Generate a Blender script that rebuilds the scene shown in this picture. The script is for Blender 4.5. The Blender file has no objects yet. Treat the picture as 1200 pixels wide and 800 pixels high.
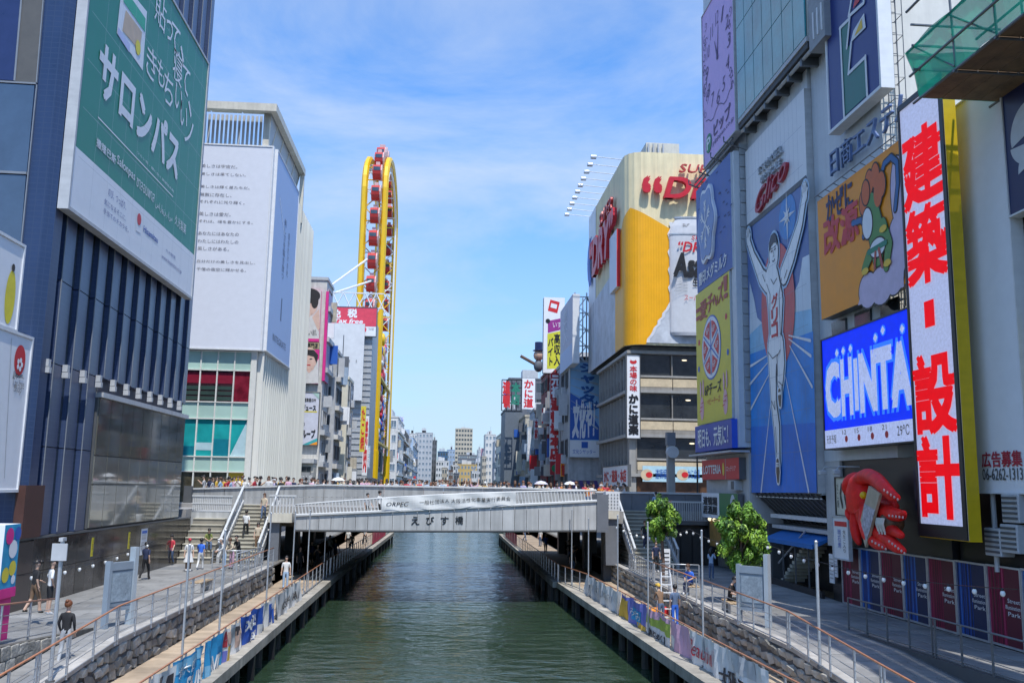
import bpy, bmesh, math, random
from mathutils import Vector, Matrix
rnd = random.Random(11)
S = bpy.context.scene
C = S.collection
PI = math.pi
R = math.radians

# ------------------------------------------------------------------ camera
CAM_Z = 7.0
FPX = 1067.0                      # focal length in pixels of a 1200 x 800 frame
CX = Vector((0.997052725675216, -0.028499558204661865, -0.07122947006514897))
CY = Vector((-0.07479086177846257, -0.15421026318237335, -0.9852032895416347))
CZ = Vector((0.017093543168628544, 0.9876269386318715, -0.15588726975150988))
RM = Matrix((CX, CY, CZ))         # camera axes -> world axes
cam_d = bpy.data.cameras.new("camera")
cam = bpy.data.objects.new("camera", cam_d)
C.objects.link(cam)
cam.matrix_world = Matrix.Translation((0, 0, CAM_Z)) @ RM.to_4x4()
cam_d.sensor_width = 36.0
cam_d.lens = 36.0 * FPX / 1200.0
cam_d.clip_start = 0.1
cam_d.clip_end = 9000
S.camera = cam
S.render.resolution_x, S.render.resolution_y = 1024, 682

# ------------------------------------------------------------------ sky and sun
SUN_EL, SUN_AZ = 64.0, 14.0       # elevation; swing from straight behind the camera towards +X
sun_vec = Vector((math.sin(R(SUN_AZ)) * math.cos(R(SUN_EL)), -math.cos(R(SUN_AZ)) * math.cos(R(SUN_EL)), math.sin(R(SUN_EL))))
W = bpy.data.worlds.new("World")
S.world = W
W.use_nodes = True
nt = W.node_tree
for n_ in list(nt.nodes):
    nt.nodes.remove(n_)
L = nt.links.new
out = nt.nodes.new("ShaderNodeOutputWorld")
bg = nt.nodes.new("ShaderNodeBackground")
sky = nt.nodes.new("ShaderNodeTexSky")
sky.sky_type = 'NISHITA'
sky.sun_disc = False
sky.sun_elevation = R(SUN_EL)
sky.sun_rotation = math.atan2(sun_vec.x, sun_vec.y)
sky.air_density = 1.0
sky.dust_density = 0.6
sky.ozone_density = 2.0
bg.inputs["Strength"].default_value = 0.15
tc = nt.nodes.new("ShaderNodeTexCoord")
mp = nt.nodes.new("ShaderNodeMapping")
mp.inputs["Scale"].default_value = (1.3, 1.1, 3.6)
mp.inputs["Location"].default_value = (0.55, 0.1, 1.7)
mp.inputs["Rotation"].default_value = (0.0, R(14), R(20))
nz = nt.nodes.new("ShaderNodeTexNoise")
nz.inputs["Scale"].default_value = 1.35
nz.inputs["Detail"].default_value = 9
nz.inputs["Roughness"].default_value = 0.6
nz.inputs["Distortion"].default_value = 0.45
rp = nt.nodes.new("ShaderNodeValToRGB")
rp.color_ramp.elements[0].position = 0.44
rp.color_ramp.elements[0].color = (0, 0, 0, 1)
rp.color_ramp.elements[1].position = 0.74
rp.color_ramp.elements[1].color = (0.8, 0.8, 0.8, 1)
mixc = nt.nodes.new("ShaderNodeMixRGB")
mixc.inputs["Color2"].default_value = (2.7, 3.0, 3.4, 1)
L(tc.outputs["Generated"], mp.inputs["Vector"])
L(mp.outputs["Vector"], nz.inputs["Vector"])
L(nz.outputs["Fac"], rp.inputs["Fac"])
L(rp.outputs["Color"], mixc.inputs["Fac"])
tint = nt.nodes.new("ShaderNodeMixRGB")
tint.blend_type = 'MULTIPLY'
tint.inputs["Fac"].default_value = 1.0
tint.inputs["Color2"].default_value = (0.88, 1.0, 1.12, 1)
sepz = nt.nodes.new("ShaderNodeSeparateXYZ")
L(tc.outputs["Generated"], sepz.inputs[0])
mr = nt.nodes.new("ShaderNodeMapRange")
mr.inputs["From Min"].default_value = 0.0
mr.inputs["From Max"].default_value = 0.35
L(sepz.outputs["Z"], mr.inputs["Value"])
hz = nt.nodes.new("ShaderNodeMixRGB")
hz.inputs["Color1"].default_value = (0.50, 0.66, 0.90, 1)
hz.inputs["Color2"].default_value = (0.38, 0.68, 0.97, 1)
L(mr.outputs["Result"], hz.inputs["Fac"])
L(hz.outputs["Color"], tint.inputs["Color2"])
L(sky.outputs["Color"], tint.inputs["Color1"])
L(tint.outputs["Color"], mixc.inputs["Color1"])
low = nt.nodes.new("ShaderNodeMapRange")
low.inputs["From Min"].default_value = 0.0
low.inputs["From Max"].default_value = 0.36
low.inputs["To Min"].default_value = 0.72
low.inputs["To Max"].default_value = 0.0
L(sepz.outputs["Z"], low.inputs["Value"])
airy = nt.nodes.new("ShaderNodeMixRGB")
airy.inputs["Color2"].default_value = (1.8, 2.25, 2.65, 1)
L(low.outputs["Result"], airy.inputs["Fac"])
L(mixc.outputs["Color"], airy.inputs["Color1"])
L(airy.outputs["Color"], bg.inputs["Color"])
L(bg.outputs["Background"], out.inputs["Surface"])

sun_d = bpy.data.lights.new("sun", 'SUN')
sun_d.energy = 2.45
sun_d.angle = R(0.5)
sun_d.color = (1.0, 0.965, 0.9)
sun = bpy.data.objects.new("sun", sun_d)
C.objects.link(sun)
sun.rotation_euler = sun_vec.to_track_quat('Z', 'Y').to_euler()
sun.location = (0, -20, 80)

S.view_settings.view_transform = 'Standard'
S.view_settings.look = 'None'
S.view_settings.gamma = 1.0
S.view_settings.use_curve_mapping = False
S.view_settings.exposure = 0.94
S.render.engine = 'CYCLES'
S.cycles.max_bounces = 6
S.cycles.diffuse_bounces = 3
S.cycles.glossy_bounces = 3
S.cycles.transmission_bounces = 4
S.cycles.transparent_max_bounces = 8
S.cycles.use_denoising = True
S.cycles.caustics_reflective = False
S.cycles.caustics_refractive = False

# ------------------------------------------------------------------ pixel (1200 x 800) -> world point on a plane
def ray(px, py):
    return RM @ Vector((px - 600.0, 400.0 - py, -FPX))
def PX(x, px, py):
    d = ray(px, py); return d * (x / d.x) + Vector((0, 0, CAM_Z))
def PY(y, px, py):
    d = ray(px, py); return d * (y / d.y) + Vector((0, 0, CAM_Z))
def PZ(z, px, py):
    d = ray(px, py); return d * ((z - CAM_Z) / d.z) + Vector((0, 0, CAM_Z))

# ------------------------------------------------------------------ materials
_mats = {}
def mat(name, col, rough=0.6, metal=0.0, var=0.10, scale=2.0, streak=0.0, bump=0.0, emit=0.0, alpha=1.0, spec=0.5, bscale=None, rand=0.0, world=False):
    if name in _mats:
        return _mats[name]
    m = bpy.data.materials.new(name)
    m.use_nodes = True
    t = m.node_tree
    b = t.nodes["Principled BSDF"]
    b.inputs["Roughness"].default_value = rough
    b.inputs["Metallic"].default_value = metal
    b.inputs["Specular IOR Level"].default_value = spec
    col = tuple(col)
    base = t.nodes.new("ShaderNodeMixRGB")
    base.inputs["Color1"].default_value = tuple(max(0, c * (1 - var)) for c in col) + (1,)
    base.inputs["Color2"].default_value = tuple(min(1, c * (1 + var)) for c in col) + (1,)
    co = t.nodes.new("ShaderNodeTexCoord")
    if world:                         # grain and wear run on across neighbouring pieces
        geo = t.nodes.new("ShaderNodeNewGeometry")
        class _C: outputs = {"Object": geo.outputs["Position"]}
        co = _C
    n = t.nodes.new("ShaderNodeTexNoise")
    n.inputs["Scale"].default_value = scale
    n.inputs["Detail"].default_value = 5
    n.inputs["Roughness"].default_value = 0.65
    t.links.new(co.outputs["Object"], n.inputs["Vector"])
    rr = t.nodes.new("ShaderNodeValToRGB")
    rr.color_ramp.elements[0].position = 0.3
    rr.color_ramp.elements[1].position = 0.7
    t.links.new(n.outputs["Fac"], rr.inputs["Fac"])
    t.links.new(rr.outputs["Color"], base.inputs["Fac"])
    last = base.outputs["Color"]
    if streak:
        mpn = t.nodes.new("ShaderNodeMapping")
        mpn.inputs["Scale"].default_value = (2.6, 2.6, 0.16)
        n2 = t.nodes.new("ShaderNodeTexNoise")
        n2.inputs["Scale"].default_value = 1.3
        n2.inputs["Detail"].default_value = 6
        t.links.new(co.outputs["Object"], mpn.inputs["Vector"])
        t.links.new(mpn.outputs["Vector"], n2.inputs["Vector"])
        r2 = t.nodes.new("ShaderNodeValToRGB")
        r2.color_ramp.elements[0].position = 0.42
        r2.color_ramp.elements[1].position = 0.75
        t.links.new(n2.outputs["Fac"], r2.inputs["Fac"])
        mm = t.nodes.new("ShaderNodeMath"); mm.operation = 'MULTIPLY'
        mm.inputs[1].default_value = streak
        t.links.new(r2.outputs["Color"], mm.inputs[0])
        mx = t.nodes.new("ShaderNodeMixRGB")
        mx.inputs["Color2"].default_value = tuple(c * 0.35 for c in col) + (1,)
        t.links.new(mm.outputs[0], mx.inputs["Fac"])
        t.links.new(last, mx.inputs["Color1"])
        last = mx.outputs["Color"]
    if rand:                          # every piece a little lighter or darker than the next
        oi = t.nodes.new("ShaderNodeObjectInfo")
        rg = t.nodes.new("ShaderNodeMapRange")
        rg.inputs["To Min"].default_value = 1 - rand
        rg.inputs["To Max"].default_value = 1 + rand
        t.links.new(oi.outputs["Random"], rg.inputs["Value"])
        vm = t.nodes.new("ShaderNodeMixRGB"); vm.blend_type = 'MULTIPLY'; vm.inputs["Fac"].default_value = 1
        t.links.new(last, vm.inputs["Color1"]); t.links.new(rg.outputs["Result"], vm.inputs["Color2"])
        last = vm.outputs["Color"]
    t.links.new(last, b.inputs["Base Color"])
    rv = t.nodes.new("ShaderNodeMapRange")
    rv.inputs["To Min"].default_value = max(0.02, rough - 0.08)
    rv.inputs["To Max"].default_value = min(1, rough + 0.08)
    t.links.new(n.outputs["Fac"], rv.inputs["Value"])
    t.links.new(rv.outputs["Result"], b.inputs["Roughness"])
    if bump:
        n3 = t.nodes.new("ShaderNodeTexNoise")
        n3.inputs["Scale"].default_value = bscale or scale * 6
        n3.inputs["Detail"].default_value = 4
        t.links.new(co.outputs["Object"], n3.inputs["Vector"])
        bp = t.nodes.new("ShaderNodeBump")
        bp.inputs["Strength"].default_value = bump
        bp.inputs["Distance"].default_value = 0.05
        t.links.new(n3.outputs["Fac"], bp.inputs["Height"])
        t.links.new(bp.outputs["Normal"], b.inputs["Normal"])
    if emit:
        t.links.new(last, b.inputs["Emission Color"])
        b.inputs["Emission Strength"].default_value = emit
    if alpha < 1:
        b.inputs["Alpha"].default_value = alpha
    _mats[name] = m
    return m

def tiled(name, col, grout, sx, sz, rough=0.35, horiz='XY', gap=0.04):
    """small ceramic tiles: fine print of joints on a real wall"""
    if name in _mats:
        return _mats[name]
    m = mat(name, col, rough=rough, var=0.14, scale=0.6, streak=0.25)
    t = m.node_tree
    b = t.nodes["Principled BSDF"]
    src = b.inputs["Base Color"].links[0].from_socket
    co = t.nodes.new("ShaderNodeTexCoord")
    sep = t.nodes.new("ShaderNodeSeparateXYZ")
    t.links.new(co.outputs["Object"], sep.inputs[0])
    ad = t.nodes.new("ShaderNodeMath"); ad.operation = 'ADD'
    t.links.new(sep.outputs[0], ad.inputs[0]); t.links.new(sep.outputs[1], ad.inputs[1])
    def line(sock, size):
        d = t.nodes.new("ShaderNodeMath"); d.operation = 'DIVIDE'; d.inputs[1].default_value = size
        f = t.nodes.new("ShaderNodeMath"); f.operation = 'FRACT'
        g = t.nodes.new("ShaderNodeMath"); g.operation = 'LESS_THAN'; g.inputs[1].default_value = gap / size
        t.links.new(sock, d.inputs[0]); t.links.new(d.outputs[0], f.inputs[0]); t.links.new(f.outputs[0], g.inputs[0])
        return g.outputs[0]
    mx = t.nodes.new("ShaderNodeMath"); mx.operation = 'MAXIMUM'
    t.links.new(line(ad.outputs[0], sx), mx.inputs[0]); t.links.new(line(sep.outputs[2], sz), mx.inputs[1])
    mc = t.nodes.new("ShaderNodeMixRGB")
    mc.inputs["Color2"].default_value = tuple(grout) + (1,)
    t.links.new(mx.outputs[0], mc.inputs["Fac"]); t.links.new(src, mc.inputs["Color1"])
    t.links.new(mc.outputs["Color"], b.inputs["Base Color"])
    return m

def glassy(name, col, rough=0.06, spec=0.9, var=0.35, scale=0.5, ior=1.5):
    m = mat(name, col, rough=rough, spec=spec, var=var, scale=scale)
    m.node_tree.nodes["Principled BSDF"].inputs["IOR"].default_value = ior
    return m

M_white = mat("white_paint", (0.74, 0.75, 0.76), 0.45, var=0.05, streak=0.12)
M_print = mat("white_print", (0.80, 0.81, 0.83), 0.5, var=0.03)
M_cream = mat("cream_paint", (0.66, 0.62, 0.52), 0.6, streak=0.25)
M_lgrey = mat("light_grey_paint", (0.50, 0.51, 0.52), 0.55, streak=0.2)
M_grey = mat("grey_paint", (0.30, 0.31, 0.32), 0.55, streak=0.25)
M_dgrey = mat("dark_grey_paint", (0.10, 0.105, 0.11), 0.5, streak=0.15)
M_black = mat("black_paint", (0.018, 0.018, 0.02), 0.4)
M_steel = mat("galvanised_steel", (0.52, 0.54, 0.56), 0.4, metal=0.6, var=0.15)
M_dsteel = mat("dark_steel", (0.16, 0.17, 0.18), 0.45, metal=0.5)
M_conc = mat("concrete", (0.42, 0.40, 0.37), 0.85, var=0.25, scale=.8, world=True, streak=0.35, bump=0.25)
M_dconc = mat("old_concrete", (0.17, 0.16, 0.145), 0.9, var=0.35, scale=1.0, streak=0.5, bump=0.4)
M_glass = glassy("window_glass", (0.045, 0.06, 0.07))
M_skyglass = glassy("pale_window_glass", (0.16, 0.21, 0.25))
M_red = mat("red_print", (0.62, 0.025, 0.03), 0.45, var=0.04)
M_blueprint = mat("blue_print", (0.03, 0.12, 0.48), 0.45, var=0.06)
M_navy = mat("navy_print", (0.012, 0.022, 0.10), 0.4, var=0.08)
M_yellow = mat("yellow_paint", (0.80, 0.50, 0.0), 0.4, var=0.06)
M_copper = mat("copper_brown_rail", (0.40, 0.17, 0.085), 0.4, var=0.15, scale=4)
M_wood = mat("timber", (0.42, 0.30, 0.18), 0.7, var=0.25, scale=3)
M_skin = mat("skin", (0.56, 0.36, 0.26), 0.55, var=0.06)
M_hair = mat("black_hair", (0.015, 0.012, 0.011), 0.45)

# ------------------------------------------------------------------ mesh builder
MW = {}
def wmat(o):
    return MW.get(o, Matrix.Identity(4)) if o is not None else Matrix.Identity(4)

class MB:
    def __init__(self):
        self.v = []; self.f = []; self.m = []
    def add(self, vs, fs, m=0):
        k = len(self.v)
        self.v += [Vector(p) for p in vs]
        for f in fs:
            self.f.append([i + k for i in f]); self.m.append(m)
        return self
    def quad(self, a, b, c, d, m=0):
        return self.add((a, b, c, d), [(0, 1, 2, 3)], m)
    def box(self, x0, x1, y0, y1, z0, z1, m=0, mf=None):
        vs = [(x0, y0, z0), (x1, y0, z0), (x1, y1, z0), (x0, y1, z0), (x0, y0, z1), (x1, y0, z1), (x1, y1, z1), (x0, y1, z1)]
        self.add(vs, [(0, 3, 2, 1), (4, 5, 6, 7), (0, 1, 5, 4), (1, 2, 6, 5), (2, 3, 7, 6), (3, 0, 4, 7)], m)
        if mf:                       # other material on a face: keys bottom top -y +x +y -x
            for key, mi in mf.items():
                self.m[-6 + ('bottom', 'top', '-y', '+x', '+y', '-x').index(key)] = mi
        return self
    def bevbox(self, x0, x1, y0, y1, z0, z1, b, m=0):
        bm = bmesh.new()
        bmesh.ops.create_cube(bm, size=1)
        for v in bm.verts:
            v.co = Vector(((x0 + x1) / 2 + v.co.x * (x1 - x0), (y0 + y1) / 2 + v.co.y * (y1 - y0), (z0 + z1) / 2 + v.co.z * (z1 - z0)))
        bmesh.ops.bevel(bm, geom=bm.edges[:], offset=b, segments=2, affect='EDGES', profile=0.5)
        bm.verts.index_update()
        self.add([v.co.copy() for v in bm.verts], [[v.index for v in f.verts] for f in bm.faces], m)
        bm.free()
        return self
    def prism(self, pts, d, m=0, cap=True):
        """extrude a 3D polygon along vector d"""
        d = Vector(d); n = len(pts)
        a = [Vector(p) for p in pts]; b = [p + d for p in a]
        fs = [(i, (i + 1) % n, n + (i + 1) % n, n + i) for i in range(n)]
        if cap:
            fs += [tuple(range(n))[::-1], tuple(range(n, 2 * n))]
        return self.add(a + b, fs, m)
    def tube(self, path, r, n=6, m=0, cap=True):
        path = [Vector(p) for p in path]
        k = len(path); rs = r if isinstance(r, (list, tuple)) else [r] * k
        t0 = (path[1] - path[0]).normalized()
        up = Vector((0, 0, 1)) if abs(t0.z) < 0.9 else Vector((1, 0, 0))
        nrm = t0.cross(up).normalized()
        vs = []
        for i in range(k):
            t = (path[min(i + 1, k - 1)] - path[max(i - 1, 0)]).normalized()
            nrm = (nrm - t * nrm.dot(t)).normalized()
            bn = t.cross(nrm)
            for j in range(n):
                a = 2 * PI * j / n + PI / n
                vs.append(path[i] + (nrm * math.cos(a) + bn * math.sin(a)) * rs[i])
        fs = []
        for i in range(k - 1):
            for j in range(n):
                fs.append((i * n + j, i * n + (j + 1) % n, (i + 1) * n + (j + 1) % n, (i + 1) * n + j))
        if cap:
            fs.append(tuple(range(n))[::-1]); fs.append(tuple((k - 1) * n + j for j in range(n)))
        return self.add(vs, fs, m)
    def sphere(self, c, r, m=0, seg=10, rings=6):
        c = Vector(c); r = Vector((r, r, r)) if isinstance(r, (int, float)) else Vector(r)
        vs = [c + Vector((0, 0, r.z))]
        for i in range(1, rings):
            p = PI * i / rings
            for j in range(seg):
                a = 2 * PI * j / seg
                vs.append(c + Vector((r.x * math.sin(p) * math.cos(a), r.y * math.sin(p) * math.sin(a), r.z * math.cos(p))))
        vs.append(c - Vector((0, 0, r.z)))
        fs = [(0, 1 + j, 1 + (j + 1) % seg) for j in range(seg)]
        for i in range(rings - 2):
            for j in range(seg):
                a = 1 + i * seg
                fs.append((a + j, a + seg + j, a + seg + (j + 1) % seg, a + (j + 1) % seg))
        e = len(vs) - 1; a = 1 + (rings - 2) * seg
        fs += [(e, a + (j + 1) % seg, a + j) for j in range(seg)]
        return self.add(vs, fs, m)
    def mesh(self, name, mats, M=None, smooth=False):
        me = bpy.data.meshes.new(name)
        vs = [tuple(M @ p) for p in self.v] if M is not None else [tuple(p) for p in self.v]
        me.from_pydata(vs, [], self.f)
        for mm in (mats if isinstance(mats, (list, tuple)) else [mats]):
            me.materials.append(mm)
        me.polygons.foreach_set("material_index", self.m)
        if smooth:
            me.polygons.foreach_set("use_smooth", [True] * len(me.polygons))
        me.update()
        return me
    def build(self, name, mats, parent=None, smooth=False, local=False, kind=None, label=None):
        """link as ONE object; world coordinates are turned into the parent's frame unless local"""
        M = None if (parent is None or local) else wmat(parent).inverted()
        o = bpy.data.objects.new(name, self.mesh(name, mats, M, smooth))
        C.objects.link(o)
        if parent is not None:
            o.parent = parent
            MW[o] = wmat(parent)
        if kind:
            o['kind'] = kind
        if label:
            o['label'] = label
        return o

def inst(name, me, parent, M, label=None):
    """an object sharing a mesh; M is its WORLD matrix"""
    o = bpy.data.objects.new(name, me)
    C.objects.link(o)
    if parent is not None:
        o.parent = parent
        o.matrix_local = wmat(parent).inverted() @ M
    else:
        o.matrix_world = M
    MW[o] = M
    if label:
        o['label'] = label
    return o

def thing(name, label, cat, loc=(0, 0, 0), group=None, M=None):
    o = bpy.data.objects.new(name, None)
    o.empty_display_size = 0.3
    C.objects.link(o)
    Mx = M if M is not None else Matrix.Translation(Vector(loc))
    o.matrix_world = Mx
    MW[o] = Mx
    o['label'] = label; o['category'] = cat
    if group:
        o['group'] = group
    return o

def solo(name, label, cat, mb, mats, group=None, smooth=False, kind=None):
    """a thing that is one mesh, origin at its base"""
    lo = Vector([min(p[i] for p in mb.v) for i in range(3)]); hi = Vector([max(p[i] for p in mb.v) for i in range(3)])
    base = Vector(((lo.x + hi.x) / 2, (lo.y + hi.y) / 2, lo.z))
    o = bpy.data.objects.new(name, mb.mesh(name, mats, Matrix.Translation(-base), smooth))
    C.objects.link(o)
    o.location = base
    MW[o] = Matrix.Translation(base)
    o['label'] = label; o['category'] = cat
    if group:
        o['group'] = group
    if kind:
        o['kind'] = kind
    return o

def structure(name, mb, mats, smooth=False):
    o = mb.build(name, mats, smooth=smooth)
    o['kind'] = 'structure'
    MW[o] = Matrix.Identity(4)
    return o

# ------------------------------------------------------------------ lettering
def text_mesh(body, mt, x0, y0, x1, y1, z, extr=0.0, off=0.0, shear=0.0, res=2, spacing=1.0, line=1.0, align='CENTER', rise=0.0):
    cu = bpy.data.curves.new("lettering", 'FONT')
    cu.body = body
    cu.size = 1.0
    cu.resolution_u = res
    bold = off if off > 0 else 0.0
    cu.offset = min(off, 0.0)
    cu.shear = shear
    cu.extrude = 0.05 if extr else 0.0
    cu.align_x = align
    cu.space_character = spacing
    cu.space_line = line
    o = bpy.data.objects.new("lettering", cu)
    C.objects.link(o)
    dg = bpy.context.evaluated_depsgraph_get()
    me = bpy.data.meshes.new_from_object(o.evaluated_get(dg))
    bpy.data.objects.remove(o)
    bpy.data.curves.remove(cu)
    if not me.vertices:
        return None
    xs = [v.co.x for v in me.vertices]; ys = [v.co.y for v in me.vertices]
    ax, bx, ay, by = min(xs), max(xs), min(ys), max(ys)
    sx = (x1 - x0) / max(1e-6, bx - ax); sy = (y1 - y0) / max(1e-6, by - ay)
    for v in me.vertices:
        zz = z + ((v.co.z + 0.05) / 0.10 * extr if extr else 0)
        v.co = Vector((x0 + (v.co.x - ax) * sx, y0 + (v.co.y - ay) * sy + rise * (v.co.x - ax) * sx, zz))
    if bold > 0:                 # heavier strokes: the same glyphs laid again a hair to each side
        d = bold
        bm = bmesh.new(); bm.from_mesh(me)
        base = [v.co.copy() for v in bm.verts]
        fs = [[v.index for v in f.verts] for f in bm.faces]
        bm.free()
        vs = []; ff = []
        for j, (dx, dy) in enumerate(((0, 0), (d, d), (-d, -d), (d, -d), (-d, d))):
            k0 = len(vs)
            vs += [(c.x + dx * sx, c.y + dy * sy, c.z + j * 0.0017) for c in base]
            ff += [[i + k0 for i in f] for f in fs]
        me2 = bpy.data.meshes.new("lettering"); me2.from_pydata(vs, [], ff)
        bpy.data.meshes.remove(me); me = me2
    me.materials.clear()
    me.materials.append(mt)
    me.name = "lettering"
    return me

# ------------------------------------------------------------------ flat signs, drawn in their own plane
AX = {'R': (Vector((0, -1, 0)), Vector((0, 0, 1)), Vector((-1, 0, 0))),
      'L': (Vector((0, 1, 0)), Vector((0, 0, 1)), Vector((1, 0, 0))),
      'F': (Vector((1, 0, 0)), Vector((0, 0, 1)), Vector((0, -1, 0)))}

class Sign:
    def __init__(self, name, label, cat, face, plane, quad=None, depth=0.4, front=None, side=None, frame=None, group=None, rect=None, parent=None, partname='panel', fw=0.12):
        self.face = face; self.plane = plane
        u, v, n = AX[face]
        if rect:
            a0, a1, z0, z1 = rect
        else:
            P = [self.hit(*q) for q in quad]
            ui = 0 if face == 'F' else 1
            a0 = (P[0][ui] + P[3][ui]) / 2; a1 = (P[1][ui] + P[2][ui]) / 2
            z1 = (P[0].z + P[1].z) / 2; z0 = (P[2].z + P[3].z) / 2
        org = Vector((a0, plane, z0)) if face == 'F' else Vector((plane, a0, z0))
        self.w = abs(a1 - a0); self.h = z1 - z0
        M = Matrix.Identity(4)
        for i in range(3):
            M[i][0], M[i][1], M[i][2], M[i][3] = u[i], v[i], n[i], org[i]
        self.M = M; self.Mi = M.inverted()
        if parent is None:
            self.o = thing(name, label, cat, M=M, group=group)
        else:
            self.o = bpy.data.objects.new(name, None)
            C.objects.link(self.o); self.o.parent = parent
            self.o.matrix_local = wmat(parent).inverted() @ M
            MW[self.o] = M
        self.front = front; self.side = side or M_lgrey
        if front is not None:
            MB().box(0, self.w, 0, self.h, -depth, 0, 1, mf={'top': 0}).build(partname, [front, self.side], self.o, local=True)
        if frame is not None:
            b = MB(); w, h = self.w, self.h
            b.box(-fw, w + fw, -fw, 0, -depth * .9, 0.05); b.box(-fw, w + fw, h, h + fw, -depth * .9, 0.05)
            b.box(-fw, 0, 0, h, -depth * .9, 0.05); b.box(w, w + fw, 0, h, -depth * .9, 0.05)
            b.build("frame", frame, self.o, local=True)
        self.art = MB(); self.am = []
    def hit(self, px, py):
        return PY(self.plane, px, py) if self.face == 'F' else PX(self.plane, px, py)
    def px(self, px, py):
        p = self.Mi @ self.hit(px, py)
        return (p.x, p.y)
    def mi(self, m):
        if m not in self.am:
            self.am.append(m)
        return self.am.index(m)
    def uz(self, k):
        self.n = getattr(self, 'n', 0) + 1
        return 0.012 * k + 0.00012 * (self.n % 80)
    def poly(self, pts, m, k=1, raw=False, th=0.0):
        q = pts if raw else [self.px(*p) for p in pts]
        z = self.uz(k)
        if th:
            self.art.prism([(x, y, 0.004) for x, y in q], (0, 0, th), self.mi(m))
        else:
            bm = bmesh.new()
            vs = [bm.verts.new((x, y, z)) for x, y in q]
            f = bm.faces.new(vs)
            f.normal_update()
            if f.normal.z < 0:
                f.normal_flip()
            f.normal_update()
            r = bmesh.ops.triangulate(bm, faces=bm.faces[:])
            bm.verts.index_update()
            self.art.add([v.co.copy() for v in bm.verts], [[v.index for v in ff.verts] for ff in bm.faces], self.mi(m))
            bm.free()
        return self
    @staticmethod
    def _area(q):
        return sum(q[i][0] * q[(i + 1) % len(q)][1] - q[(i + 1) % len(q)][0] * q[i][1] for i in range(len(q)))
    def fr(self, x, y):
        return (x * self.w, y * self.h)
    def rect(self, x0, y0, x1, y1, m, k=1):
        """fractions of the panel, y from the bottom"""
        return self.poly([self.fr(x0, y0), self.fr(x1, y0), self.fr(x1, y1), self.fr(x0, y1)], m, k, raw=True)
    def disc(self, c, rx, ry, m, k=1, n=28, a0=0, a1=2 * PI, raw=False):
        cx, cy = c if raw else self.px(*c)
        pts = [(cx + rx * math.cos(a0 + (a1 - a0) * i / n), cy + ry * math.sin(a0 + (a1 - a0) * i / n)) for i in range(n + (0 if abs(a1 - a0 - 2 * PI) < 1e-6 else 1))]
        if abs(a1 - a0 - 2 * PI) > 1e-6 and abs(a1 - a0) > PI * 1.01:
            pts.append((cx, cy))
        return self.poly(pts, m, k, raw=True)
    def stroke(self, pts, wd, m, k=1, raw=False):
        """a line with round ends and joints, width(s) in metres"""
        q = [Vector(p if raw else self.px(*p)) for p in pts]
        ws = wd if isinstance(wd, (list, tuple)) else [wd] * len(q)
        mi = self.mi(m)
        for i in range(len(q) - 1):
            z = self.uz(k)
            d = (q[i + 1] - q[i])
            if d.length < 1e-6:
                continue
            nn = Vector((-d.y, d.x)).normalized()
            a, b = q[i], q[i + 1]
            P = [a - nn * ws[i] / 2, b - nn * ws[i + 1] / 2, b + nn * ws[i + 1] / 2, a + nn * ws[i] / 2]
            self.art.add([(p.x, p.y, z) for p in P], [(0, 1, 2, 3)], mi)
        for i, a in enumerate(q):
            n = 10
            z = self.uz(k)
            self.art.add([(a.x + ws[i] / 2 * math.cos(2 * PI * j / n), a.y + ws[i] / 2 * math.sin(2 * PI * j / n), z) for j in range(n)], [tuple(range(n))], mi)
        return self
    def text(self, body, tl, br, m, k=2, off=0.0, extr=0.0, shear=0.0, raw=False, res=2, **kw):
        a = tl if raw else self.px(*tl); b = br if raw else self.px(*br)
        me = text_mesh(body, m, min(a[0], b[0]), min(a[1], b[1]), max(a[0], b[0]), max(a[1], b[1]), 0.012 * k, extr, off, shear, res, **kw)
        if me is None:
            return None
        o = bpy.data.objects.new("lettering", me)
        C.objects.link(o); o.parent = self.o
        return o
    def ftext(self, body, x0, y0, x1, y1, m, **kw):
        return self.text(body, self.fr(x0, y1), self.fr(x1, y0), m, raw=True, **kw)
    def vtext(self, body, x0, y0, x1, y1, m, **kw):
        return self.ftext("\n".join(body), x0, y0, x1, y1, m, **kw)
    def seams(self, nx, ny, m, wd=.014, k=15):
        for i in range(1, nx):
            x = self.w * i / nx; self.poly([(x - wd / 2, 0), (x + wd / 2, 0), (x + wd / 2, self.h), (x - wd / 2, self.h)], m, k, raw=True)
        for i in range(1, ny):
            y = self.h * i / ny; self.poly([(0, y - wd / 2), (self.w, y - wd / 2), (self.w, y + wd / 2), (0, y + wd / 2)], m, k + .3, raw=True)
        self.art.build("panel_seam", self.am, self.o, local=True, kind="stuff"); self.art = MB(); self.am = []
        return self
    def done(self, name="artwork"):
        if self.art.f:
            self.art.build(name, self.am, self.o, local=True)
            self.art = MB(); self.am = []
        return self

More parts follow.
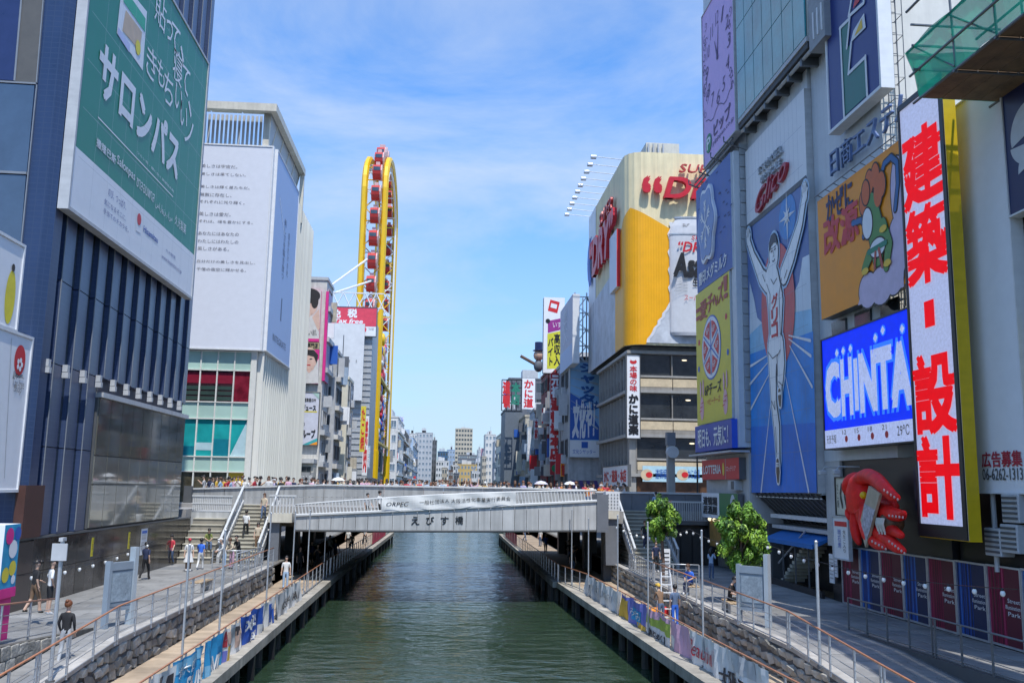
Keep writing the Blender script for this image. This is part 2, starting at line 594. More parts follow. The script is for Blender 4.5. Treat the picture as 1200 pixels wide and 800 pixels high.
# ------------------------------------------------------------------ windows shared by all buildings
_win = {}
def window_mesh(frame, pane, mull=1, trans=0):
    key = (frame.name, pane.name, mull, trans)
    if key in _win:
        return _win[key]
    b = MB()   # unit window in XZ, facing -Y, wall at y = 0; frame stands proud, pane behind it
    t = 0.05
    b.box(-.5, .5, -.07, .02, -.5, -.5 + t, 0); b.box(-.5, .5, -.07, .02, .5 - t, .5, 0)
    b.box(-.5, -.5 + t, -.068, .02, -.5 + t, .5 - t, 0); b.box(.5 - t, .5, -.068, .02, -.5 + t, .5 - t, 0)
    for i in range(1, mull + 1):
        x = -.5 + i / (mull + 1)
        b.box(x - .02, x + .02, -.06, .02, -.5 + t, .5 - t, 0)
    for i in range(1, trans + 1):
        z = -.5 + i / (trans + 1)
        b.box(-.5 + t, .5 - t, -.055, .02, z - .02, z + .02, 0)
    b.quad((-.5 + t, -.012, -.5 + t), (.5 - t, -.012, -.5 + t), (.5 - t, -.012, .5 - t), (-.5 + t, -.012, .5 - t), 1)
    _win[key] = b.mesh("window", [frame, pane])
    return _win[key]
ROT = {'F': Matrix.Identity(4), 'L': Matrix.Rotation(PI / 2, 4, 'Z'), 'R': Matrix.Rotation(-PI / 2, 4, 'Z')}
def window(parent, me, face, c, w, h, name='window', dscale=1.5):
    return inst(name, me, parent, Matrix.Translation(Vector(c)) @ ROT[face] @ Matrix.Diagonal((w, dscale, h, 1)))
# ================================================================== SETTING: water, ground, quays, promenades
def water_mat():
    m = bpy.data.materials.new("canal_water"); m.use_nodes = True
    t = m.node_tree; b = t.nodes["Principled BSDF"]
    b.inputs["Base Color"].default_value = (0.012, 0.045, 0.030, 1)
    b.inputs["Roughness"].default_value = 0.10
    b.inputs["IOR"].default_value = 1.33
    co = t.nodes.new("ShaderNodeTexCoord")
    def noise(sx, sy, sc, det, dist=0.0):
        mp = t.nodes.new("ShaderNodeMapping"); mp.inputs["Scale"].default_value = (sx, sy, 1)
        mp.inputs["Rotation"].default_value = (0, 0, R(8))
        n = t.nodes.new("ShaderNodeTexNoise"); n.inputs["Scale"].default_value = sc; n.inputs["Detail"].default_value = det
        n.inputs["Distortion"].default_value = dist
        t.links.new(co.outputs["Object"], mp.inputs["Vector"]); t.links.new(mp.outputs["Vector"], n.inputs["Vector"])
        return n.outputs["Fac"]
    a1 = noise(0.55, 1.0, 1.1, 3, 0.4); a2 = noise(0.7, 1.0, 4.0, 3, 0.2); a3 = noise(1, 1, 0.14, 2)
    def math_(op, x, y):
        n = t.nodes.new("ShaderNodeMath"); n.operation = op
        for i, s in enumerate((x, y)):
            if isinstance(s, (int, float)): n.inputs[i].default_value = s
            else: t.links.new(s, n.inputs[i])
        return n.outputs[0]
    h = math_('ADD', a1, math_('MULTIPLY', a2, 0.22))
    amp = t.nodes.new("ShaderNodeMapRange"); amp.inputs["From Min"].default_value = 0.3; amp.inputs["From Max"].default_value = 0.7
    amp.inputs["To Min"].default_value = 0.55; amp.inputs["To Max"].default_value = 1.15
    t.links.new(a3, amp.inputs["Value"])
    h = math_('MULTIPLY', h, amp.outputs["Result"])
    bp = t.nodes.new("ShaderNodeBump"); bp.inputs["Strength"].default_value = 0.85; bp.inputs["Distance"].default_value = 0.16
    t.links.new(h, bp.inputs["Height"]); t.links.new(bp.outputs["Normal"], b.inputs["Normal"])
    cr = t.nodes.new("ShaderNodeValToRGB")
    cr.color_ramp.elements[0].color = (0.017, 0.036, 0.021, 1); cr.color_ramp.elements[1].color = (0.036, 0.062, 0.037, 1)
    t.links.new(a3, cr.inputs["Fac"]); t.links.new(cr.outputs["Color"], b.inputs["Base Color"])
    return m

M_water = water_mat()
M_ground = mat("asphalt", (0.06, 0.06, 0.06), 0.9, var=0.2)
M_street = mat("street_paving", (0.30, 0.29, 0.28), 0.85, var=0.15, scale=1.5)
M_pave = mat("promenade_paving", (0.235, 0.232, 0.225), 0.8, var=0.34, scale=0.35, bump=0.12, bscale=14, rand=.14, world=True, streak=.25)
M_joint = mat("paving_joint", (0.10, 0.10, 0.10), 0.95)
M_deck = mat("deck_planks", (0.40, 0.31, 0.22), 0.8, var=0.3, scale=.6, bump=0.2, bscale=10, rand=.16, world=True)
M_ledge = mat("deck_ledge_concrete", (0.36, 0.33, 0.28), 0.9, var=0.35, scale=.7, streak=0.4, bump=0.3, bscale=8, rand=.1, world=True)
M_stone = mat("wall_stone", (0.31, 0.295, 0.26), 0.9, var=0.4, scale=1.1, bump=0.9, bscale=9, rand=.38, world=True)
M_mortar = mat("wall_mortar", (0.10, 0.095, 0.085), 0.95, var=0.3)

structure("ground", MB().quad((-3000, -500, -0.9), (3000, -500, -0.9), (3000, 6000, -0.9), (-3000, 6000, -0.9)), M_ground)
structure("water", MB().quad((-10.6, -40, 0), (11.6, -40, 0), (11.6, 1500, 0), (-10.6, 1500, 0)), M_water)
# street level behind the bridge and the river walls
b = MB(); b.box(-420, -15.35, 57, 1500, -0.8, 5.25); b.box(17.4, 420, 57, 1500, -0.8, 5.25)
structure("street", b, M_street)

LW, RW = -9.45, 10.75                     # river walls between promenade and lower deck
def lz(y):                               # promenade level along the outer path: it ramps down towards the camera
    return 2.25 if y >= 28 else 2.25 - (28 - y) * 0.07
def tz(y):                               # upper terrace, ramps up towards the camera
    return 2.25 if y >= 31 else 2.25 + (31 - y) * 0.075
def strip(xa, xb, ys, zf, zb=-0.8):
    b = MB()
    for y0, y1 in zip(ys[:-1], ys[1:]):
        vs = [(xa, y0, zb), (xb, y0, zb), (xb, y1, zb), (xa, y1, zb), (xa, y0, zf(y0)), (xb, y0, zf(y0)), (xb, y1, zf(y1)), (xa, y1, zf(y1))]
        b.add(vs, [(4, 5, 6, 7), (0, 1, 5, 4), (1, 2, 6, 5), (2, 3, 7, 6), (3, 0, 4, 7)])
    return b
prom_l = structure("promenade", strip(-15.4, LW, [31, 400], lambda y: 2.22), M_joint)
prom_r = structure("promenade", strip(RW, 17.6, [31, 400], lambda y: 2.22), M_joint)
ramp_l = structure("ramp_path", strip(-11.0, LW, [8, 28, 31], lambda y: lz(y) - 0.03), M_joint)
ramp_r = structure("ramp_path", strip(RW, 14.2, [8, 28, 31], lambda y: lz(y) - 0.03), M_joint)
terr_l = structure("terrace", strip(-15.4, -11.0, [8, 31], lambda y: tz(y) - 0.03), M_joint)
terr_r = structure("terrace", strip(14.2, 17.6, [8, 31], lambda y: 2.25 - 0.03 + (31 - y) * 0.02 if y < 31 else 2.22), M_joint)
# paving slabs, one object each where they can be told apart
slab = MB().bevbox(-.5, .5, -.5, .5, -0.03, 0.0, 0.008).mesh("paving_slab", M_pave)
slab2 = MB().bevbox(-.5, .5, -.5, .5, -0.03, 0.0, 0.008).mesh("paving_slab", mat("promenade_paving_dark", (0.19, 0.195, 0.20), 0.8, var=0.16, scale=0.9))
def pave(parent, xa, xb, y0, y1, zf, sx, sy, dark=0.1):
    n = max(1, round((xb - xa) / sx)); w = (xb - xa) / n
    r = 0; y = y0
    while y < y1 - 0.05:
        yl = min(sy, y1 - y)
        off = (r % 2) * 0.5
        for i in range(n + (1 if off else 0)):
            a = max(xa, xa + (i - off) * w); bb = min(xb, xa + (i + 1 - off) * w)
            if bb - a < 0.1: continue
            sl = math.atan2(zf(y + yl) - zf(y), yl)
            M = Matrix.Translation(((a + bb) / 2, y + yl / 2, zf(y + yl / 2) + rnd.uniform(-.002, .002))) @ Matrix.Rotation(sl, 4, 'X') @ Matrix.Diagonal((bb - a - 0.02, yl - 0.02, 1, 1))
            inst("paving_slab", slab2 if rnd.random() < dark else slab, parent, M)
        y += sy; r += 1
pave(prom_l, -15.25, LW - 0.3, 31, 58, lambda y: 2.25, 1.25, 0.75)
pave(ramp_l, -10.9, LW - 0.3, 17, 31, lz, 0.9, 0.8, 0.03)
pave(terr_l, -15.25, -11.15, 18, 31, tz, 1.1, 0.7)
pave(prom_r, RW + 0.3, 17.4, 31, 58, lambda y: 2.25, 1.3, 0.75)
pave(ramp_r, RW + 0.3, 14.05, 17, 31, lz, 1.0, 0.8, 0.03)
pave(terr_r, 14.35, 17.5, 20, 31, lambda y: 2.25 + (31 - y) * 0.02, 1.05, 0.8)
# plain sheets for the far paving
b = MB(); b.quad((-15.3, 58, 2.25), (LW - .3, 58, 2.25), (LW - .3, 200, 2.25), (-15.3, 200, 2.25)); b.quad((RW + .3, 58, 2.25), (17.5, 58, 2.25), (17.5, 200, 2.25), (RW + .3, 200, 2.25))
structure("pavement", b, M_pave)

# river walls faced with rough stones
def stone_wall(x, side, y0, y1, zt, label, z0=1.15, rows=3, sl=0.62, slim=290):
    """side: +1 faces +X, -1 faces -X"""
    t = thing("river_wall", label, "wall", (x, (y0 + y1) / 2, z0))
    b = MB(); ys = [y0, 28, y1] if y0 < 28 < y1 else [y0, y1]
    for a, c in zip(ys[:-1], ys[1:]):
        xa, xb = sorted((x - side * 0.3, x - side * 0.06))
        vs = [(xa, a, -0.8), (xb, a, -0.8), (xb, c, -0.8), (xa, c, -0.8), (xa, a, zt(a) - .1), (xb, a, zt(a) - .1), (xb, c, zt(c) - .1), (xa, c, zt(c) - .1)]
        b.add(vs, [(4, 5, 6, 7), (0, 1, 5, 4), (1, 2, 6, 5), (2, 3, 7, 6), (3, 0, 4, 7)])
        cp = MB()
    b.build("wall_core", M_mortar, t)
    cp = MB()
    for a, c in zip(ys[:-1], ys[1:]):
        xa, xb = sorted((x - side * 0.34, x + side * 0.05))
        vs = [(xa, a, zt(a) - .1), (xb, a, zt(a) - .1), (xb, c, zt(c) - .1), (xa, c, zt(c) - .1), (xa, a, zt(a) + .03), (xb, a, zt(a) + .03), (xb, c, zt(c) + .03), (xa, c, zt(c) + .03)]
        cp.add(vs, [(0, 3, 2, 1), (4, 5, 6, 7), (0, 1, 5, 4), (1, 2, 6, 5), (2, 3, 7, 6), (3, 0, 4, 7)])
    cp.build("coping", M_conc, t)
    meshes = []
    for k in range(7):
        bm = bmesh.new(); bmesh.ops.create_icosphere(bm, subdivisions=1, radius=0.62)
        for v in bm.verts:
            c = v.co
            v.co = Vector((max(-.5, min(.5, c.x * 1.0)), max(-.5, min(.5, c.y * 1.25)), max(-.5, min(.5, c.z * 1.25)))) + Vector([rnd.uniform(-.12, .12) for _ in range(3)])
        me = bpy.data.meshes.new("stone"); bm.to_mesh(me); bm.free(); me.materials.append(M_stone); meshes.append(me)
    n = 0
    for r in range(rows):
        y = y0 + rnd.uniform(0, .3)
        while y < y1 and n < slim:
            l = sl * rnd.uniform(0.7, 1.35)
            hh = (zt(y) - .1 - z0) / rows
            M = Matrix.Translation((x - side * rnd.uniform(0.0, .06), y + l / 2, z0 + hh * (r + .5 + rnd.uniform(-.14, .14)))) @ Matrix.Rotation(rnd.uniform(-.22, .22), 4, 'X') @ Matrix.Diagonal((0.26, l * rnd.uniform(.9, 1.06), hh * rnd.uniform(.8, 1.12), 1))
            inst("stone", rnd.choice(meshes), t, M); n += 1
            y += l
    return t
stone_wall(LW, 1, 19.5, 53.5, lambda y: lz(y) + .02, "rough stone river wall below the left promenade handrail")
stone_wall(RW, -1, 19.5, 60, lambda y: lz(y) + .02, "rough dark stone river wall below the right promenade handrail")
b = MB(); b.box(-9.8, LW, 53.5, 400, -.8, 2.3); b.box(RW, 11.1, 60, 400, -.8, 2.3)
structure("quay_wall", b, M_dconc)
# low stone wall between left ramp and terrace
t_ = thing("terrace_wall", "low stone wall between the left ramp and the raised terrace", "wall", (-11.0, 24, 1.6))
b = MB()
for a, c in ((18, 28), (28, 31)):
    b.add([(-11.15, a, 1.2), (-10.97, a, 1.2), (-10.97, c, 1.2), (-11.15, c, 1.2), (-11.15, a, tz(a) + .05), (-10.97, a, tz(a) + .05), (-10.97, c, tz(c) + .05), (-11.15, c, tz(c) + .05)], [(4, 5, 6, 7), (0, 1, 5, 4), (1, 2, 6, 5), (2, 3, 7, 6), (3, 0, 4, 7)])
b.build("wall_core", M_mortar, t_)
for i in range(26):
    y = 18.2 + i * 0.5
    h0, h1 = lz(y), tz(y) + .02
    if h1 - h0 < 0.12: continue
    bb = MB().bevbox(-.5, .5, -.5, .5, -.5, .5, 0.12).mesh("stone", M_stone) if i == 0 else bb
    nr = 2 if h1 - h0 > .5 else 1
    for r in range(nr):
        inst("stone", bb, t_, Matrix.Translation((-10.97, y + rnd.uniform(0, .08) + r * .2, h0 + (r + .5) * (h1 - h0) / nr)) @ Matrix.Diagonal((0.1, 0.48, (h1 - h0) / nr * .96, 1)))

# lower decks on piles over the water; each plank course its own piece near the camera
LE = lambda y: -6.5 if y < 60 else -6.5 + (y - 60) * 0.016          # water edge, left
def RE(y): return 8.35 - (y - 20) * 0.033 if y < 57 else 7.13 - 0.25
def deck(name, pts_in, pts_out, ztop, th, label):
    n = len(pts_in); b = MB()
    vs = [(x, y, ztop) for x, y in pts_in] + [(x, y, ztop) for x, y in pts_out] + [(x, y, ztop - th) for x, y in pts_in] + [(x, y, ztop - th) for x, y in pts_out]
    fs = []
    for i in range(n - 1):
        fs += [(i, i + 1, n + i + 1, n + i), (2 * n + i, 3 * n + i, 3 * n + i + 1, 2 * n + i + 1), (n + i, n + i + 1, 3 * n + i + 1, 3 * n + i), (i + 1, i, 2 * n + i, 2 * n + i + 1)]
    fs += [(0, n, 3 * n, 2 * n), (n - 1, 3 * n - 1, 4 * n - 1, 2 * n - 1)]
    b.add(vs, fs)
    return b
def ledge(e, s, ya, yb, zt, wi):
    ys = [ya + (yb - ya) * i / 6 for i in range(7)]
    return deck("", [(e(y) + s * wi, y) for y in ys], [(e(y), y) for y in ys], zt, 0.34, "")
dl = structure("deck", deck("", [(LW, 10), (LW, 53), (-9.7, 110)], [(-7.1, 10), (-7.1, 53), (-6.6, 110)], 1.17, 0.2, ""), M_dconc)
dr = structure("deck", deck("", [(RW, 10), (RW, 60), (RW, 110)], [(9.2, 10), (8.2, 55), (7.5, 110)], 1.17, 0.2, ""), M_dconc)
pl = MB().bevbox(-.5, .5, -.5, .5, -.03, 0, .008).mesh("plank", M_deck)
def planks(parent, xin, xout, y0, y1, wd):
    y = y0
    while y < y1:
        a, c = xin(y), xout(y)
        inst("plank", pl, parent, Matrix.Translation(((a + c) / 2, y + wd / 2, 1.2 + rnd.uniform(-.002, .003))) @ Matrix.Diagonal((abs(a - c), wd - .015, 1, 1)))
        y += wd
planks(dl, lambda y: LW - .03, lambda y: LE(y) - 0.55, 20, 60, 0.4)
planks(dr, lambda y: RW + .03, lambda y: RE(y) + 0.9 if y < 57 else RE(y) + .4, 20, 62, 0.4)
b = MB(); b.quad((-9.7, 60, 1.195), (-6.95, 60, 1.195), (-6.3, 110, 1.195), (-9.7, 110, 1.195)); b.quad((7.3, 62, 1.195), (10.75, 62, 1.195), (10.75, 110, 1.195), (7.6, 110, 1.195))
structure("deck", b, M_deck)
M_pile = mat("shaded_pile", (.045, .043, .038), .6, var=.3)  # under-deck shade put into the pile colour
def edge_beam(e, s, ya, yb, wi, label, zt=1.21):
    t = thing("deck_edge", label, "quay edge", (e((ya + yb) / 2), (ya + yb) / 2, 0.0))
    seg = 4.0; y = ya
    while y < yb - .1:
        y2 = min(yb, y + seg)
        ys = [y + .01, y2 - .01]
        deck("", [(e(q) + s * wi, q) for q in ys], [(e(q), q) for q in ys], zt, 0.34, "").build("concrete_beam", M_ledge, t)
        x = e(y + .8) + s * 0.35
        MB().tube([(x, y + .8, -.8), (x, y + .8, zt - .34)], 0.17, 8).build("pile", M_pile, t)
        MB().box(min(e(y + 2.4), e(y + 2.4) + s * .22), max(e(y + 2.4), e(y + 2.4) + s * .22), y + 2.3, y + 2.5, -.5, zt - .34).build("fender", M_black, t)
        y = y2
    xs = sorted((e(ya) + s * (wi + .25), e(ya) + s * (wi + .2)))
    return t
edge_beam(LE, -1, 16, 60, 0.62, "pale concrete edge beam of the near left deck on piles")
edge_beam(RE, 1, 16, 57, 1.0, "stained concrete edge beam of the near right deck on piles")
edge_beam(LE, -1, 60, 112, 0.45, "deck edge running under the bridge on the left bank")
edge_beam(RE, 1, 57, 112, 0.45, "deck edge running under the bridge on the right bank")
b = MB(); b.box(-9.44, -9.4, 10, 112, -.8, 1.0); b.box(10.7, 10.74, 10, 112, -.8, 1.0)
structure("quay_wall", b, M_black)

# ------------------------------------------------------------------ handrails
post_s = MB().box(-.024, .024, -.024, .024, 0, 1).mesh("post", M_steel)
post_d = MB().box(-.024, .024, -.024, .024, 0, 1).mesh("post", M_dsteel)
M_wire = mat("rail_wire", (0.36, 0.37, 0.38), 0.4, metal=0.5)
def handrail(label, path, h, top=M_copper, wires=4, step=1.6, r=0.027, double=True, base=True, group=None, postm=None, wm=None):
    t = thing("handrail", label, "handrail", path[0], group=group)
    P = [Vector(p) for p in path]
    MB().tube([p + Vector((0, 0, h)) for p in P], r, 8).build("top_rail", top, t, smooth=True)
    for k in range(wires):
        z = 0.12 + (h - 0.2) * (k + (0 if base else .5)) / wires
        MB().tube([p + Vector((0, 0, z)) for p in P], 0.022 if (base and k == 0) else 0.011, 5).build("bottom_rail" if (base and k == 0) else "wire", wm or M_wire, t)
    acc = 0
    for a, c in zip(P[:-1], P[1:]):
        l = (c - a).length; n = max(1, round(l / step))
        for i in range(n + (1 if c is P[-1] else 0)):
            q = a.lerp(c, i / n)
            offs = (-.09, .09) if (double and i == 0 and a is not P[0]) else (0,)
            for o_ in offs:
                d = (c - a).normalized()
                inst("post", postm or post_s, t, Matrix.Translation(q + d * o_) @ Matrix.Diagonal((1, 1, h, 1)))
    return t
handrail("copper topped steel handrail along the left promenade edge and ramp", [(-9.25, 17, lz(17)), (-9.25, 22.8, lz(22.8)), (-9.25, 28, 2.28), (-9.25, 36, 2.28), (-9.25, 46, 2.28), (-9.25, 52.5, 2.28)], 1.08)
handrail("copper topped handrail of the raised terrace on the far left", [(-11.25, 18, tz(18)), (-11.25, 23.5, tz(23.5)), (-11.25, 28.6, tz(28.6))], 1.05)
handrail("copper topped steel handrail along the right promenade edge and ramp", [(10.6, 15.5, lz(15.5)), (10.6, 22, lz(22)), (10.6, 28, 2.28), (10.6, 37.5, 2.28)], 1.08)
handrail("steel handrail of the right promenade nearer the bridge steps", [(10.6, 38.2, 2.28), (10.6, 46, 2.28)], 1.05)
handrail("plain grey handrail between right ramp and hoarding", [(14.2, 20.5, 2.4), (14.2, 26.2, 2.35), (14.2, 31.8, 2.25)], 1.08, top=M_dsteel, postm=post_d, wm=M_dsteel)
def deck_rail(label, fx, ya, yb, h, wires=3):
    n = max(2, round((yb - ya) / 6))
    return handrail(label, [(fx(ya + (yb - ya) * i / n), ya + (yb - ya) * i / n, 1.2) for i in range(n + 1)], h, wires=wires, step=1.5, double=False)
LR = lambda y: LE(y) - 0.5
RRl = lambda y: RE(y) + 0.75 if y < 57 else RE(y) + .35
deck_rail("wood topped handrail on the near left deck carrying the banners", LR, 16, 60, 1.05)
deck_rail("wood topped handrail on the near right deck carrying the banners", RRl, 15, 57, 1.05)
deck_rail("dark shaded handrail on the left deck under the bridge", LR, 60.4, 108, 1.05)
deck_rail("dark shaded handrail on the right deck under the bridge", RRl, 57.4, 108, 1.05)
# ================================================================== LEFT BANK, NEAR: blue tiled building
M_bt = tiled("blue_tile", (0.022, 0.045, 0.115), (0.034, 0.057, 0.122), 0.30, 0.22, rough=0.3, gap=0.03)
M_bt2 = tiled("slate_blue_tile", (0.042, 0.066, 0.145), (0.056, 0.082, 0.155), 0.32, 0.24, rough=0.32, gap=0.03)
M_navyw = mat("navy_wall", (0.010, 0.016, 0.045), 0.4)
M_trim = mat("pale_trim", (0.22, 0.24, 0.27), 0.45, var=0.08)
M_slate = glassy("slate_blue_glass", (0.055, 0.095, 0.16), rough=0.18, var=0.2)
M_bron = mat("grey_brown_panel", (0.105, 0.10, 0.092), 0.5)
BX, BY0, BY1 = -15.35, 34.6, 54.6
bb_ = thing("tiled_building", "tall dark blue tiled building with slanting ribs on the left bank", "building", (BX - 8, 44, 2.2))
MB().box(-42, BX, BY0, BY1, 2.2, 52, 0, mf={'+x': 1}).build("wall", [M_bt, M_navyw], bb_)
cb = MB(); cb.prism([(BX - .004, BY0 - .02, 4.8), (BX + .30, BY0 + .22, 4.8), (BX + .30, 35.5, 4.8), (BX - .004, 35.5, 4.8)], (0, 0, 46))
cb.build("corner_column", M_bt, bb_)
# ribs: tilted tile panels between dark window slots, in separate lifts
lifts = [4.8, 8.15, 11.35, 14.6, 17.8, 24.6, 31.5, 38.4, 46]
for i in range(11):
    ya = 35.36 + 1.753 * i + .66; yb = min(35.36 + 1.753 * (i + 1) + .16, BY1)
    for za, zb in zip(lifts[:-1], lifts[1:]):
        if i >= 3 and zb < 11.4: continue
        p = [(BX, ya, za + .02), (BX + .26, ya, za + .02), (BX + .16, yb, za + .02), (BX, yb, za + .02)]
        MB().prism(p, (0, 0, zb - za - .04)).build("tile_panel", M_bt2, bb_)
    MB().box(BX + .25, BX + .285, ya - .025, ya + .012, 4.9 if i < 3 else 11.4, 46).build("rib_trim", M_trim, bb_)
slot = [MB().box(-.5, .5, -.5, .5, -.5, .5).mesh("window", M_glass)]
for i in range(11):
    y = 35.36 + 1.753 * i + .41
    for za, zb in zip(lifts[:-1], lifts[1:]):
        if i >= 4 and zb < 11.4: continue
        inst("window", slot[0], bb_, Matrix.Translation((BX + .02, y, (za + zb) / 2)) @ Matrix.Diagonal((.06, .44, zb - za - .12, 1)))
lampm = MB(); lampm.box(0, .20, -.11, .11, -.02, .26); lampm.box(0, .24, -.11, .11, -.26, -.04)
lm = lampm.mesh("wall_lamp", M_lgrey)
for i in range(11):
    inst("wall_lamp", lm, bb_, Matrix.Translation((BX + .20, 35.36 + 1.753 * i, 11.15)))
# camera-side face panels
def fpanel(parent, name, q, y, m, th=0.05):
    P = [PY(y, *a) for a in q]
    return MB().prism(P, (0, -th, 0)).build(name, m, parent)
fpanel(bb_, "cladding_panel", [(-40, -10), (26, -10), (17, 95), (-40, 92)], BY0 - .004, mat("deep_blue_panel", (0.02, 0.035, 0.12), 0.3))
fpanel(bb_, "cladding_panel", [(28, -10), (52, -10), (43, 97.5), (19, 96)], BY0 - .004, M_bron)
fpanel(bb_, "trim", [(26, -10), (28, -10), (19, 96), (17, 95.5)], BY0 - .004, M_trim, 0.09)
fpanel(bb_, "trim", [(52, -10), (53.2, -10), (44.2, 98), (43, 98)], BY0 - .004, M_trim, 0.09)
fpanel(bb_, "trim", [(-40, 93), (43, 97.8), (43, 99.8), (-40, 95)], BY0 - .004, M_trim, 0.075)
fpanel(bb_, "cladding_panel", [(-40, 96), (41, 101), (32, 202), (-40, 198)], BY0 - .004, M_slate)
fpanel(bb_, "trim", [(-40, 198.5), (32, 202.3), (32, 205), (-40, 201.5)], BY0 - .004, M_trim, 0.09)
fpanel(bb_, "cladding_panel", [(-40, 203), (31, 206), (21, 330), (-40, 330)], BY0 - .004, M_slate)
fpanel(bb_, "trim", [(43.2, 100), (44.4, 100), (22, 330), (20.6, 330)], BY0 - .004, M_trim, 0.07)
# glazed box with the shop front
gl = glassy("reflecting_shop_glass", (0.15, 0.145, 0.115), rough=0.02, var=0.15, scale=0.3, ior=2.3)  # pale beige reflections put into both glass colours
gl2 = glassy("reflecting_shop_glass_light", (0.22, 0.22, 0.19), rough=0.02, var=0.15, scale=0.3, ior=2.3)
MB().box(BX, BX + .42, 41.0, BY1 - .02, 10.5, 10.72).build("canopy", M_lgrey, bb_)
MB().box(BX + .005, BX + .2, 41.0, BY1 - .02, 4.85, 10.5).build("window_frame", M_dgrey, bb_)
n = 9
for k in range(n):
    ya = 41.05 + k * (BY1 - 41.15) / n; yb = 41.05 + (k + 1) * (BY1 - 41.15) / n
    for za, zb, m in ((4.9, 6.7, gl2), (6.75, 7.95, gl2), (8.0, 10.48, gl)):
        MB().box(BX + .2, BX + .26, ya + .03, yb - .03, za, zb).build("window_pane", m, bb_)
# the black stone plinth wall
M_bst = mat("black_stone", (0.055, 0.048, 0.043), 0.14, var=0.6, scale=1.4, streak=0.0, rand=.3, world=True)  # brownish reflections put into the mottled stone colour
pw = thing("plinth_wall", "polished black stone wall along the left promenade", "wall", (-15.2, 46, 2.25))
MB().box(BX - .02, -15.19, 33.6, 57.2, 2.2, 4.72).build("wall_core", M_black, pw)
k = 0; y = 35.9
while y < 57:
    MB().box(-15.19, -15.13 + rnd.uniform(-.004, .004), y, min(57.2, y + 1.02), 2.26, 3.5).build("stone_panel", M_bst, pw)
    MB().box(-15.19, -15.13 + rnd.uniform(-.004, .004), y, min(57.2, y + 1.02), 3.52, 4.7).build("stone_panel", M_bst, pw)
    y += 1.05
MB().box(BX - .1, -15.08, 33.6, 57.2, 4.722, 4.80).build("coping", M_dgrey, pw)
M_rb = mat("red_brown_board", (0.075, 0.030, 0.022), 0.6, var=0.2)
for z0, z1, mm in ((2.26, 3.5, mat("brown_stone", (0.065, 0.05, 0.045), 0.3, var=.2)), (3.52, 4.66, mat("brown_stone", (0.065, 0.05, 0.045)))):
    MB().box(-15.19, -15.11, 33.6, 35.85, z0, z1).build("stone_panel", mm, pw)
rb_ = MB(); rb_.box(-15.34, -15.0, 34.52, 36.1, 4.81, 6.7)
solo("wall_box", "red brown cabinet fixed at the foot of the blue building corner", "cabinet", rb_, M_rb)
for k, y in enumerate((37.6, 41.6, 46.3)):
    s = Sign("strip_sign", "narrow yellow strip sign on the black wall, %s from the camera" % ("first", "second", "third")[k], "sign", 'L', -15.12, rect=(y, y + .28, 3.65, 4.45), depth=0.03, front=mat("yellow_print", (0.80, 0.66, 0.03), 0.5), side=M_dgrey, group="yellow strip signs on the black wall")
    s.vtext("喫煙禁止", .2, .1, .8, .9, M_black); s.done()
s = Sign("notice_board", "pale notice sheet on the black stone wall", "notice", 'L', -15.12, rect=(48.2, 49.2, 3.2, 4.5), depth=0.03, front=M_print, side=M_dgrey)
s.rect(.1, .82, .9, .92, M_blueprint); s.rect(.1, .6, .9, .76, M_lgrey); s.rect(.1, .2, .9, .5, M_lgrey); s.done()

# ------------------------------------------------------------------ green billboard
M_green = mat("green_print", (0.012, 0.22, 0.135), 0.4, var=0.05)
bz0, bz1 = 17.3, 31.4
s = Sign("billboard", "huge green and white billboard reading サロンパス on the blue building", "billboard", 'L', -14.65, rect=(34.95, 52.2, bz0, bz1), depth=0.4, front=M_green, side=M_lgrey, frame=M_lgrey, fw=0.14)
s.rect(0, 0, 1, (19.75 - bz0) / (bz1 - bz0), M_print, 1)
s.text("サロンパス", (119, 46), (206.5, 211), M_print, k=2, off=0.035)
for ch, x, y, z in (("貼", 188, 13, 1.7), ("っ", 198, 36, 1.1), ("て", 205, 46, 1.5), ("、", 213, 64, .8), ("寝", 208, 79, 1.7), ("て", 217, 94, 1.5), ("、", 222, 128, .8), ("き", 177, 75, 1.5), ("も", 188, 86, 1.3), ("ち", 197, 105, 1.6), ("い", 209, 116, 1.3), ("い", 215, 136, 1.3), ("ノ", 221, 155, 1.5)):
    c = s.px(x, y)
    s.text(ch, (c[0] - z / 2, c[1] + z / 2), (c[0] + z / 2, c[1] - z / 2), M_print, raw=True, off=0.0)
s.poly([(143, -22), (172, 14), (167, 83), (136.5, 39)], M_print, 1)
s.poly([(145, -14), (170, 22), (169.5, 38), (144, 2)], mat("teal_green_print", (0.05, 0.42, 0.25), .5), 2)
s.poly([(147, 12), (166, 38), (163, 60), (143, 36)], mat("beige_print", (0.62, 0.45, 0.30), .5), 2)
s.disc((161, 56), .34, .34, mat("yellow_print", (0.80, 0.66, 0.03)), 3)
s.poly([(138, 32), (152, 52), (151, 62), (137, 40)], mat("lavender_print", (0.55, 0.58, 0.80), .5), 2)
a, c = s.px(114, 138), s.px(202, 233)
s.poly([(a[0], a[1]), (c[0], a[1]), (c[0], a[1] + .06), (a[0], a[1] + .06)], M_print, 2, raw=True)
s.text("撒隆巴斯", (113, 161), (134.5, 193), M_print, off=.02)
s.text("Salonpas", (137, 181), (157, 215), M_print, off=.01)
s.text("ซาลอนพาส", (160, 207), (180, 238), M_print)
s.text("سالونباس", (182, 233), (201, 262), M_print)
s.text("つらい肩・腰に効く鎮痛消炎剤", (160, 176), (203, 226), M_print)
s.text("久光製薬", (205, 251), (217, 275), M_print)
ink = mat("soft_blue_ink", (0.16, 0.20, 0.42), .5)
s.text("のび、つっぱり、", (127, 219), (147, 247), ink); s.text("気になるそこに、", (122, 232), (147, 260), ink); s.text("手当てのチカラを。", (121, 243), (150, 273), ink)
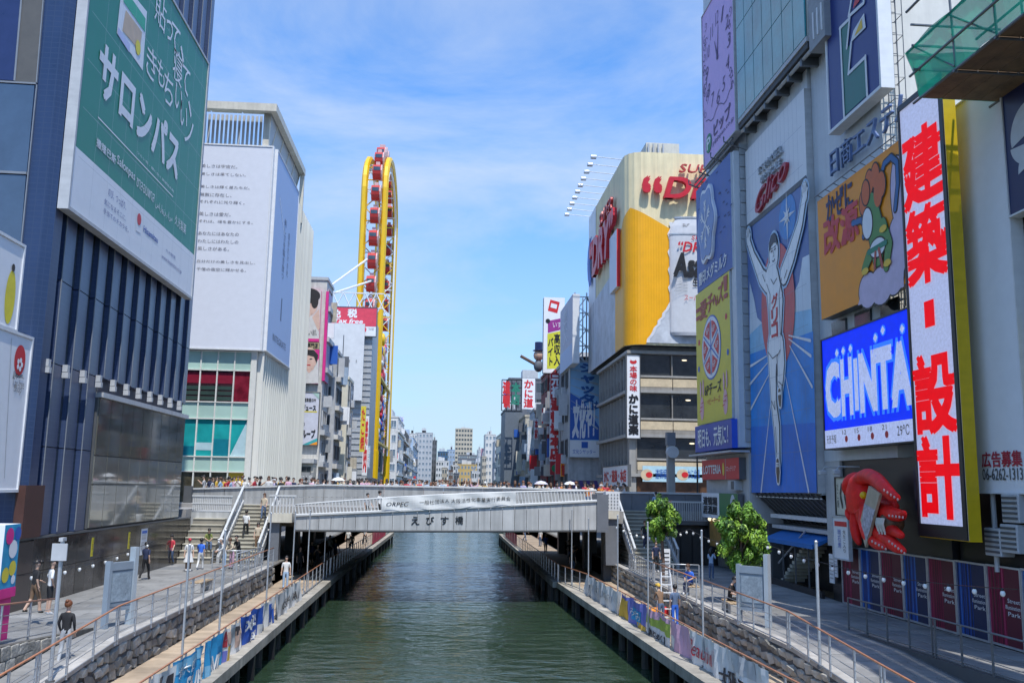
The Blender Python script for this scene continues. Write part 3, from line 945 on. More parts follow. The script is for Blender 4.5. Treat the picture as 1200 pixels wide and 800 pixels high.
s.poly([(159, 246), (166, 254), (164, 274), (158.5, 270)], M_print, 2); s.disc((162.3, 257), .28, .28, M_red, 3)
s.text("Hisamitsu", (168, 264), (184, 285), M_blueprint, off=.01)
s.text("久光製薬", (194, 291), (205, 304), ink); s.text("www.hisamitsu.co.jp", (189, 297), (212, 322), ink)
s.done()
s.seams(11, 7, M_lgrey)
MB().box(BX + .02, -15.06, 35.3, 52.0, 17.6, 31).build("bracket", M_dsteel, s.o)

# ------------------------------------------------------------------ two white boards at the camera end of the building
s = Sign("shop_board", "white board with a yellow fruit print, upper one at the left edge", "sign", 'L', -15.3, rect=(26.5, 33.1, 12.15, 15.15), depth=0.5, front=M_print, side=M_white, frame=M_white, fw=.1)
s.disc(s.fr(.905, .35), .36, .95, mat("yellow_print", (0.80, 0.66, 0.03)), raw=True); s.disc(s.fr(.905, .70), .12, .14, mat("dark_ink", (.05, .04, .03), .6), 2, raw=True); s.done()
s = Sign("shop_board", "tall white tax free board with a red blossom, lower one at the left edge", "sign", 'L', -15.3, rect=(26.5, 34.45, 6.55, 12.0), depth=0.5, front=M_print, side=M_white, frame=M_white, fw=.1)
c = s.px(23, 422)
s.disc(c, .42, .55, M_red, raw=True)
for k in range(5):
    a = k * 2 * PI / 5
    s.disc((c[0] + .16 * math.cos(a), c[1] - .15 + .16 * math.sin(a)), .09, .1, M_print, 2, n=8, raw=True)
s.text("Japan.", (15, 434), (27, 446), M_black); s.text("Tax-free", (14.5, 442), (27, 456), M_grey); s.text("Shop", (16, 450), (24, 463), M_grey)
s.poly([(13, 396), (13.6, 396), (5, 560), (4.4, 560)], M_lgrey); s.done()

# ================================================================== LEFT BANK: white finned building past the bridge
QX, QY0, QY1 = -15.3, 74.4, 98.0
M_mint = mat("mint_glass_band", (0.42, 0.60, 0.53), 0.25, var=0.08, scale=.4, rand=.08)
M_fin = mat("ivory_fin", (0.70, 0.69, 0.63), 0.5, var=0.08, rand=.07)
qb = thing("finned_building", "white building with ivory fins, mint bands and a wraparound advert past the bridge", "building", (QX - 8, 86, 5.25))
MB().box(-40, QX, QY0 + .3, QY1, 5.25, 34.2, 0).build("wall", M_mint, qb)
win_r = glassy("red_lit_glass", (0.20, 0.015, 0.03), rough=.12, var=.6, scale=.8)
win_t = glassy("teal_poster_glass", (0.02, 0.36, 0.36), rough=.12, var=.3, scale=.3)
win_g = glassy("shop_front_glass", (0.10, 0.09, 0.06), rough=.1, var=.6, scale=.8)
bands = [(5.25, 7.67, 'g'), (7.67, 8.85, 'm'), (8.85, 11.85, 't'), (11.85, 13.19, 'm'), (13.19, 15.76, 'r'), (15.76, 17.3, 'm')]
bay = 1.33
M_dteal = mat("dark_teal_print", (0.01, 0.19, 0.25), .3); M_pteal = mat("pale_teal_print", (0.45, 0.62, 0.66), .3)
for k in range(9):
    x1 = QX - .42 - k * bay; x0 = x1 - bay
    for z0, z1, t in bands:
        if t == 'm':
            MB().box(x0 + .02, x1 - .02, QY0 + .1, QY0 + .28, z0 + .03, z1 - .03).build("mint_panel", M_mint, qb)
        else:
            m = {'g': win_g, 't': win_t, 'r': win_r}[t]
            if t == 'r' and k in (1, 2, 3): m = glassy("red_dark_glass", (0.05, 0.02, 0.025), rough=.1, var=.6)
            if t == 'g' and k == 0: m = mat("ochre_panel", (0.50, 0.35, 0.03), .5)
            w = MB().box(x0 + .04, x1 - .04, QY0 + .16, QY0 + .26, z0 + .03, z1 - .03).build("window_pane", m, qb)
            if t == 't' and k < 4:
                f = MB()
                if k == 0: f.prism([(x0 + .05, QY0 + .155, z0 + .05), (x1 - .05, QY0 + .155, z0 + .05), (x1 - .05, QY0 + .155, z1 - .05)], (0, -.01, 0))
                else: f.box(x0 + .05, x1 - .05, QY0 + .145, QY0 + .155, z0 + .1 + .4 * (k == 2), z0 + 1.7 - .3 * k)
                f.build("poster", [M_pteal, M_dteal, M_pteal, M_dteal][k], qb)
            if t == 'r' and k in (1, 2, 3):
                MB().box(x0 + .05, x1 - .05, QY0 + .145, QY0 + .155, z0 + 1.5, z1 - .2).build("poster", mat("wine_print", (0.22, 0.01, 0.03), .4), qb)
                for r in range(3):
                    MB().box(x0 + .08, x1 - .08, QY0 + .135, QY0 + .155, z0 + .15 + r * .42, z0 + .45 + r * .42).build("seat_row", mat("green_black", (.02, .05, .04), .6), qb)
    MB().box(x1 - .05, x1 + .05, QY0, QY0 + .3, 5.25, 17.3).build("mullion", M_fin, qb)
for z0, z1, t in bands:
    MB().box(QX - .42 - 9 * bay, QX - .1, QY0 - .02, QY0 + .3, z1 - .045, z1 + .045).build("floor_edge", M_fin, qb)
MB().box(QX - .42, QX, QY0 - .05, QY0 + .5, 5.25, 17.4).build("corner_column", M_fin, qb)
MB().box(QX - .4, QX + .06, QY1 - .3, QY1 + .02, 5.25, 34.2).build("corner_column", M_fin, qb)
fin = MB().box(0, .5, -.06, .06, 0, 1).mesh("fin", M_fin)
y = QY0 + .45; k = 0
while y < QY1 - .2:
    top = 17.3 if y < 86.2 else 34.0
    inst("fin", fin, qb, Matrix.Translation((QX, y, 5.3)) @ Matrix.Diagonal((1, 1, top - 5.3, 1)))
    y += 0.94 if y < 86.2 else .80
for z in (11.9, 17.45, 23.4, 29.4):
    MB().box(QX, QX + .2, QY0 + .5 if z < 17.3 else 86.2, QY1 - .3, z - .1, z + .1).build("floor_edge", M_fin, qb)
MB().tube([Vector((QX + .06, QY0 + .2, 17.38)), Vector((QX + .56, 86.2, 17.38))], .09, 6).build("ledge", M_lgrey, qb)
# wraparound advert
M_lav = mat("lavender_white_print", (0.72, 0.74, 0.80), .45, var=.03)
M_lavb = mat("pale_blue_print", (0.36, 0.46, 0.68), .45, var=.04)
s = Sign("advert_screen", "tall white advert with lines of small dark text on the finned building", "billboard", 'F', QY0 - .35, rect=(-27.0, -15.0, 17.5, 34.55), depth=0.6, front=M_lav, side=M_white, frame=M_white, fw=.12)
lines = [("美しさは宇宙だ。", 195), ("美しさは果てしない。", 204.5), ("美しさは輝く星たちだ。", 219.5), ("無数に存在し、", 228.5), ("それぞれに光り輝く。", 237), ("美しさは愛だ。", 251), ("それは、魂を豊かにする。", 260), ("あなたにはあなたの", 274), ("わたしにはわたしの", 283), ("美しさがある。", 291.5), ("自分だけの美しさを見出し、", 307), ("千億の夜空に輝かせる。", 316)]
inkd = mat("grey_ink", (0.16, 0.16, 0.19), .5)
for t, y in lines:
    x0 = 236 - (y - 195) * .045
    s.text(t, (x0, y - 2.9), (x0 + 5.25 * len(t), y + 2.9), inkd, align='LEFT')
s.done()
s2 = Sign("advert_screen", "pale blue side of the wraparound advert facing the canal", "billboard", 'L', QX + .62, rect=(QY0 + .3, 86.0, 17.55, 34.5), depth=0.6, front=M_lavb, side=M_white, frame=M_white, fw=.1)
for i in range(9):
    s2.rect(.18 + .03 * i, .78 - i * .016, .20 + .03 * i, .80 - i * .016, M_lav)
s2.vtext("美しさを解き放つ", .42, .42, .52, .74, mat("blue_grey_ink", (.10, .13, .22), .5))
s2.vtext("自分だけの光", .62, .46, .69, .70, mat("blue_grey_ink", (.10, .13, .22)))
s2.ftext("INTEGRATE", .22, .07, .78, .105, mat("blue_grey_ink", (.10, .13, .22))); s2.rect(.48, .2, .52, .32, mat("blue_grey_ink", (.1, .13, .22))); s2.done()
# roof canopy: pale beams, soffit panels and perforated screens
cz = 37.75
cy0, cy1, cx1 = 73.2, 89.4, -14.7
MB().box(-32, cx1, cy0, cy0 + .5, cz - .35, cz + .3).build("canopy_beam", M_cream, qb)
MB().box(cx1 - .5, cx1, cy0 + .5, cy1, cz - .35, cz + .298).build("canopy_beam", M_cream, qb)
MB().box(-32, cx1 - .5, cy1 - .5, cy1, cz - .35, cz + .296).build("canopy_beam", M_cream, qb)
M_perf = mat("perforated_panel", (0.46, 0.49, 0.52), .5, var=.25, scale=12)
for k in range(6):
    xa = cx1 - .55 - (k + 1) * 2.6
    MB().box(xa + .05, xa + 2.55, cy0 + .55, QY0 + .6, cz + .05, cz + .12).build("soffit_panel", M_cream, qb)
for k in range(5):
    ya = cy0 + .6 + k * 3.1
    P = [(cx1 - .52, ya + .05, cz - .1), (cx1 - .52, ya + 3.0, cz - .1), (QX - .6, ya + 3.0, 34.5), (QX - .6, ya + .05, 34.5)]
    if k == 0: P[3] = (QX - .6, ya + 3.0, 34.5); P = P[:3]
    MB().prism(P, (0, 0, .06)).build("screen_panel", M_perf, qb)
    MB().tube([P[1], P[2]], .09, 6).build("canopy_rib", M_cream, qb)
for k in range(22):
    x = QX - .8 - k * .36
    MB().box(x, x + .2, QY0 + .9, QY0 + 1.0, 34.6, cz + .02).build("grille_bar", M_lgrey, qb)
MB().box(QX - .6, QX - .1, QY0 - .2, QY0 + .3, 34.7, cz + .03).build("canopy_post", M_cream, qb)
MB().box(cx1 - .45, cx1 - .05, cy1 - .45, cy1 - .05, 32.4, cz - .36).build("canopy_post", M_cream, qb)
MB().box(QX, cx1 - .1, cy1 - .4, cy1 - .1, 32.4, 32.8).build("canopy_beam", M_cream, qb)
# ================================================================== RIGHT BANK: the sign-covered row
M_paleb = mat("pale_blue_grey_wall", (0.58, 0.62, 0.66), .5, var=.05, streak=.15)
M_lit = mat("sunlit_cream_wall", (0.70, 0.68, 0.62), .6, var=.06, streak=.2)  # sun on the camera-side ends put into the wall colour
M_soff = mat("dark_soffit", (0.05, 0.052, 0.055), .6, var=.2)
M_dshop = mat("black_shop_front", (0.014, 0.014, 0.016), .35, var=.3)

# --- corner building with three stacked signs
cbld = thing("corner_building", "grey corner building carrying the purple clock and cheese signs", "building", (22, 53.5, 2.25))
MB().box(17.05, 40, 49.45, 57.6, 9.0, 44).build("wall", M_paleb, cbld)
MB().box(16.75, 40, 49.4, 57.6, 5.2, 9.0).build("lower_wall", M_lgrey, cbld)
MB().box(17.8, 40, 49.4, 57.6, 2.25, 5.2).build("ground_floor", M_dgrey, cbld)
MB().box(16.28, 17.05, 49.45, 50.2, 9.3, 26.4).build("sign_column", M_paleb, cbld)
y_ = 10.0
for k in range(24):
    z = 9.6 + k * .72
    MB().box(16.6, 17.1, 49.36, 49.44, z, z + .66).build("cladding_panel", mat("grey_tile", (0.34, 0.37, 0.40), .5, var=.12), cbld)
for z in (26.75, 27.1):
    MB().tube([(16.2, 49.3, z), (16.2, 57.2, z)], .06, 6).build("pipe", M_dsteel, cbld)
for y in (49.4, 52, 54.6, 57):
    MB().tube([(17.1, y, 26.4), (15.7, y, 26.9), (15.7, y, 27.2)], .05, 6).build("bracket", M_dsteel, cbld)
M_lilac = mat("lilac_print", (0.62, 0.42, 0.76), .5, var=.04)
M_vio = mat("dark_violet_ink", (0.07, 0.03, 0.13), .5)
s = Sign("clock_sign", "tall lilac clock sign with swirling numerals and a green P logo reading ピップ", "sign", 'R', 16.2, rect=(55.05, 48.65, 27.35, 37.7), depth=.5, front=M_lilac, side=M_lgrey, frame=M_lgrey, fw=.06)
cxk, cyk = s.w * .5, s.h * .58
for k in range(12):
    a = PI / 2 - (k + 1) * PI / 6
    x, y = cxk + 2.25 * math.cos(a), cyk + 2.6 * math.sin(a)
    s.text(str(k + 1), (x - .32, y + .42), (x + .32, y - .42), M_vio, raw=True, shear=.2, off=-.01)
s.stroke([(cxk, cyk), (cxk + .25, cyk + 2.0)], [.16, .05], M_vio, 3, raw=True); s.stroke([(cxk, cyk), (cxk - .5, cyk + 1.3)], [.22, .06], M_vio, 3, raw=True); s.disc((cxk, cyk), .16, .16, M_vio, 4, raw=True)
for k in range(26):
    e = rnd.choice((0, 1)); x = rnd.uniform(.3, .9) if e else s.w - rnd.uniform(.3, .9)
    y = s.h * (.28 + .7 * k / 26)
    P = [(x + .35 * (1 - t / 9) * math.cos(t * .8 + k), y + .35 * (1 - t / 9) * math.sin(t * .8 + k)) for t in range(9)]
    s.stroke(P, .05, M_vio, 1, raw=True)
s.stroke([(x_ * s.w / 12, s.h * .26 + .25 * math.sin(x_ * 1.3)) for x_ in range(1, 12)], .06, M_vio, 1, raw=True)
s.disc(s.fr(.17, .12), .62, .62, mat("logo_green", (.01, .22, .08), .5), 2, raw=True)
s.ftext("P", .11, .085, .23, .155, M_print, k=3, off=.02)
s.ftext("ピップ", .34, .115, .86, .2, M_vio, off=.02)
s.ftext("pipjapan.co.jp", .30, .065, .95, .1, M_vio); s.done()
M_snow = mat("snow_blue_print", (0.04, 0.10, 0.36), .45, var=.12, scale=.7)
s = Sign("brand_sign", "deep blue sign with a pale snowflake plaque reading 雪印メグミルク", "sign", 'R', 16.2, rect=(57.1, 49.8, 19.55, 26.45), depth=.6, front=M_snow, side=M_paleb)
for k in range(44):
    x, y = rnd.uniform(.02, .98), rnd.uniform(.03, .97)
    s.rect(x, y, x + .05, y + .012, mat("night_blue_print", (.012, .03, .14), .5), 1)
cs = s.fr(.37, .56)
for rr, m, k, th in ((1.0, M_print, 1, .16), (.9, mat("plaque_blue", (.18, .27, .52), .45), 2, .20)):
    pts = []
    for i in range(48):
        a = 2 * PI * i / 48
        q = 1 + .09 * math.cos(6 * a)
        pts.append((cs[0] + 1.75 * rr * q * math.cos(a), cs[1] + 2.45 * rr * q * math.sin(a)))
    s.poly(pts, m, raw=True, th=th)
for i in range(6):
    a = PI / 2 + i * PI / 3
    e = (cs[0] + 1.0 * math.cos(a), cs[1] + 1.5 * math.sin(a))
    s.stroke([cs, e], .13, M_print, 18, raw=True)
    for f in (.5, .75):
        m_ = (cs[0] + f * math.cos(a), cs[1] + 1.5 * f * math.sin(a))
        for d in (.6, -.6):
            s.stroke([m_, (m_[0] + .35 * math.cos(a + d), m_[1] + .45 * math.sin(a + d))], .1, M_print, 18, raw=True)
s.ftext("雪印メグミルク", .06, .05, .86, .17, M_print, off=.02); s.done()
M_yel = mat("bright_yellow_print", (0.72, 0.60, 0.06), .5, var=.05)
M_pink = mat("pink_print", (0.75, 0.42, 0.46), .5)
M_brick = mat("brick_red_ink", (0.45, 0.08, 0.05), .5)
s = Sign("cheese_sign", "yellow sign with a round box of six red cheese wedges below the snowflake sign", "sign", 'R', 16.2, rect=(57.55, 50.45, 10.97, 19.5), depth=.35, front=M_yel, side=M_paleb)
for ch, x0, x1, y0, y1 in (("＝", .02, .14, .80, .88), ("愛", .15, .36, .78, .92), ("チ", .38, .54, .80, .93), ("〜", .55, .68, .82, .90), ("ズ", .69, .84, .82, .96), ("！", .86, .95, .83, .98)):
    s.ftext(ch, x0, y0, x1, y1, M_brick, off=.02)
cs = s.fr(.47, .54)
s.disc(cs, 2.0, 2.0, M_blueprint, 1, raw=True); s.disc(cs, 1.9, 1.9, M_print, 2, raw=True)
for i in range(6):
    a0 = i * PI / 3 + .1 + PI / 6; a1 = a0 + PI / 3 - .2
    P = [(cs[0] + r_ * math.cos(a), cs[1] + r_ * math.sin(a)) for r_, a in [(.55, (a0 + a1) / 2)] + [(1.65, a0 + (a1 - a0) * t / 5) for t in range(6)]]
    s.poly(P, M_red, 3, raw=True)
    a = (a0 + a1) / 2
    s.text("6P", (cs[0] + 1.25 * math.cos(a) - .28, cs[1] + 1.25 * math.sin(a) + .2), (cs[0] + 1.25 * math.cos(a) + .28, cs[1] + 1.25 * math.sin(a) - .2), M_print, k=4, raw=True)
    s.stroke([cs, (cs[0] + 1.7 * math.cos(a0 - .1), cs[1] + 1.7 * math.sin(a0 - .1))], .09, M_blueprint, 4, raw=True)
for fx in (.16, .84):
    for dx, dy, rx, ry in ((0, .12, .42, .75), (-.03, .26, .16, .55), (.05, .27, .15, .55)):
        c = s.fr(fx + dx, dy); s.disc(c, rx, ry, M_pink, 1 + (dy > .2), raw=True, n=16)
    for f in range(3):
        c = s.fr(fx - .03 + f * .03, .12); s.stroke([(c[0] - .25, c[1] + f * .25 - .2), (c[0] + .2, c[1] + .05 + f * .25 - .2)], .05, M_red, 4, raw=True)
for hx, hy in ((.10, .62), (.9, .7), (.08, .42), (.93, .45)):
    c = s.fr(hx, hy); s.disc(c, .2, .2, M_red if hy > .6 else M_blueprint, 1, raw=True, n=10)
s.ftext("6Pチーズ", .26, .2, .74, .29, mat("dark_ink", (.05, .04, .03), .6), off=.01); s.ftext("ベビーチーズ", .32, .13, .70, .18, M_red); s.done()
s = Sign("slogan_sign", "deep blue box sign with white brush writing 明日も、元気に！", "sign", 'R', 15.95, rect=(57.25, 49.8, 9.27, 10.88), depth=.75, front=mat("royal_blue_print", (.02, .055, .36), .4), side=mat("royal_blue_side", (.03, .10, .62), .4))
s.ftext("明日も、元気に！", .10, .14, .92, .86, M_print, off=.015); s.done()
b = MB(); b.box(15.7, 16.75, 49.2, 57.9, 9.02, 9.12)
b.build("ledge", M_lgrey, cbld)
s = Sign("shop_sign", "red LOTTERIA sign on the corner building", "sign", 'R', 16.35, rect=(57.2, 49.9, 7.55, 8.75), depth=.4, front=M_red, side=M_dgrey, frame=None)
s.ftext("LOTTERIA", .06, .3, .55, .72, M_print, off=.02); s.disc(s.fr(.61, .5), .2, .38, M_yel, raw=True); s.ftext("ロッテリア", .70, .38, .93, .62, M_print); s.rect(.665, 0, .675, 1, M_lgrey); s.done()
s = Sign("shop_sign", "white and green sign board with dense black lettering under the red sign", "sign", 'R', 16.35, rect=(57.4, 50.2, 5.25, 6.75), depth=.3, front=M_print, side=M_dgrey)
s.rect(.52, 0, 1, 1, mat("leaf_green_print", (.06, .20, .07), .5)); s.disc(s.fr(.88, .5), .5, .7, M_paleb, 2, raw=True)
s.ftext("道頓堀\n居酒屋", .06, .16, .46, .84, M_black, off=.03); s.done()
s = Sign("lantern_sign", "amber box sign with small round lamps over the passage", "sign", 'R', 16.6, rect=(56.6, 51.4, 3.55, 5.1), depth=.4, front=mat("amber_print", (.42, .24, .07), .5, var=.3), side=M_dgrey, frame=M_black, fw=.08)
s.poly([s.fr(.6, .1), s.fr(.95, .1), s.fr(.95, .8), s.fr(.55, .8)], mat("dark_ink", (.05, .04, .03)), 1, raw=True)
s.done()
for k in range(5):
    MB().sphere((16.5, 56.2 - k, 5.16), .12, 0, 8, 5).build("lamp", mat("warm_bulb", (.9, .75, .5), .3, emit=.8), s.o)
MB().box(16.3, 16.75, 50.6, 51.8, 6.95, 7.5).build("air_conditioner", M_lgrey, cbld)
MB().box(16.28, 16.31, 50.7, 51.2, 7.0, 7.45).build("fan_grille", M_dgrey, cbld)

# --- glass box building above the runner panel
gb = thing("glass_box_building", "teal glass box overhanging the runner sign", "building", (20, 43, 27))
MB().box(16.35, 30, 38.5, 48.4, 27.6, 44, 0).build("wall", M_lit, gb)
M_teal = glassy("teal_glass", (0.05, 0.27, 0.30), rough=.08, var=.35, scale=.4)
for i in range(7):
    for k in range(6):
        y1 = 48.35 - i * 1.4; z0 = 27.85 + k * 2.75
        MB().box(16.22, 16.30, y1 - 1.36, y1 - .03, z0, z0 + 2.70).build("window_pane", M_teal, gb)
MB().box(16.24, 16.35, 38.5, 48.4, 27.6, 27.84).build("sill", M_lgrey, gb)
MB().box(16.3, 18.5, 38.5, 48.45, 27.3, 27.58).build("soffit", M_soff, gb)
MB().tube([(16.5, 38.4, 27.2), (16.5, 48.5, 27.2)], .09, 6).build("pipe", M_lgrey, gb)
for k in range(6):
    MB().box(16.4, 18.0, 39.5 + k * 1.65, 39.7 + k * 1.65, 26.9, 27.29).build("bracket", M_dsteel, gb)

# --- building with the runner panel
rb = thing("runner_building", "pale building behind the tall runner panel", "building", (22, 45, 2.25))
MB().box(17.1, 40, 40.6, 49.38, 6.6, 27.28).build("wall", M_paleb, rb)
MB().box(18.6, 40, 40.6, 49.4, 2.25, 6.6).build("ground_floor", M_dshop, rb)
s = Sign("runner_sign", "huge blue sign of a white clad runner with raised arms under a white Glico panel", "billboard", 'R', 16.9, rect=(49.25, 40.55, 6.87, 26.25), depth=.45, front=M_print, side=M_lgrey)
hB = (21.8 - 6.87) / s.h
M_rs1 = mat("runner_dusk_blue", (.10, .17, .42), .4, var=.12, scale=.3); M_rs2 = mat("runner_sea_blue", (.02, .26, .74), .45, var=.25, scale=.35); M_rcl = mat("runner_cloud", (.66, .74, .82), .45, var=.10, scale=.5)
M_rs3 = mat("runner_track_blue", (.012, .17, .66), .45, var=.22, scale=.3)
s.rect(0, 0, 1, hB, M_rs1, 1)
s.rect(0, hB * .985, 1, hB + .003, M_dgrey, 3)
# cloud banks, sea, track and its white lanes
s.poly([(879, 395), (879, 330), (884, 350), (888, 372), (895, 380), (905, 370), (930, 345), (937, 330), (941, 302), (949, 298), (952, 380)], M_rcl, 2)
s.poly([(879.5, 392), (900, 372), (952, 362), (955, 450), (880.5, 450)], mat("runner_haze_blue", (.28, .55, .78), .45, var=.2, scale=.4), 3)
s.poly([(880, 415), (954, 388), (958.5, 577), (882, 577)], M_rs2, 4)
s.poly([(881, 500), (957, 495), (958.5, 577), (882, 577)], M_rs3, 5)
wl = .09
for a, c in (((900, 417), (881, 429)), ((901, 425), (880.5, 450)), ((903, 438), (881.5, 479)), ((905, 470), (893.5, 576)), ((926, 393), (951.5, 399)), ((926, 397), (952, 417)), ((927, 405), (953.5, 453)), ((922.5, 442), (949.5, 576))):
    s.stroke([a, c], [wl * .7, wl * 1.7], M_print, 6)
s.disc((912.3, 359), 2.35, 3.3, mat("runner_sun_red", (.62, .08, .08), .4, var=.1), 5, n=36)
sb = s.px(923, 254)
s.disc(sb, 1.15, 1.15, mat("runner_flare_blue", (.04, .24, .62), .4, var=.2), 2, raw=True)
for i in range(8):
    a = i * PI / 4 + PI / 8 * 0
    l = 1.15 if i % 2 == 0 else .6
    p = Vector((math.cos(a), math.sin(a))); q = Vector((-p.y, p.x)) * .13; c = Vector(sb)
    s.poly([tuple(c + q), tuple(c + p * l * (1.25 if i in (2, 6) else 1)), tuple(c - q)], M_print, 3 + i % 2, raw=True)
s.disc(sb, .26, .26, M_print, 5, raw=True)
M_body = mat("runner_white", (.90, .91, .92), .4, var=.03); M_line = mat("runner_outline", (.055, .06, .075), .5); M_halo = mat("runner_halo", (.45, .62, .80), .4)
limbs = [  # (pixel path, widths)
    ([(880, 286), (884.5, 300), (895, 325), (901.5, 332)], [.45, .46, .85, 1.0]),
    ([(944.5, 233), (940, 262), (929, 300), (921, 322)], [.45, .55, .9, 1.0]),
    ([(906.5, 325), (911, 355), (911, 392), (909.5, 408)], [1.7, 2.0, 1.55, 1.75]),
    ([(907.5, 408), (908, 440), (909, 470), (912.5, 500), (914.5, 540)], [1.25, .85, .62, .70, .34]),
    ([(914.5, 405), (917, 425), (916.5, 446)], [1.3, 1.0, .72]),
    ([(916.8, 444), (916.5, 458)], [.5, .34]),
    ([(908.5, 305), (909.5, 328)], [.55, .75])]
for grow, m, k in ((.46, M_halo, 6.5), (.20, M_line, 7.2), (0, M_body, 8)):
    for p, w in limbs:
        s.stroke(p, [x + grow for x in w], m, k + (.25 if m is M_body else 0))
    s.disc((908.6, 296), .62 + grow / 2, .95 + grow / 2, m, k, n=24)
    for hx, hy in ((878.8, 279), (945.3, 226)):
        s.disc((hx, hy), .30 + grow / 2, .48 + grow / 2, m, k, n=14)
for hx, hy in ((878.8, 276), (945.3, 223)):
    c = s.px(hx, hy)
    for f in range(4):
        s.stroke([(c[0] - .22 + f * .13, c[1] - .02), (c[0] - .26 + f * .16, c[1] + .42 - .06 * abs(f - 1.5))], .10, M_body, 9, raw=True)
        if f: s.stroke([(c[0] - .27 + f * .13, c[1] - .1), (c[0] - .3 + f * .15, c[1] + .26)], .025, M_line, 9.6, raw=True)
    s.stroke([(c[0] + .22, c[1] - .25), (c[0] + .38, c[1] - .02)], .11, M_body, 9, raw=True)
hc = s.px(908.6, 296)      # a plain face with short dark hair
s.poly([(hc[0] + x, hc[1] + y) for x, y in ((-.60, .12), (-.55, .62), (-.25, .98), (.2, 1.0), (.54, .66), (.60, .2), (.42, .42), (.1, .5), (-.3, .42))], M_line, 10, raw=True)
for ex in (-.2, .25):
    s.stroke([(hc[0] + ex - .1, hc[1] + .1), (hc[0] + ex + .1, hc[1] + .12)], .07, M_line, 10, raw=True)
    s.stroke([(hc[0] + ex - .13, hc[1] + .24), (hc[0] + ex + .13, hc[1] + .26)], .05, M_line, 10, raw=True)
s.stroke([(hc[0] + .04, hc[1] + .05), (hc[0] + .1, hc[1] - .2), (hc[0] - .02, hc[1] - .22)], .04, M_line, 10, raw=True)
s.stroke([(hc[0] - .16, hc[1] - .42), (hc[0] + .02, hc[1] - .48), (hc[0] + .2, hc[1] - .4)], .06, M_line, 10, raw=True)
for p in ([(901, 333), (905, 345), (904.5, 370), (905.5, 392)], [(918.5, 326), (915.5, 345), (916.5, 372), (917, 392)], [(906, 327), (909, 333), (913, 326)], [(902.5, 412), (908, 420), (914, 415)], [(917, 410), (913, 418), (914, 440)], [(896, 322), (899, 330)], [(925, 316), (922, 326)], [(907, 470), (911, 480), (910.5, 470)], [(915, 447), (920, 452)], [(911.5, 500), (913, 530)]):
    s.stroke(p, .05, M_line, 10)
for ch, y in (("グ", 353), ("リ", 370), ("コ", 387)):
    c = s.px(910.3, y)
    s.text(ch, (c[0] - .42, c[1] + .36), (c[0] + .42, c[1] - .36), M_red, k=10, raw=True, off=.03)
M_shoe = mat("shoe_brown", (.10, .06, .035), .4)
for p, w in (([(914.6, 541), (915, 553), (915.2, 563)], [.36, .48, .26]), ([(916.8, 459), (917.2, 466), (917.5, 474)], [.36, .42, .24])):
    s.stroke(p, [x + .22 for x in w], M_body, 11); s.stroke(p, w, M_shoe, 12)
    for t in (0.02, .18, .34):
        a = Vector(s.px(*p[0])).lerp(Vector(s.px(*p[1])), t + .1); s.stroke([(a.x - .18, a.y), (a.x + .18, a.y)], .05, M_body, 13, raw=True)
s.done()
s.seams(16, 10, mat("seam_grey_blue", (.20, .25, .34), .5), .012)
# raised letters on the white panel
M_glred = mat("deep_red_letter", (.42, .03, .05), .4)
gy = s.px(888, 215)[0]; ge = s.px(925.5, 200)[0]
s.text("Glico", (gy, 22.95 - 6.87), (ge, 21.85 - 6.87), M_glred, k=1, extr=.2, shear=.4, raw=True, res=4, rise=.17)
for t_, a_, z_a in (("すこやかな毎日、", (890, 918), 24.5), ("ゆたかな人生", (893, 917), 23.85)):
    s.text(t_, (s.px(a_[0], 172)[0], z_a - 6.87), (s.px(a_[1], 160)[0], z_a - .5 - 6.87), M_steel, k=1, extr=.15, raw=True)
# sloping dark canopy under the panel, ledges, blue awning, stair behind glass
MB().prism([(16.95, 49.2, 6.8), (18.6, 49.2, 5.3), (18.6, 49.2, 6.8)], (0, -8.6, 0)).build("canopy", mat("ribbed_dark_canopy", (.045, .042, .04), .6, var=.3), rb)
for k in range(14):
    y = 49.0 - k * .62
    MB().prism([(16.93, y, 6.77), (17.0, y, 6.86), (18.58, y, 5.40), (18.5, y, 5.31)], (0, -.12, 0)).build("canopy_rib", M_dgrey, rb)
MB().box(17.6, 18.4, 40.4, 48.6, 5.55, 5.75).build("ledge", M_white, rb)
MB().box(17.6, 18.5, 40.4, 48.4, 5.02, 5.2).build("ledge", M_lgrey, rb)
aw = MB(); aw.prism([(17.9, 47.6, 4.95), (16.9, 47.6, 4.55), (16.9, 47.6, 4.35), (17.9, 47.6, 4.8)], (0, -6.2, 0))
solo("awning", "bright blue awning under the runner sign", "awning", aw, mat("blue_canvas", (.02, .16, .48), .6))
ag = glassy("dark_stair_glass", (.03, .035, .035), rough=.05, var=.4)
MB().box(17.0, 17.12, 40.7, 47.2, 2.26, 2.55).build("sill", M_black, rb)
for k in range(4):
    f = MB(); y = 47.1 - k * 1.62
    f.box(17.02, 17.08, y - .05, y, 2.55, 4.6)
    f.build("mullion", M_dgrey, rb)
for k in range(11):
    MB().box(17.4, 18.55, 46.8 - k * .32 - .3, 46.8 - k * .32, 2.4 + k * .2, 2.55 + k * .2).build("tread", mat("stair_stone", (.45, .44, .36), .8), rb)
for x in (17.35, 18.55):
    MB().tube([(x, 46.9, 3.3), (x, 43.2, 5.1)], .05, 6).build("stair_rail", M_steel, rb)
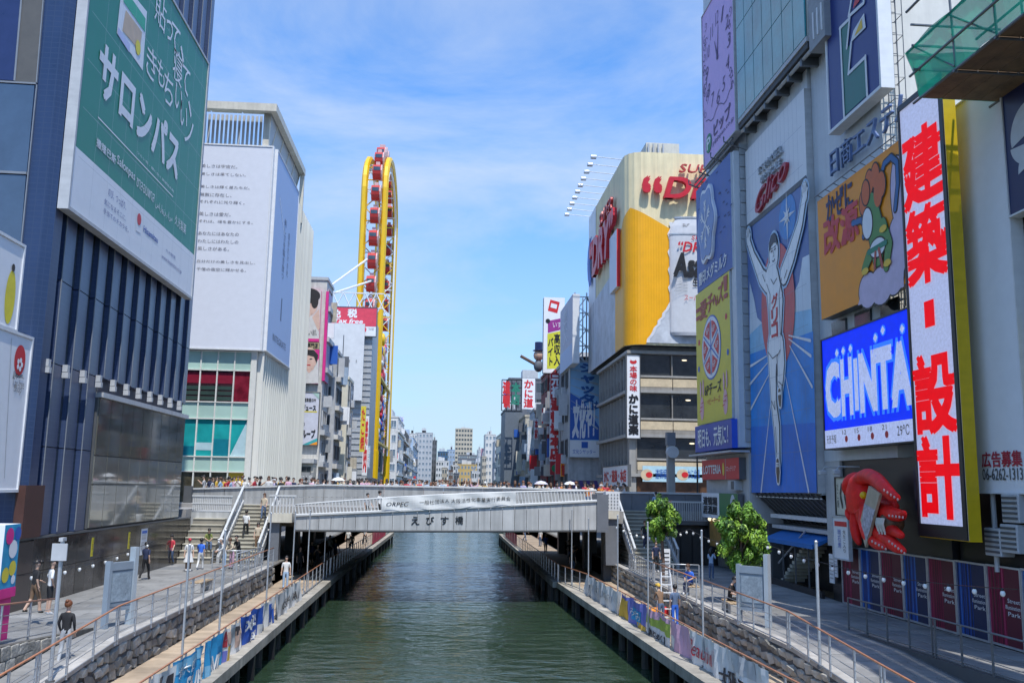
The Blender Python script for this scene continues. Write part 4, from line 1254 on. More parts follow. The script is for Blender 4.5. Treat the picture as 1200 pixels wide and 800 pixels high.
# --- building with the blue E sign, orange and blue screens
eb = thing("sign_wall_building", "pale grey building holding the blue emblem, orange and CHINTAI signs", "building", (22, 37, 2.25))
MB().box(17.25, 40, 33.75, 40.5, 8.3, 40, 0, mf={'-y': 1}).build("wall", [M_paleb, M_lit], eb)  # sunlit end painted warmer and lighter than the shaded sides
MB().box(17.27, 40, 39.0, 40.52, 4.6, 8.3).build("pier", M_lgrey, eb)
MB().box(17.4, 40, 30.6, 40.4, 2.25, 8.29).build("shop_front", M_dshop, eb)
for k in range(3):
    MB().box(17.15, 17.25, 37.6 - k * 2.3, 39.0 - k * 2.3, 13.6, 14.4).build("window", M_glass, eb)
lad = thing("cage_ladder", "steel cage ladder climbing the cream end wall above the red LED board", "ladder", (17.9, 33.4, 14))
for x in (17.45, 17.9):
    MB().tube([(x, 33.45, 14), (x, 33.45, 36)], .03, 6).build("rail", M_dsteel, lad)
    MB().tube([(x, 32.95, 14), (x, 32.95, 36)], .02, 5).build("cage_bar", M_dsteel, lad)
rung = MB().tube([(17.43, 33.45, 0), (17.92, 33.45, 0)], .018, 5).mesh("rung", M_dsteel)
hoop = MB().tube([(17.45, 33.6, 0), (17.45, 32.95, 0), (17.9, 32.95, 0), (17.9, 33.6, 0)], .018, 5).mesh("hoop", M_dsteel)
for k in range(48):
    inst("rung", rung, lad, Matrix.Translation((0, 0, 14.2 + k * .45)))
    if k % 2 == 0: inst("hoop", hoop, lad, Matrix.Translation((0, 0, 14.3 + k * .45)))
M_eblue = mat("emblem_blue", (.018, .035, .19), .4, var=.06); M_egreen = mat("emblem_green", (.02, .16, .12), .4)
s = Sign("emblem_sign", "deep blue box sign with a white outlined green emblem, high on the grey building", "sign", 'R', 16.6, rect=(37.05, 32.4, 22.65, 33), depth=.55, front=M_eblue, side=tiled("small_white_tile", (.62, .63, .62), (.4, .42, .44), .3, .3, gap=.03), frame=M_white, fw=.14)
z_ = lambda x, y: (940 + x / 5.714, y / 5.714)
s.poly([z_(*p) for p in ((262, 190), (318, 140), (308, 320), (325, 300), (318, 495), (424, 400), (436, 640), (290, 775))], M_egreen, 2)
for p in ([(260, 190), (288, 785)], [(258, 192), (325, 125)], [(325, 122), (306, 322)], [(335, 290), (317, 495)], [(316, 495), (431, 382)], [(430, 378), (443, 640)], [(318, 110), (352, -90)], [(322, 110), (420, 20)], [(420, 20), (412, -160)]):
    s.stroke([z_(*q) for q in p], .15, M_white, 4)
s.poly([z_(*p) for p in ((328, 290), (350, 205), (420, 90), (432, 185))], M_white, 3); s.poly([z_(*p) for p in ((357, 245), (405, 125), (412, 188))], M_yellow, 4)
s.poly([z_(*p) for p in ((345, 62), (360, 0), (392, -30), (388, 10))], M_red, 3); s.done()
s.text("日商エステム", (963, 178), (1054, 134), mat("blue_letter", (.13, .19, .36), .4), k=-38, extr=.12)
MB().box(16.3, 17.3, 36.6, 38.3, 26.9, 29.5).build("sign_top_box", M_grey, s.o)
for f in range(3):
    MB().box(16.26, 16.31, 36.8 + f * .45, 36.9 + f * .45, 27.3, 28.6).build("glyph_bar", M_white, s.o)
# orange sign with a plain stand-in figure: cloud, ribbon, flame and leaf shapes
M_or = mat("orange_print", (.92, .32, .012), .5, var=.06, scale=.8)
s = Sign("medicine_sign", "orange sign reading かぜに 改源 with a cloud and ribbon picture", "billboard", 'R', 16.6, rect=(38.75, 31.1, 14.5, 19.95), depth=.5, front=M_or, side=M_dsteel, frame=None)
s.text("かぜに", (968.5, 232), (1000, 240), mat("deep_navy_ink", (.02, .02, .10), .5), off=.03)
s.text("改源", (965.5, 260), (1007, 277), M_red, off=.03)
M_lv = mat("lavender_cloud", (.60, .50, .66), .5); M_gr = mat("leaf_green", (.10, .26, .06), .5); M_fl = mat("flame_orange", (.66, .13, .02), .5); M_rib = mat("ribbon_blue", (.03, .13, .34), .5); M_ol = mat("dark_ink", (.05, .04, .03))
def blob(c, rx, ry, m, k, o=.07):
    s.disc(c, rx + o, ry + o, M_ol, k - .4, n=20); s.disc(c, rx, ry, m, k, n=20)
for c, rx, ry in (((1053, 225), .55, 1.4), ((1048, 322), .75, .75), ((1033, 334), .9, .75), ((1018, 340), .8, .7), ((1052, 290), .7, 1.2)):
    blob(c, rx, ry, M_lv, 1.6)
s.poly([(1006, 372 - 14), (1060, 336), (1058, 300), (1012, 335)], M_lv, 1.7)
for w, m, k in ((.34, M_ol, 2.2), (.22, M_rib, 2.8)):
    s.stroke([(1030, 240), (1031, 215), (1037, 192), (1045, 184), (1052, 190), (1053, 215), (1050, 245)], w, m, k)
    s.stroke([(1000, 262), (1010, 258), (1017, 268), (1013, 277)], w, m, k)
for w, m, k in ((1.35, M_ol, 3), (1.2, M_gr, 3.6)):
    s.stroke([(1022, 240), (1027, 268), (1030, 300)], [w * .8, w, w * .7], m, k)
    s.stroke([(1036, 262), (1043, 286), (1040, 312)], [w * .4, w * .45, w * .35], m, k)
    s.stroke([(1020, 300), (1014, 316)], [w * .45, w * .35], m, k)
for i, (x, y) in enumerate(((1016, 226), (1020, 214), (1027, 206), (1034, 216), (1030, 228), (1013, 238))):
    blob((x, y), .33, .5, M_fl, 4.5)
blob((1018, 262), .42, .62, M_print, 5); blob((1030, 290), .62, .36, M_print, 5); s.stroke([(1020, 296), (1040, 284)], .22, mat("sash_green", (.02, .22, .13), .5), 6)
s.stroke([(1032, 292), (1036, 312)], .18, M_brick, 6); s.stroke([(1028, 296), (1027, 314)], .16, M_brick, 6)
for p in ((1016, 318), (1042, 308), (1037, 268)):
    s.disc(p, .3, .14, M_yellow, 6.5, n=14)
s.done()
for k in range(9):
    MB().tube([(16.75, 38.4 - k * .85, 20.0), (16.45, 38.4 - k * .85, 20.12)], .02, 5).build("lamp_arm", M_dsteel, s.o)
MB().tube([(16.45, 38.7, 20.12), (16.45, 31.2, 20.12)], .025, 5).build("lamp_rail", M_dsteel, s.o)
M_led = mat("led_blue", (.004, .022, .56), .5, var=.08, emit=.62, spec=.1); M_ledw = mat("led_white", (.42, .48, .70), .5, var=.16, scale=9, emit=.35, spec=.1)
s = Sign("led_screen", "bright blue CHINTAI screen with a weather strip along its foot", "screen", 'R', 16.6, rect=(38.8, 29.9, 8.8, 13.55), depth=.5, front=M_led, side=M_black, frame=M_black, fw=.06)
M_ledg = mat("led_glow_blue", (.03, .16, .70), .5, emit=.5, spec=.1)
for ch, xa, xb in (("C", 969.5, 984), ("H", 987.5, 999), ("I", 1002, 1006.5), ("N", 1009.5, 1027), ("T", 1029, 1046), ("A", 1047, 1068), ("I", 1070, 1074)):
    x0, x1 = s.px(xa, 450)[0], s.px(xb, 450)[0]; y0, y1 = s.h * .30, s.h * .74
    if ch == "I":
        for g, m, k in ((.05, M_ledg, 2), (0, M_ledw, 3)): s.poly([(x0 - g, y0 - g), (x1 + g, y0 - g), (x1 + g, y1 + g), (x0 - g, y1 + g)], m, k, raw=True)
    else:
        s.text(ch, (x0, y1), (x1, y0), M_ledw, raw=True, off=.05, k=3); s.text(ch, (x0 - .03, y1 + .04), (x1 + .03, y0 - .04), M_ledg, raw=True, off=.09, k=2)
for x, y in ((.175, .84), (.245, .84), (.323, .84), (.57, .86), (.64, .9), (.805, .86)):
    s.disc(s.fr(x, y), .22, .22, M_ledg, 2, n=8, raw=True); s.disc(s.fr(x, y), .17, .17, M_ledw, 3, n=4, raw=True)
s.rect(0, 0, 1, .165, M_ledw, 1); s.ftext("天気予報", .02, .04, .13, .12, M_black)
for k in range(4):
    s.disc(s.fr(.24 + k * .13, .07), .14, .14, M_red, 2, n=10, raw=True); s.ftext("%02d" % (12 + 3 * k), .20 + k * .13, .11, .24 + k * .13, .15, M_black)
s.ftext("29℃", .72, .05, .82, .13, M_black); s.done()
# red and white LED column in a yellow case
M_ledr = mat("led_red", (.62, .002, .006), .5, var=.06, emit=.5, spec=.1); M_ledl = mat("led_pale", (.42, .46, .64), .5, var=.14, scale=9, emit=.35, spec=.1)
s = Sign("led_column", "tall LED board reading 建築・設計 in red within a yellow case", "screen", 'R', 16.2, rect=(30.42, 27.5, 5.55, 20.85), depth=.42, front=M_ledl, side=mat("case_yellow", (.62, .42, .004), .45, var=.08, streak=.15))
b = MB(); w, h = s.w, s.h
b.box(0, w, 0, .42, .004, .06); b.box(0, w, h - .2, h, .004, .06); b.box(0, .10, .42, h - .2, .004, .06); b.box(w - .2, w, .42, h - .2, .004, .06)
b.build("frame", M_black, s.o, local=True)
MB().box(-.02, w + .02, -.03, .0, -.42, 0).build("base_trim", M_yellow, s.o, local=True)
for ch, za, zb in (("建", 16.85, 19.45), ("築", 14.1, 16.65), ("設", 9.0, 11.55), ("計", 6.25, 8.8)):
    s.text(ch, (.2, zb - 5.55), (w - .28, za - 5.55), M_ledr, raw=True, off=.034, k=2)
s.poly([(w / 2 - .38, 12.5 - 5.55), (w / 2 + .25, 12.5 - 5.55), (w / 2 + .25, 13.4 - 5.55), (w / 2 - .38, 13.4 - 5.55)], M_ledr, 2, raw=True); s.done()
# blank advertising board and navy board
M_blank = mat("pale_grey_print", (.82, .83, .86), .5, var=.03)
s = Sign("blank_board", "blank pale advertising board with red 広告募集 and a phone number", "billboard", 'R', 17.1, rect=(28.35, 25.75, 7.05, 20.0), depth=.4, front=M_blank, side=M_lgrey, frame=M_white, fw=.05)
M_ink2 = mat("crimson_ink", (.45, .03, .06), .5)
s.text("広告募集", (1151, 530), (1199, 546), M_ink2, off=.02); s.text("06-6262-1313", (1152, 549), (1200, 562), M_dgrey, off=.005); s.done()
nz0 = PX(17.1, 1184, 254).z
s = Sign("navy_board", "navy board with a pale round emblem at the right edge of the view", "billboard", 'R', 17.05, rect=(25.66, 20.5, nz0, 20.0), depth=.4, front=M_navy, side=M_lgrey, frame=M_white, fw=.06)
c = s.px(1208, 152)
s.disc(c, .95, .95, M_paleb, 1, raw=True, a0=.25, a1=PI + .25); s.disc((c[0] - .05, c[1] - .18), .95, .8, M_paleb, 1, raw=True, a0=PI + .1, a1=2 * PI - .3)
s.disc((c[0] + .3, c[1] - 1.15), 1.0, .9, M_paleb, 1, raw=True, a0=PI * .2, a1=PI); s.done()
ob = thing("scaffolded_building", "dark building behind the hoarding at the right edge, its upper floors scaffolded", "building", (22, 24, 2.2))
MB().box(17.55, 40, 17, 30.5, 7.0, 20.0).build("wall", M_dgrey, ob)
MB().box(17.6, 40, 17, 30.45, 2.2, 7.0).build("shop_front", M_dshop, ob)
for k in range(2):
    window(ob, window_mesh(M_white, M_glass, 1, 1), 'R', (17.5, 24.6 - k * 2.2, nz0 - 1.5), 1.7, 2.4)
MB().box(17.3, 17.54, 22.0, 25.4, 9.0, 12.2).build("panel", M_yellow, ob)
for y, z in ((27.6, 5.1), (26.75, 5.25), (26.6, 6.15)):
    MB().bevbox(17.0, 17.45, y - .42, y + .42, z, z + .85, .03).build("air_conditioner", M_lgrey, ob)
    b = MB()
    for i in range(5): b.box(16.97, 17.0, y - .36, y + .36, z + .1 + i * .15, z + .17 + i * .15)
    b.build("fan_grille", M_dgrey, ob)
MB().tube([(17.3, 27.9, 4.6), (17.3, 27.9, 7.0)], .08, 8).build("pipe", M_lgrey, ob)
# scaffold with green netting
def net_mat():
    m = bpy.data.materials.new("green_net"); m.use_nodes = True
    t = m.node_tree; b = t.nodes["Principled BSDF"]
    b.inputs["Base Color"].default_value = (.01, .34, .22, 1); b.inputs["Roughness"].default_value = .8
    tr = t.nodes.new("ShaderNodeBsdfTransparent"); tl = t.nodes.new("ShaderNodeBsdfTranslucent"); tl.inputs["Color"].default_value = (.01, .42, .27, 1)
    a = t.nodes.new("ShaderNodeMixShader"); a.inputs[0].default_value = .5
    c = t.nodes.new("ShaderNodeMixShader"); c.inputs[0].default_value = .2
    t.links.new(b.outputs[0], a.inputs[1]); t.links.new(tl.outputs[0], a.inputs[2]); t.links.new(a.outputs[0], c.inputs[1]); t.links.new(tr.outputs[0], c.inputs[2])
    t.links.new(c.outputs[0], t.nodes["Material Output"].inputs["Surface"])
    return m
M_net = net_mat()
sc = thing("scaffold", "scaffold platform wrapped in green netting at the top right", "scaffold", (15.8, 21, 19.1))
SX0, SX1, SY0, SY1, SZ = 14.6, 17.1, 12.0, 26.0, 19.2
k = 0
y = SY0
M_plk = mat("scaffold_plank", (.22, .14, .08), .8, var=.35, scale=2)
while y < SY1 - .1:
    for i in range(4):
        MB().box(SX0 + .04 + i * .62, SX0 + .63 + i * .62, y + .02, min(SY1, y + 1.98), SZ, SZ + .05).build("plank", M_plk, sc)
    MB().tube([(SX0 - .08, y, SZ - .05), (SX1 + .4, y, SZ - .05)], .045, 6).build("bearer", M_dsteel, sc)
    for x, tp in ((SX0, 22.4), (SX1 - .3, 23.5)):
        MB().tube([(x, y, SZ - .1), (x - .1, y, tp)], .04, 6).build("standard", M_dsteel, sc)
    MB().tube([(SX0 - .05, y, SZ + .1), (SX0 - .1, y + 2, 20.9)], .03, 5).build("brace", M_dsteel, sc)
    y += 2.0
for x, z in ((SX0 - .02, SZ), (SX0 - .1, 20.1), (SX0 - .15, 20.9), (SX1 - .3, 21.5), (SX0 - .1, 22.3), (SX1, SZ)):
    MB().tube([(x, SY0, z), (x, SY1 + .4, z)], .045, 6).build("ledger", M_dsteel, sc)
for z in (20.1, 20.9, 21.6):
    MB().tube([(SX0 - .25, SY1 - .1, z), (SX1 + .2, SY1 - .1, z)], .045, 6).build("transom", M_dsteel, sc)
def netsheet(P, Q, n):
    b = MB()
    for i in range(n):
        a, c = i / n, (i + 1) / n
        f = lambda t, lo: (P[0].lerp(P[1], t) if lo else Q[0].lerp(Q[1], t)) + Vector((.05 * math.sin(t * 40), 0, .04 * math.sin(t * 31) if not lo else 0))
        m1 = (f(a, 1) + f(a, 0)) / 2 + Vector((.09, 0, 0)); m2 = (f(c, 1) + f(c, 0)) / 2 + Vector((.09, 0, 0))
        b.quad(f(a, 1), f(c, 1), m2, m1); b.quad(m1, m2, f(c, 0), f(a, 0))
    return b
V = Vector
netsheet((V((SX0 - .06, SY0, SZ)), V((SX0 - .06, SY1, SZ))), (V((SX0 - .24, SY0, 20.9)), V((SX0 - .24, SY1 + .4, 20.9))), 28).build("net", M_net, sc)
netsheet((V((SX0 - .06, SY1, SZ)), V((SX1, SY1, SZ))), (V((SX0 - .24, SY1 + .4, 20.9)), V((SX1, SY1 + .1, 20.9))), 6).build("net", M_net, sc)
netsheet((V((SX0 - .1, SY0, 20.9)), V((SX0 - .1, 23.4, 20.9))), (V((SX0 - .1, SY0, 23.2)), V((SX0 - .1, 23.2, 23.2))), 20).build("net", M_net, sc)

# --- shop front: giant octopus, small signs
s = Sign("shop_sign", "cream board with black brush writing くくる beside the red octopus", "sign", 'R', 16.9, rect=(38.6, 36.95, 6.0, 7.55), depth=.3, front=mat("cream_print", (.62, .60, .50), .5), side=M_black, frame=M_black, fw=.05)
s.ftext("くくる", .26, .2, .92, .85, M_black, off=.05); s.vtext("たこ焼", .06, .2, .18, .85, M_black); s.done()
s = Sign("menu_board", "pale hanging menu board below the くくる sign", "sign", 'R', 16.85, rect=(38.9, 37.4, 4.2, 5.9), depth=.12, front=M_print, side=M_dgrey, frame=M_lgrey, fw=.06)
s.rect(.1, .78, .9, .9, M_red); s.vtext("大たこ入り", .62, .15, .82, .7, M_black); s.vtext("明石焼", .3, .25, .5, .7, M_blueprint); s.done()
s = Sign("floor_sign", "narrow dark vertical sign reading 2F beside the LED column", "sign", 'R', 16.7, rect=(31.6, 30.8, 6.4, 7.9), depth=.15, front=M_navyw, side=M_black)
s.vtext("2F", .25, .2, .75, .9, M_print); s.done()
for y in (38.3, 36.9):
    b = MB(); b.tube([(17.2, y, 8.0), (16.3, y, 8.0), (16.2, y, 7.85)], .03, 5); b.bevbox(16.05, 16.35, y - .12, y + .12, 7.68, 7.86, .03)
    solo("spotlight", "small arm spotlight over the cream くくる board, %s of the two" % ("left" if y > 38 else "right"), "spotlight", b, M_lgrey)
# hoarding of curtain-print panels
M_mar = [mat("maroon_print", (.26, .012, .055), .5, var=.2), mat("maroon_fold", (.38, .025, .09), .5), mat("maroon_dark", (.10, .006, .022), .5)]
M_cur = [mat("curtain_blue", (.015, .075, .34), .5, var=.2), mat("curtain_blue_fold", (.03, .16, .52), .5), mat("curtain_blue_dark", (.005, .016, .07), .5)]
ho = thing("hoarding", "hoarding of maroon and blue curtain panels beside the right promenade", "hoarding", (17.35, 33, 2.25))
edges = [39.25 - i * 1.785 for i in range(10)]
for i in range(9):
    s = Sign("banner_panel", "", "", 'R', 17.33, rect=(edges[i] - .07, edges[i + 1] + .07, 2.32 + .02 * i, 4.62 + .02 * i), depth=.06, front=(M_mar, M_cur)[i % 2][0], side=M_lgrey, frame=M_steel, fw=.06, parent=ho)
    for key in ("label", "category"):
        if key in s.o: del s.o[key]
    m = (M_mar, M_cur)[i % 2]
    x = .02
    while x < .97:
        wv = rnd.uniform(.015, .06)
        s.rect(x, 0, min(.99, x + wv), 1, m[rnd.choice((1, 2, 2))], 1); x += wv + rnd.uniform(.03, .07)
    s.rect(.52, 0, .99, 1, m[2], 1.3)
    for ln, tx in enumerate(("Street", "Illumination", "Park")):
        s.ftext(tx, .53 if ln == 1 else .6, .56 - ln * .085, .97, .615 - ln * .085, M_print, k=3)
    s.done()
# ================================================================== RIGHT BANK beyond the bridge: crab restaurant with the beer hoarding
KX, KY0, KY1 = 16.6, 81.0, 97.3
M_kw = mat("brown_grey_spandrel", (.30, .275, .24), .7, var=.15, streak=.3)
M_kb = mat("beige_blind", (.62, .50, .33), .7, var=.15)
M_kbeam = mat("grey_steel_beam", (.34, .33, .31), .5, streak=.2)
M_dg = glassy("dark_restaurant_glass", (.035, .04, .045), rough=.06, var=.5, scale=.6)
kb = thing("restaurant_building", "six storey grey restaurant building under the beer hoarding", "building", (24, 89, 5.25))
MB().box(KX + .3, 45, KY0 + .35, KY1, 5.25, 20.5).build("wall", M_kbeam, kb)
MB().box(KX - .05, KX + .55, KY0 - .05, KY0 + .55, 5.25, 19.3).build("corner_column", M_kbeam, kb)
flz = [(17.6, 18.95), (13.3, 14.9), (9.2, 10.9), (6.2, 7.6)]
levels = [19.15, 15.6, 11.6, 8.1]
for zl in levels:
    MB().box(KX - .3, 45, KY0 - .3, KY0 + .34, zl - .14, zl + .14).build("floor_beam", M_kbeam, kb)
    MB().box(KX - .3, KX + .29, KY0 + .34, KY1, zl - .14, zl + .14).build("floor_beam", M_kbeam, kb)
for i, (ztop, zbot) in enumerate(((18.95, 16.75), (15.3, 12.9), (11.4, 9.3))):
    zg = ztop - (ztop - zbot) * .62 - .1
    for k in range(7):
        x0 = KX + .6 + k * 3.3
        MB().box(x0 + .05, x0 + 3.2, KY0 + .2, KY0 + .3, zbot + .35, ztop).build("window_pane", M_dg, kb)
        MB().box(x0 + .03, x0 + 3.25, KY0 - .27, KY0 + .34, zbot - .75, zbot - .02).build("blind", M_kb, kb)
        MB().box(x0 + .03, x0 + 3.25, KY0 - .28, KY0 + .34, zbot - 1.3, zbot - .78).build("spandrel", M_kw, kb)
        MB().box(x0 - .06, x0 + .03, KY0 - .1, KY0 + .34, zbot - 1.1, ztop).build("mullion", M_kw, kb)
        if k in (1, 3):
            MB().sphere((x0 + 1.2 + .3 * i, KY0 - .02 + .16, ztop - .4), (.26, .03, .07), 0, 8, 4).build("ceiling_lamp", mat("warm_lamp", (.9, .75, .5), .4, emit=.9), kb)
    MB().box(KX + .6, 45, KY0 - .2, KY0 + .34, zbot + .12, zbot + .3).build("sill", M_kbeam, kb)
    for k in range(10):
        y0 = KY0 + .7 + k * 1.65
        MB().box(KX + .15, KX + .28, y0 + .08, y0 + 1.5, zbot + .3, ztop).build("window_pane", glassy("bright_reflecting_glass", (.30, .35, .40), rough=.05, var=.4) if i == 0 else M_skyglass if i == 1 else M_dg, kb)  # bright reflections put into the pane colours, palest on the top floor
        MB().box(KX + .1, KX + .29, y0 + .05, y0 + 1.55, zbot - 1.3, zbot + .2).build("spandrel", M_dgrey, kb)
        MB().box(KX - .12, KX + .29, y0 - .06, y0 + .05, zbot - 1.3, ztop).build("mullion", M_kbeam, kb)
for k in range(7):
    x0 = KX + .6 + k * 3.3
    MB().box(x0 + .05, x0 + 3.2, KY0 + .1, KY0 + .3, 6.0, 7.9).build("shop_window", glassy("warm_shop_glass", (.10, .05, .025), rough=.1, var=.7, scale=.9), kb)
s = Sign("poster_board", "pale blue poster strip with food pictures at the restaurant foot", "sign", 'F', KY0 - .3, quad=[(753, 545), (823, 547), (823, 565), (753, 564)], depth=.15, front=mat("sky_print", (.45, .66, .74), .5), side=M_dgrey)
for x in (758, 800):
    c = s.px(x, 556); s.disc(c, .55, .5, M_kb, raw=True); s.disc((c[0] + .2, c[1]), .3, .25, M_red, 2, raw=True)
s.text("道頓堀本店", (768, 549), (790, 561), M_blueprint); s.text("かに会席", (806, 549), (820, 561), M_blueprint); s.done()
s = Sign("crab_sign", "white vertical sign reading 本場の味 かに道楽 at the restaurant corner", "sign", 'F', KY0 - .45, quad=[(734.5, 416), (749, 416), (750.5, 513), (735, 513)], depth=.5, front=M_print, side=M_lgrey, frame=M_dgrey, fw=.06)
s.disc(s.fr(.5, .92), .32, .22, M_red, raw=True); s.disc(s.fr(.5, .945), .2, .12, M_print, 2, raw=True)
s.vtext("本場の味", .22, .56, .78, .87, M_red, off=.02); s.vtext("かに道楽", .14, .04, .86, .52, M_black, off=.05); s.done()
s = Sign("restaurant_sign", "pale sign with red crab lettering on the canal side of the restaurant", "sign", 'R', KX - .35, quad=[(706, 548), (736, 544), (736, 569), (707, 569)], depth=.3, front=M_print, side=M_lgrey, frame=M_dgrey, fw=.06)
s.ftext("かに・道楽・本店", .06, .2, .94, .8, M_red, off=.03); s.done()
# the beer hoarding wraps the corner with a rounded edge
bh = thing("beer_hoarding", "huge wraparound beer hoarding with golden beer and a silver can above the crab restaurant", "billboard", (22, 90, 19.6))
BXh = 16.2
HZ0, HZ1 = 19.7, 37.9
M_bcream = mat("ridged_cream", (.84, .72, .44), .55, var=.1, scale=.5, streak=.25)
M_gold = mat("golden_beer", (.90, .42, .003), .4, var=.08, scale=.6)
M_ice = mat("icy_grey", (.52, .55, .60), .45, var=.3, scale=.55)
M_can = mat("silver_can", (.62, .63, .66), .3, var=.06)
rr = 1.6
def wrap(u):        # u metres along the face: negative = canal side, positive = front; the corner is rounded
    q = rr * PI / 2
    if u > q / 2: return Vector((BXh + rr + (u - q / 2), KY0 - .9, 0)), Vector((0, -1, 0))
    if u < -q / 2: return Vector((BXh, KY0 - .9 + rr + (-q / 2 - u), 0)), Vector((-1, 0, 0))
    a = (u / q + .5) * PI / 2
    return Vector((BXh + rr - rr * math.cos(a), KY0 - .9 + rr - rr * math.sin(a), 0)), Vector((-math.cos(a), -math.sin(a), 0))
def wrapped(u0, u1, zf0, zf1, off, step=.45, rows=1, ridge=0.0, thick=.0):
    b = MB(); n = max(1, int((u1 - u0) / step)); g = []
    for i in range(n + 1):
        u = u0 + (u1 - u0) * i / n
        p, nn = wrap(u)
        p = p + nn * (off + ridge * (i % 2))
        g.append([(p.x, p.y, zf0(u) + (zf1(u) - zf0(u)) * r / rows) for r in range(rows + 1)])
    for i in range(n):
        for r in range(rows):
            b.quad(g[i][r], g[i + 1][r], g[i + 1][r + 1], g[i][r + 1])
    return b
bx = MB(); bx.box(BXh + .4, 45, KY0 + .2, 103, HZ0 + .02, HZ1 - .1); bx.build("backing", M_dgrey, bh)
wrapped(-21.5, 28, lambda u: HZ0, lambda u: HZ1, 0, .3, 1, .05).build("cream_panel", M_bcream, bh)
gl_top = lambda u: 32.6 - (max(0, u) * .52 if u > 0 else (-u) * .9) - .04 * u * u * (u > 0) * .2
def gb_lo(u):
    if u < 6.3: return HZ0 + .05
    return HZ0 + (u - 6.3) * 1.2 + .35 * math.sin(u * 5)
wrapped(-5.0, 3.75, lambda u: HZ0 + .04 if u < 1.4 else HZ0 + .04 + (u - 1.4) * 1.75 + .2 * math.sin(u * 6), lambda u: gl_top(u), .09, .12, 1, .012).build("beer_panel", M_gold, bh)
wrapped(-21.5, -5.02, lambda u: HZ0 - .02, lambda u: 27.0 + .06 * (u + 21), .07, .5, 1, .03).build("ice_panel", M_ice, bh)
wrapped(-21.4, -16.5, lambda u: HZ0, lambda u: HZ1 - .02, .08, .5, 1, .0).build("white_panel", M_print, bh)
# jagged splash edge and ice below the can
M_spl = mat("splash_white", (.70, .71, .73), .5, var=.12, scale=1.2)
b = MB(); pts = []
for i in range(25):
    t = i / 24
    if t < .55: pts.append((3.55 + .16 * math.sin(i * 2.1), 31.2 - t / .55 * 7.4))
    else: pts.append((3.5 - (t - .55) / .45 * 2.2 + .1 * math.sin(i * 2.7), 23.6 - (t - .55) / .45 * 3.7))
for (ua, za), (ub, zb) in zip(pts[:-1], pts[1:]):
    pa, n0 = wrap(ua); pb, n1 = wrap(ub); pa2, _ = wrap(ua + .28); pb2, _ = wrap(ub + .28)
    o_ = n0 * .16
    b.quad(Vector((pa.x, pa.y, za)) + o_, Vector((pa2.x, pa2.y, za)) + o_, Vector((pb2.x, pb2.y, zb)) + o_, Vector((pb.x, pb.y, zb)) + o_)
b.build("splash", M_spl, bh)
b = MB()
for (ua, za), (ub, zb) in zip(pts[:-1], pts[1:]):
    if za <= 31.3:
        pa, n0 = wrap(ua + .25); pb, n1 = wrap(ub + .25); o_ = n0 * .13
        b.quad(Vector((pa.x, pa.y, za)) + o_, Vector((40, pa.y, za)) + o_, Vector((40, pb.y, zb)) + o_, Vector((pb.x, pb.y, zb)) + o_)
b.build("ice_heap", M_ice, bh)
# the can stands proud: half cylinder with shoulders
cxu = PY(KY0 - .9, 812, 300).x + .75
cr = 3.0
b = MB(); prof = [(20.6, .9), (20.9, 1.0), (30.0, 1.0), (30.8, .93), (31.4, .82), (31.6, .84)]
n = 20
g = []
for z, q in prof:
    g.append([(cxu - cr * q * math.cos(PI * j / n), KY0 - .9 - .55 * q * math.sin(PI * j / n) - .15, z) for j in range(n + 1)])
for i in range(len(prof) - 1):
    for j in range(n):
        b.quad(g[i][j], g[i][j + 1], g[i + 1][j + 1], g[i + 1][j])
b.add(g[-1], [tuple(range(n + 1))])
b.build("can", M_can, bh, smooth=True)
b = MB()
for j in range(n):
    q0, q1 = PI * j / n, PI * (j + 1) / n
    for z in (31.6, 30.0):
        f = 1.02 if z < 31 else .86
        b.quad((cxu - cr * f * math.cos(q0), KY0 - .9 - .58 * f * math.sin(q0) - .15, z - .07), (cxu - cr * f * math.cos(q1), KY0 - .9 - .58 * f * math.sin(q1) - .15, z - .07), (cxu - cr * f * math.cos(q1), KY0 - .9 - .58 * f * math.sin(q1) - .15, z + .07), (cxu - cr * f * math.cos(q0), KY0 - .9 - .58 * f * math.sin(q0) - .15, z + .07))
b.build("can_rim", M_steel, bh)
FR = Matrix(((1, 0, 0, 0), (0, 0, -1, 0), (0, 1, 0, 0), (0, 0, 0, 1)))
def htext(t, tl, br, m, y, extr=.35, **kw):
    a, c = PY(y, *tl), PY(y, *br)
    me = text_mesh(t, m, a.x, c.z, c.x, a.z, -y, extr, **kw)
    o = bpy.data.objects.new("lettering", me); C.objects.link(o); o.parent = bh
    o.matrix_local = wmat(bh).inverted() @ FR
M_drr = mat("raised_red_letter", (.58, .02, .035), .35)
yF = KY0 - 1.25
htext("“", (753, 208), (774, 226), M_drr, yF, .3, off=.02)
htext("DRY”", (777, 209), (880, 237), M_drr, yF, .5, off=.02, shear=.25, res=4)
htext("SUPER", (795, 193), (850, 205), mat("raised_red_edge", (.50, .05, .05), .4), yF, .3, shear=.2)
htext("SUPER", (810, 276), (838, 282), M_drr, KY0 - 1.66, 0, shear=.2)
htext("“DRY”", (795, 283), (838, 296), M_drr, KY0 - 1.66, 0, shear=.25, off=.02)
htext("Asahi", (789.5, 297), (840, 325), M_black, KY0 - 1.68, 0, shear=.18, off=.04)
htext("生ビール", (812, 326), (840, 336), M_black, KY0 - 1.66, 0, off=.02)
htext("スーパードライ", (802, 345), (840, 353), M_red, KY0 - 1.66, 0)
for i in range(5):
    htext("ASAHI BREWERIES", (790, 325 + i * 3.6), (806, 327.4 + i * 3.6), M_grey, KY0 - 1.66, 0)
htext("SUPER DRY BEER", (800, 262), (838, 267), M_black, KY0 - 1.5, 0)
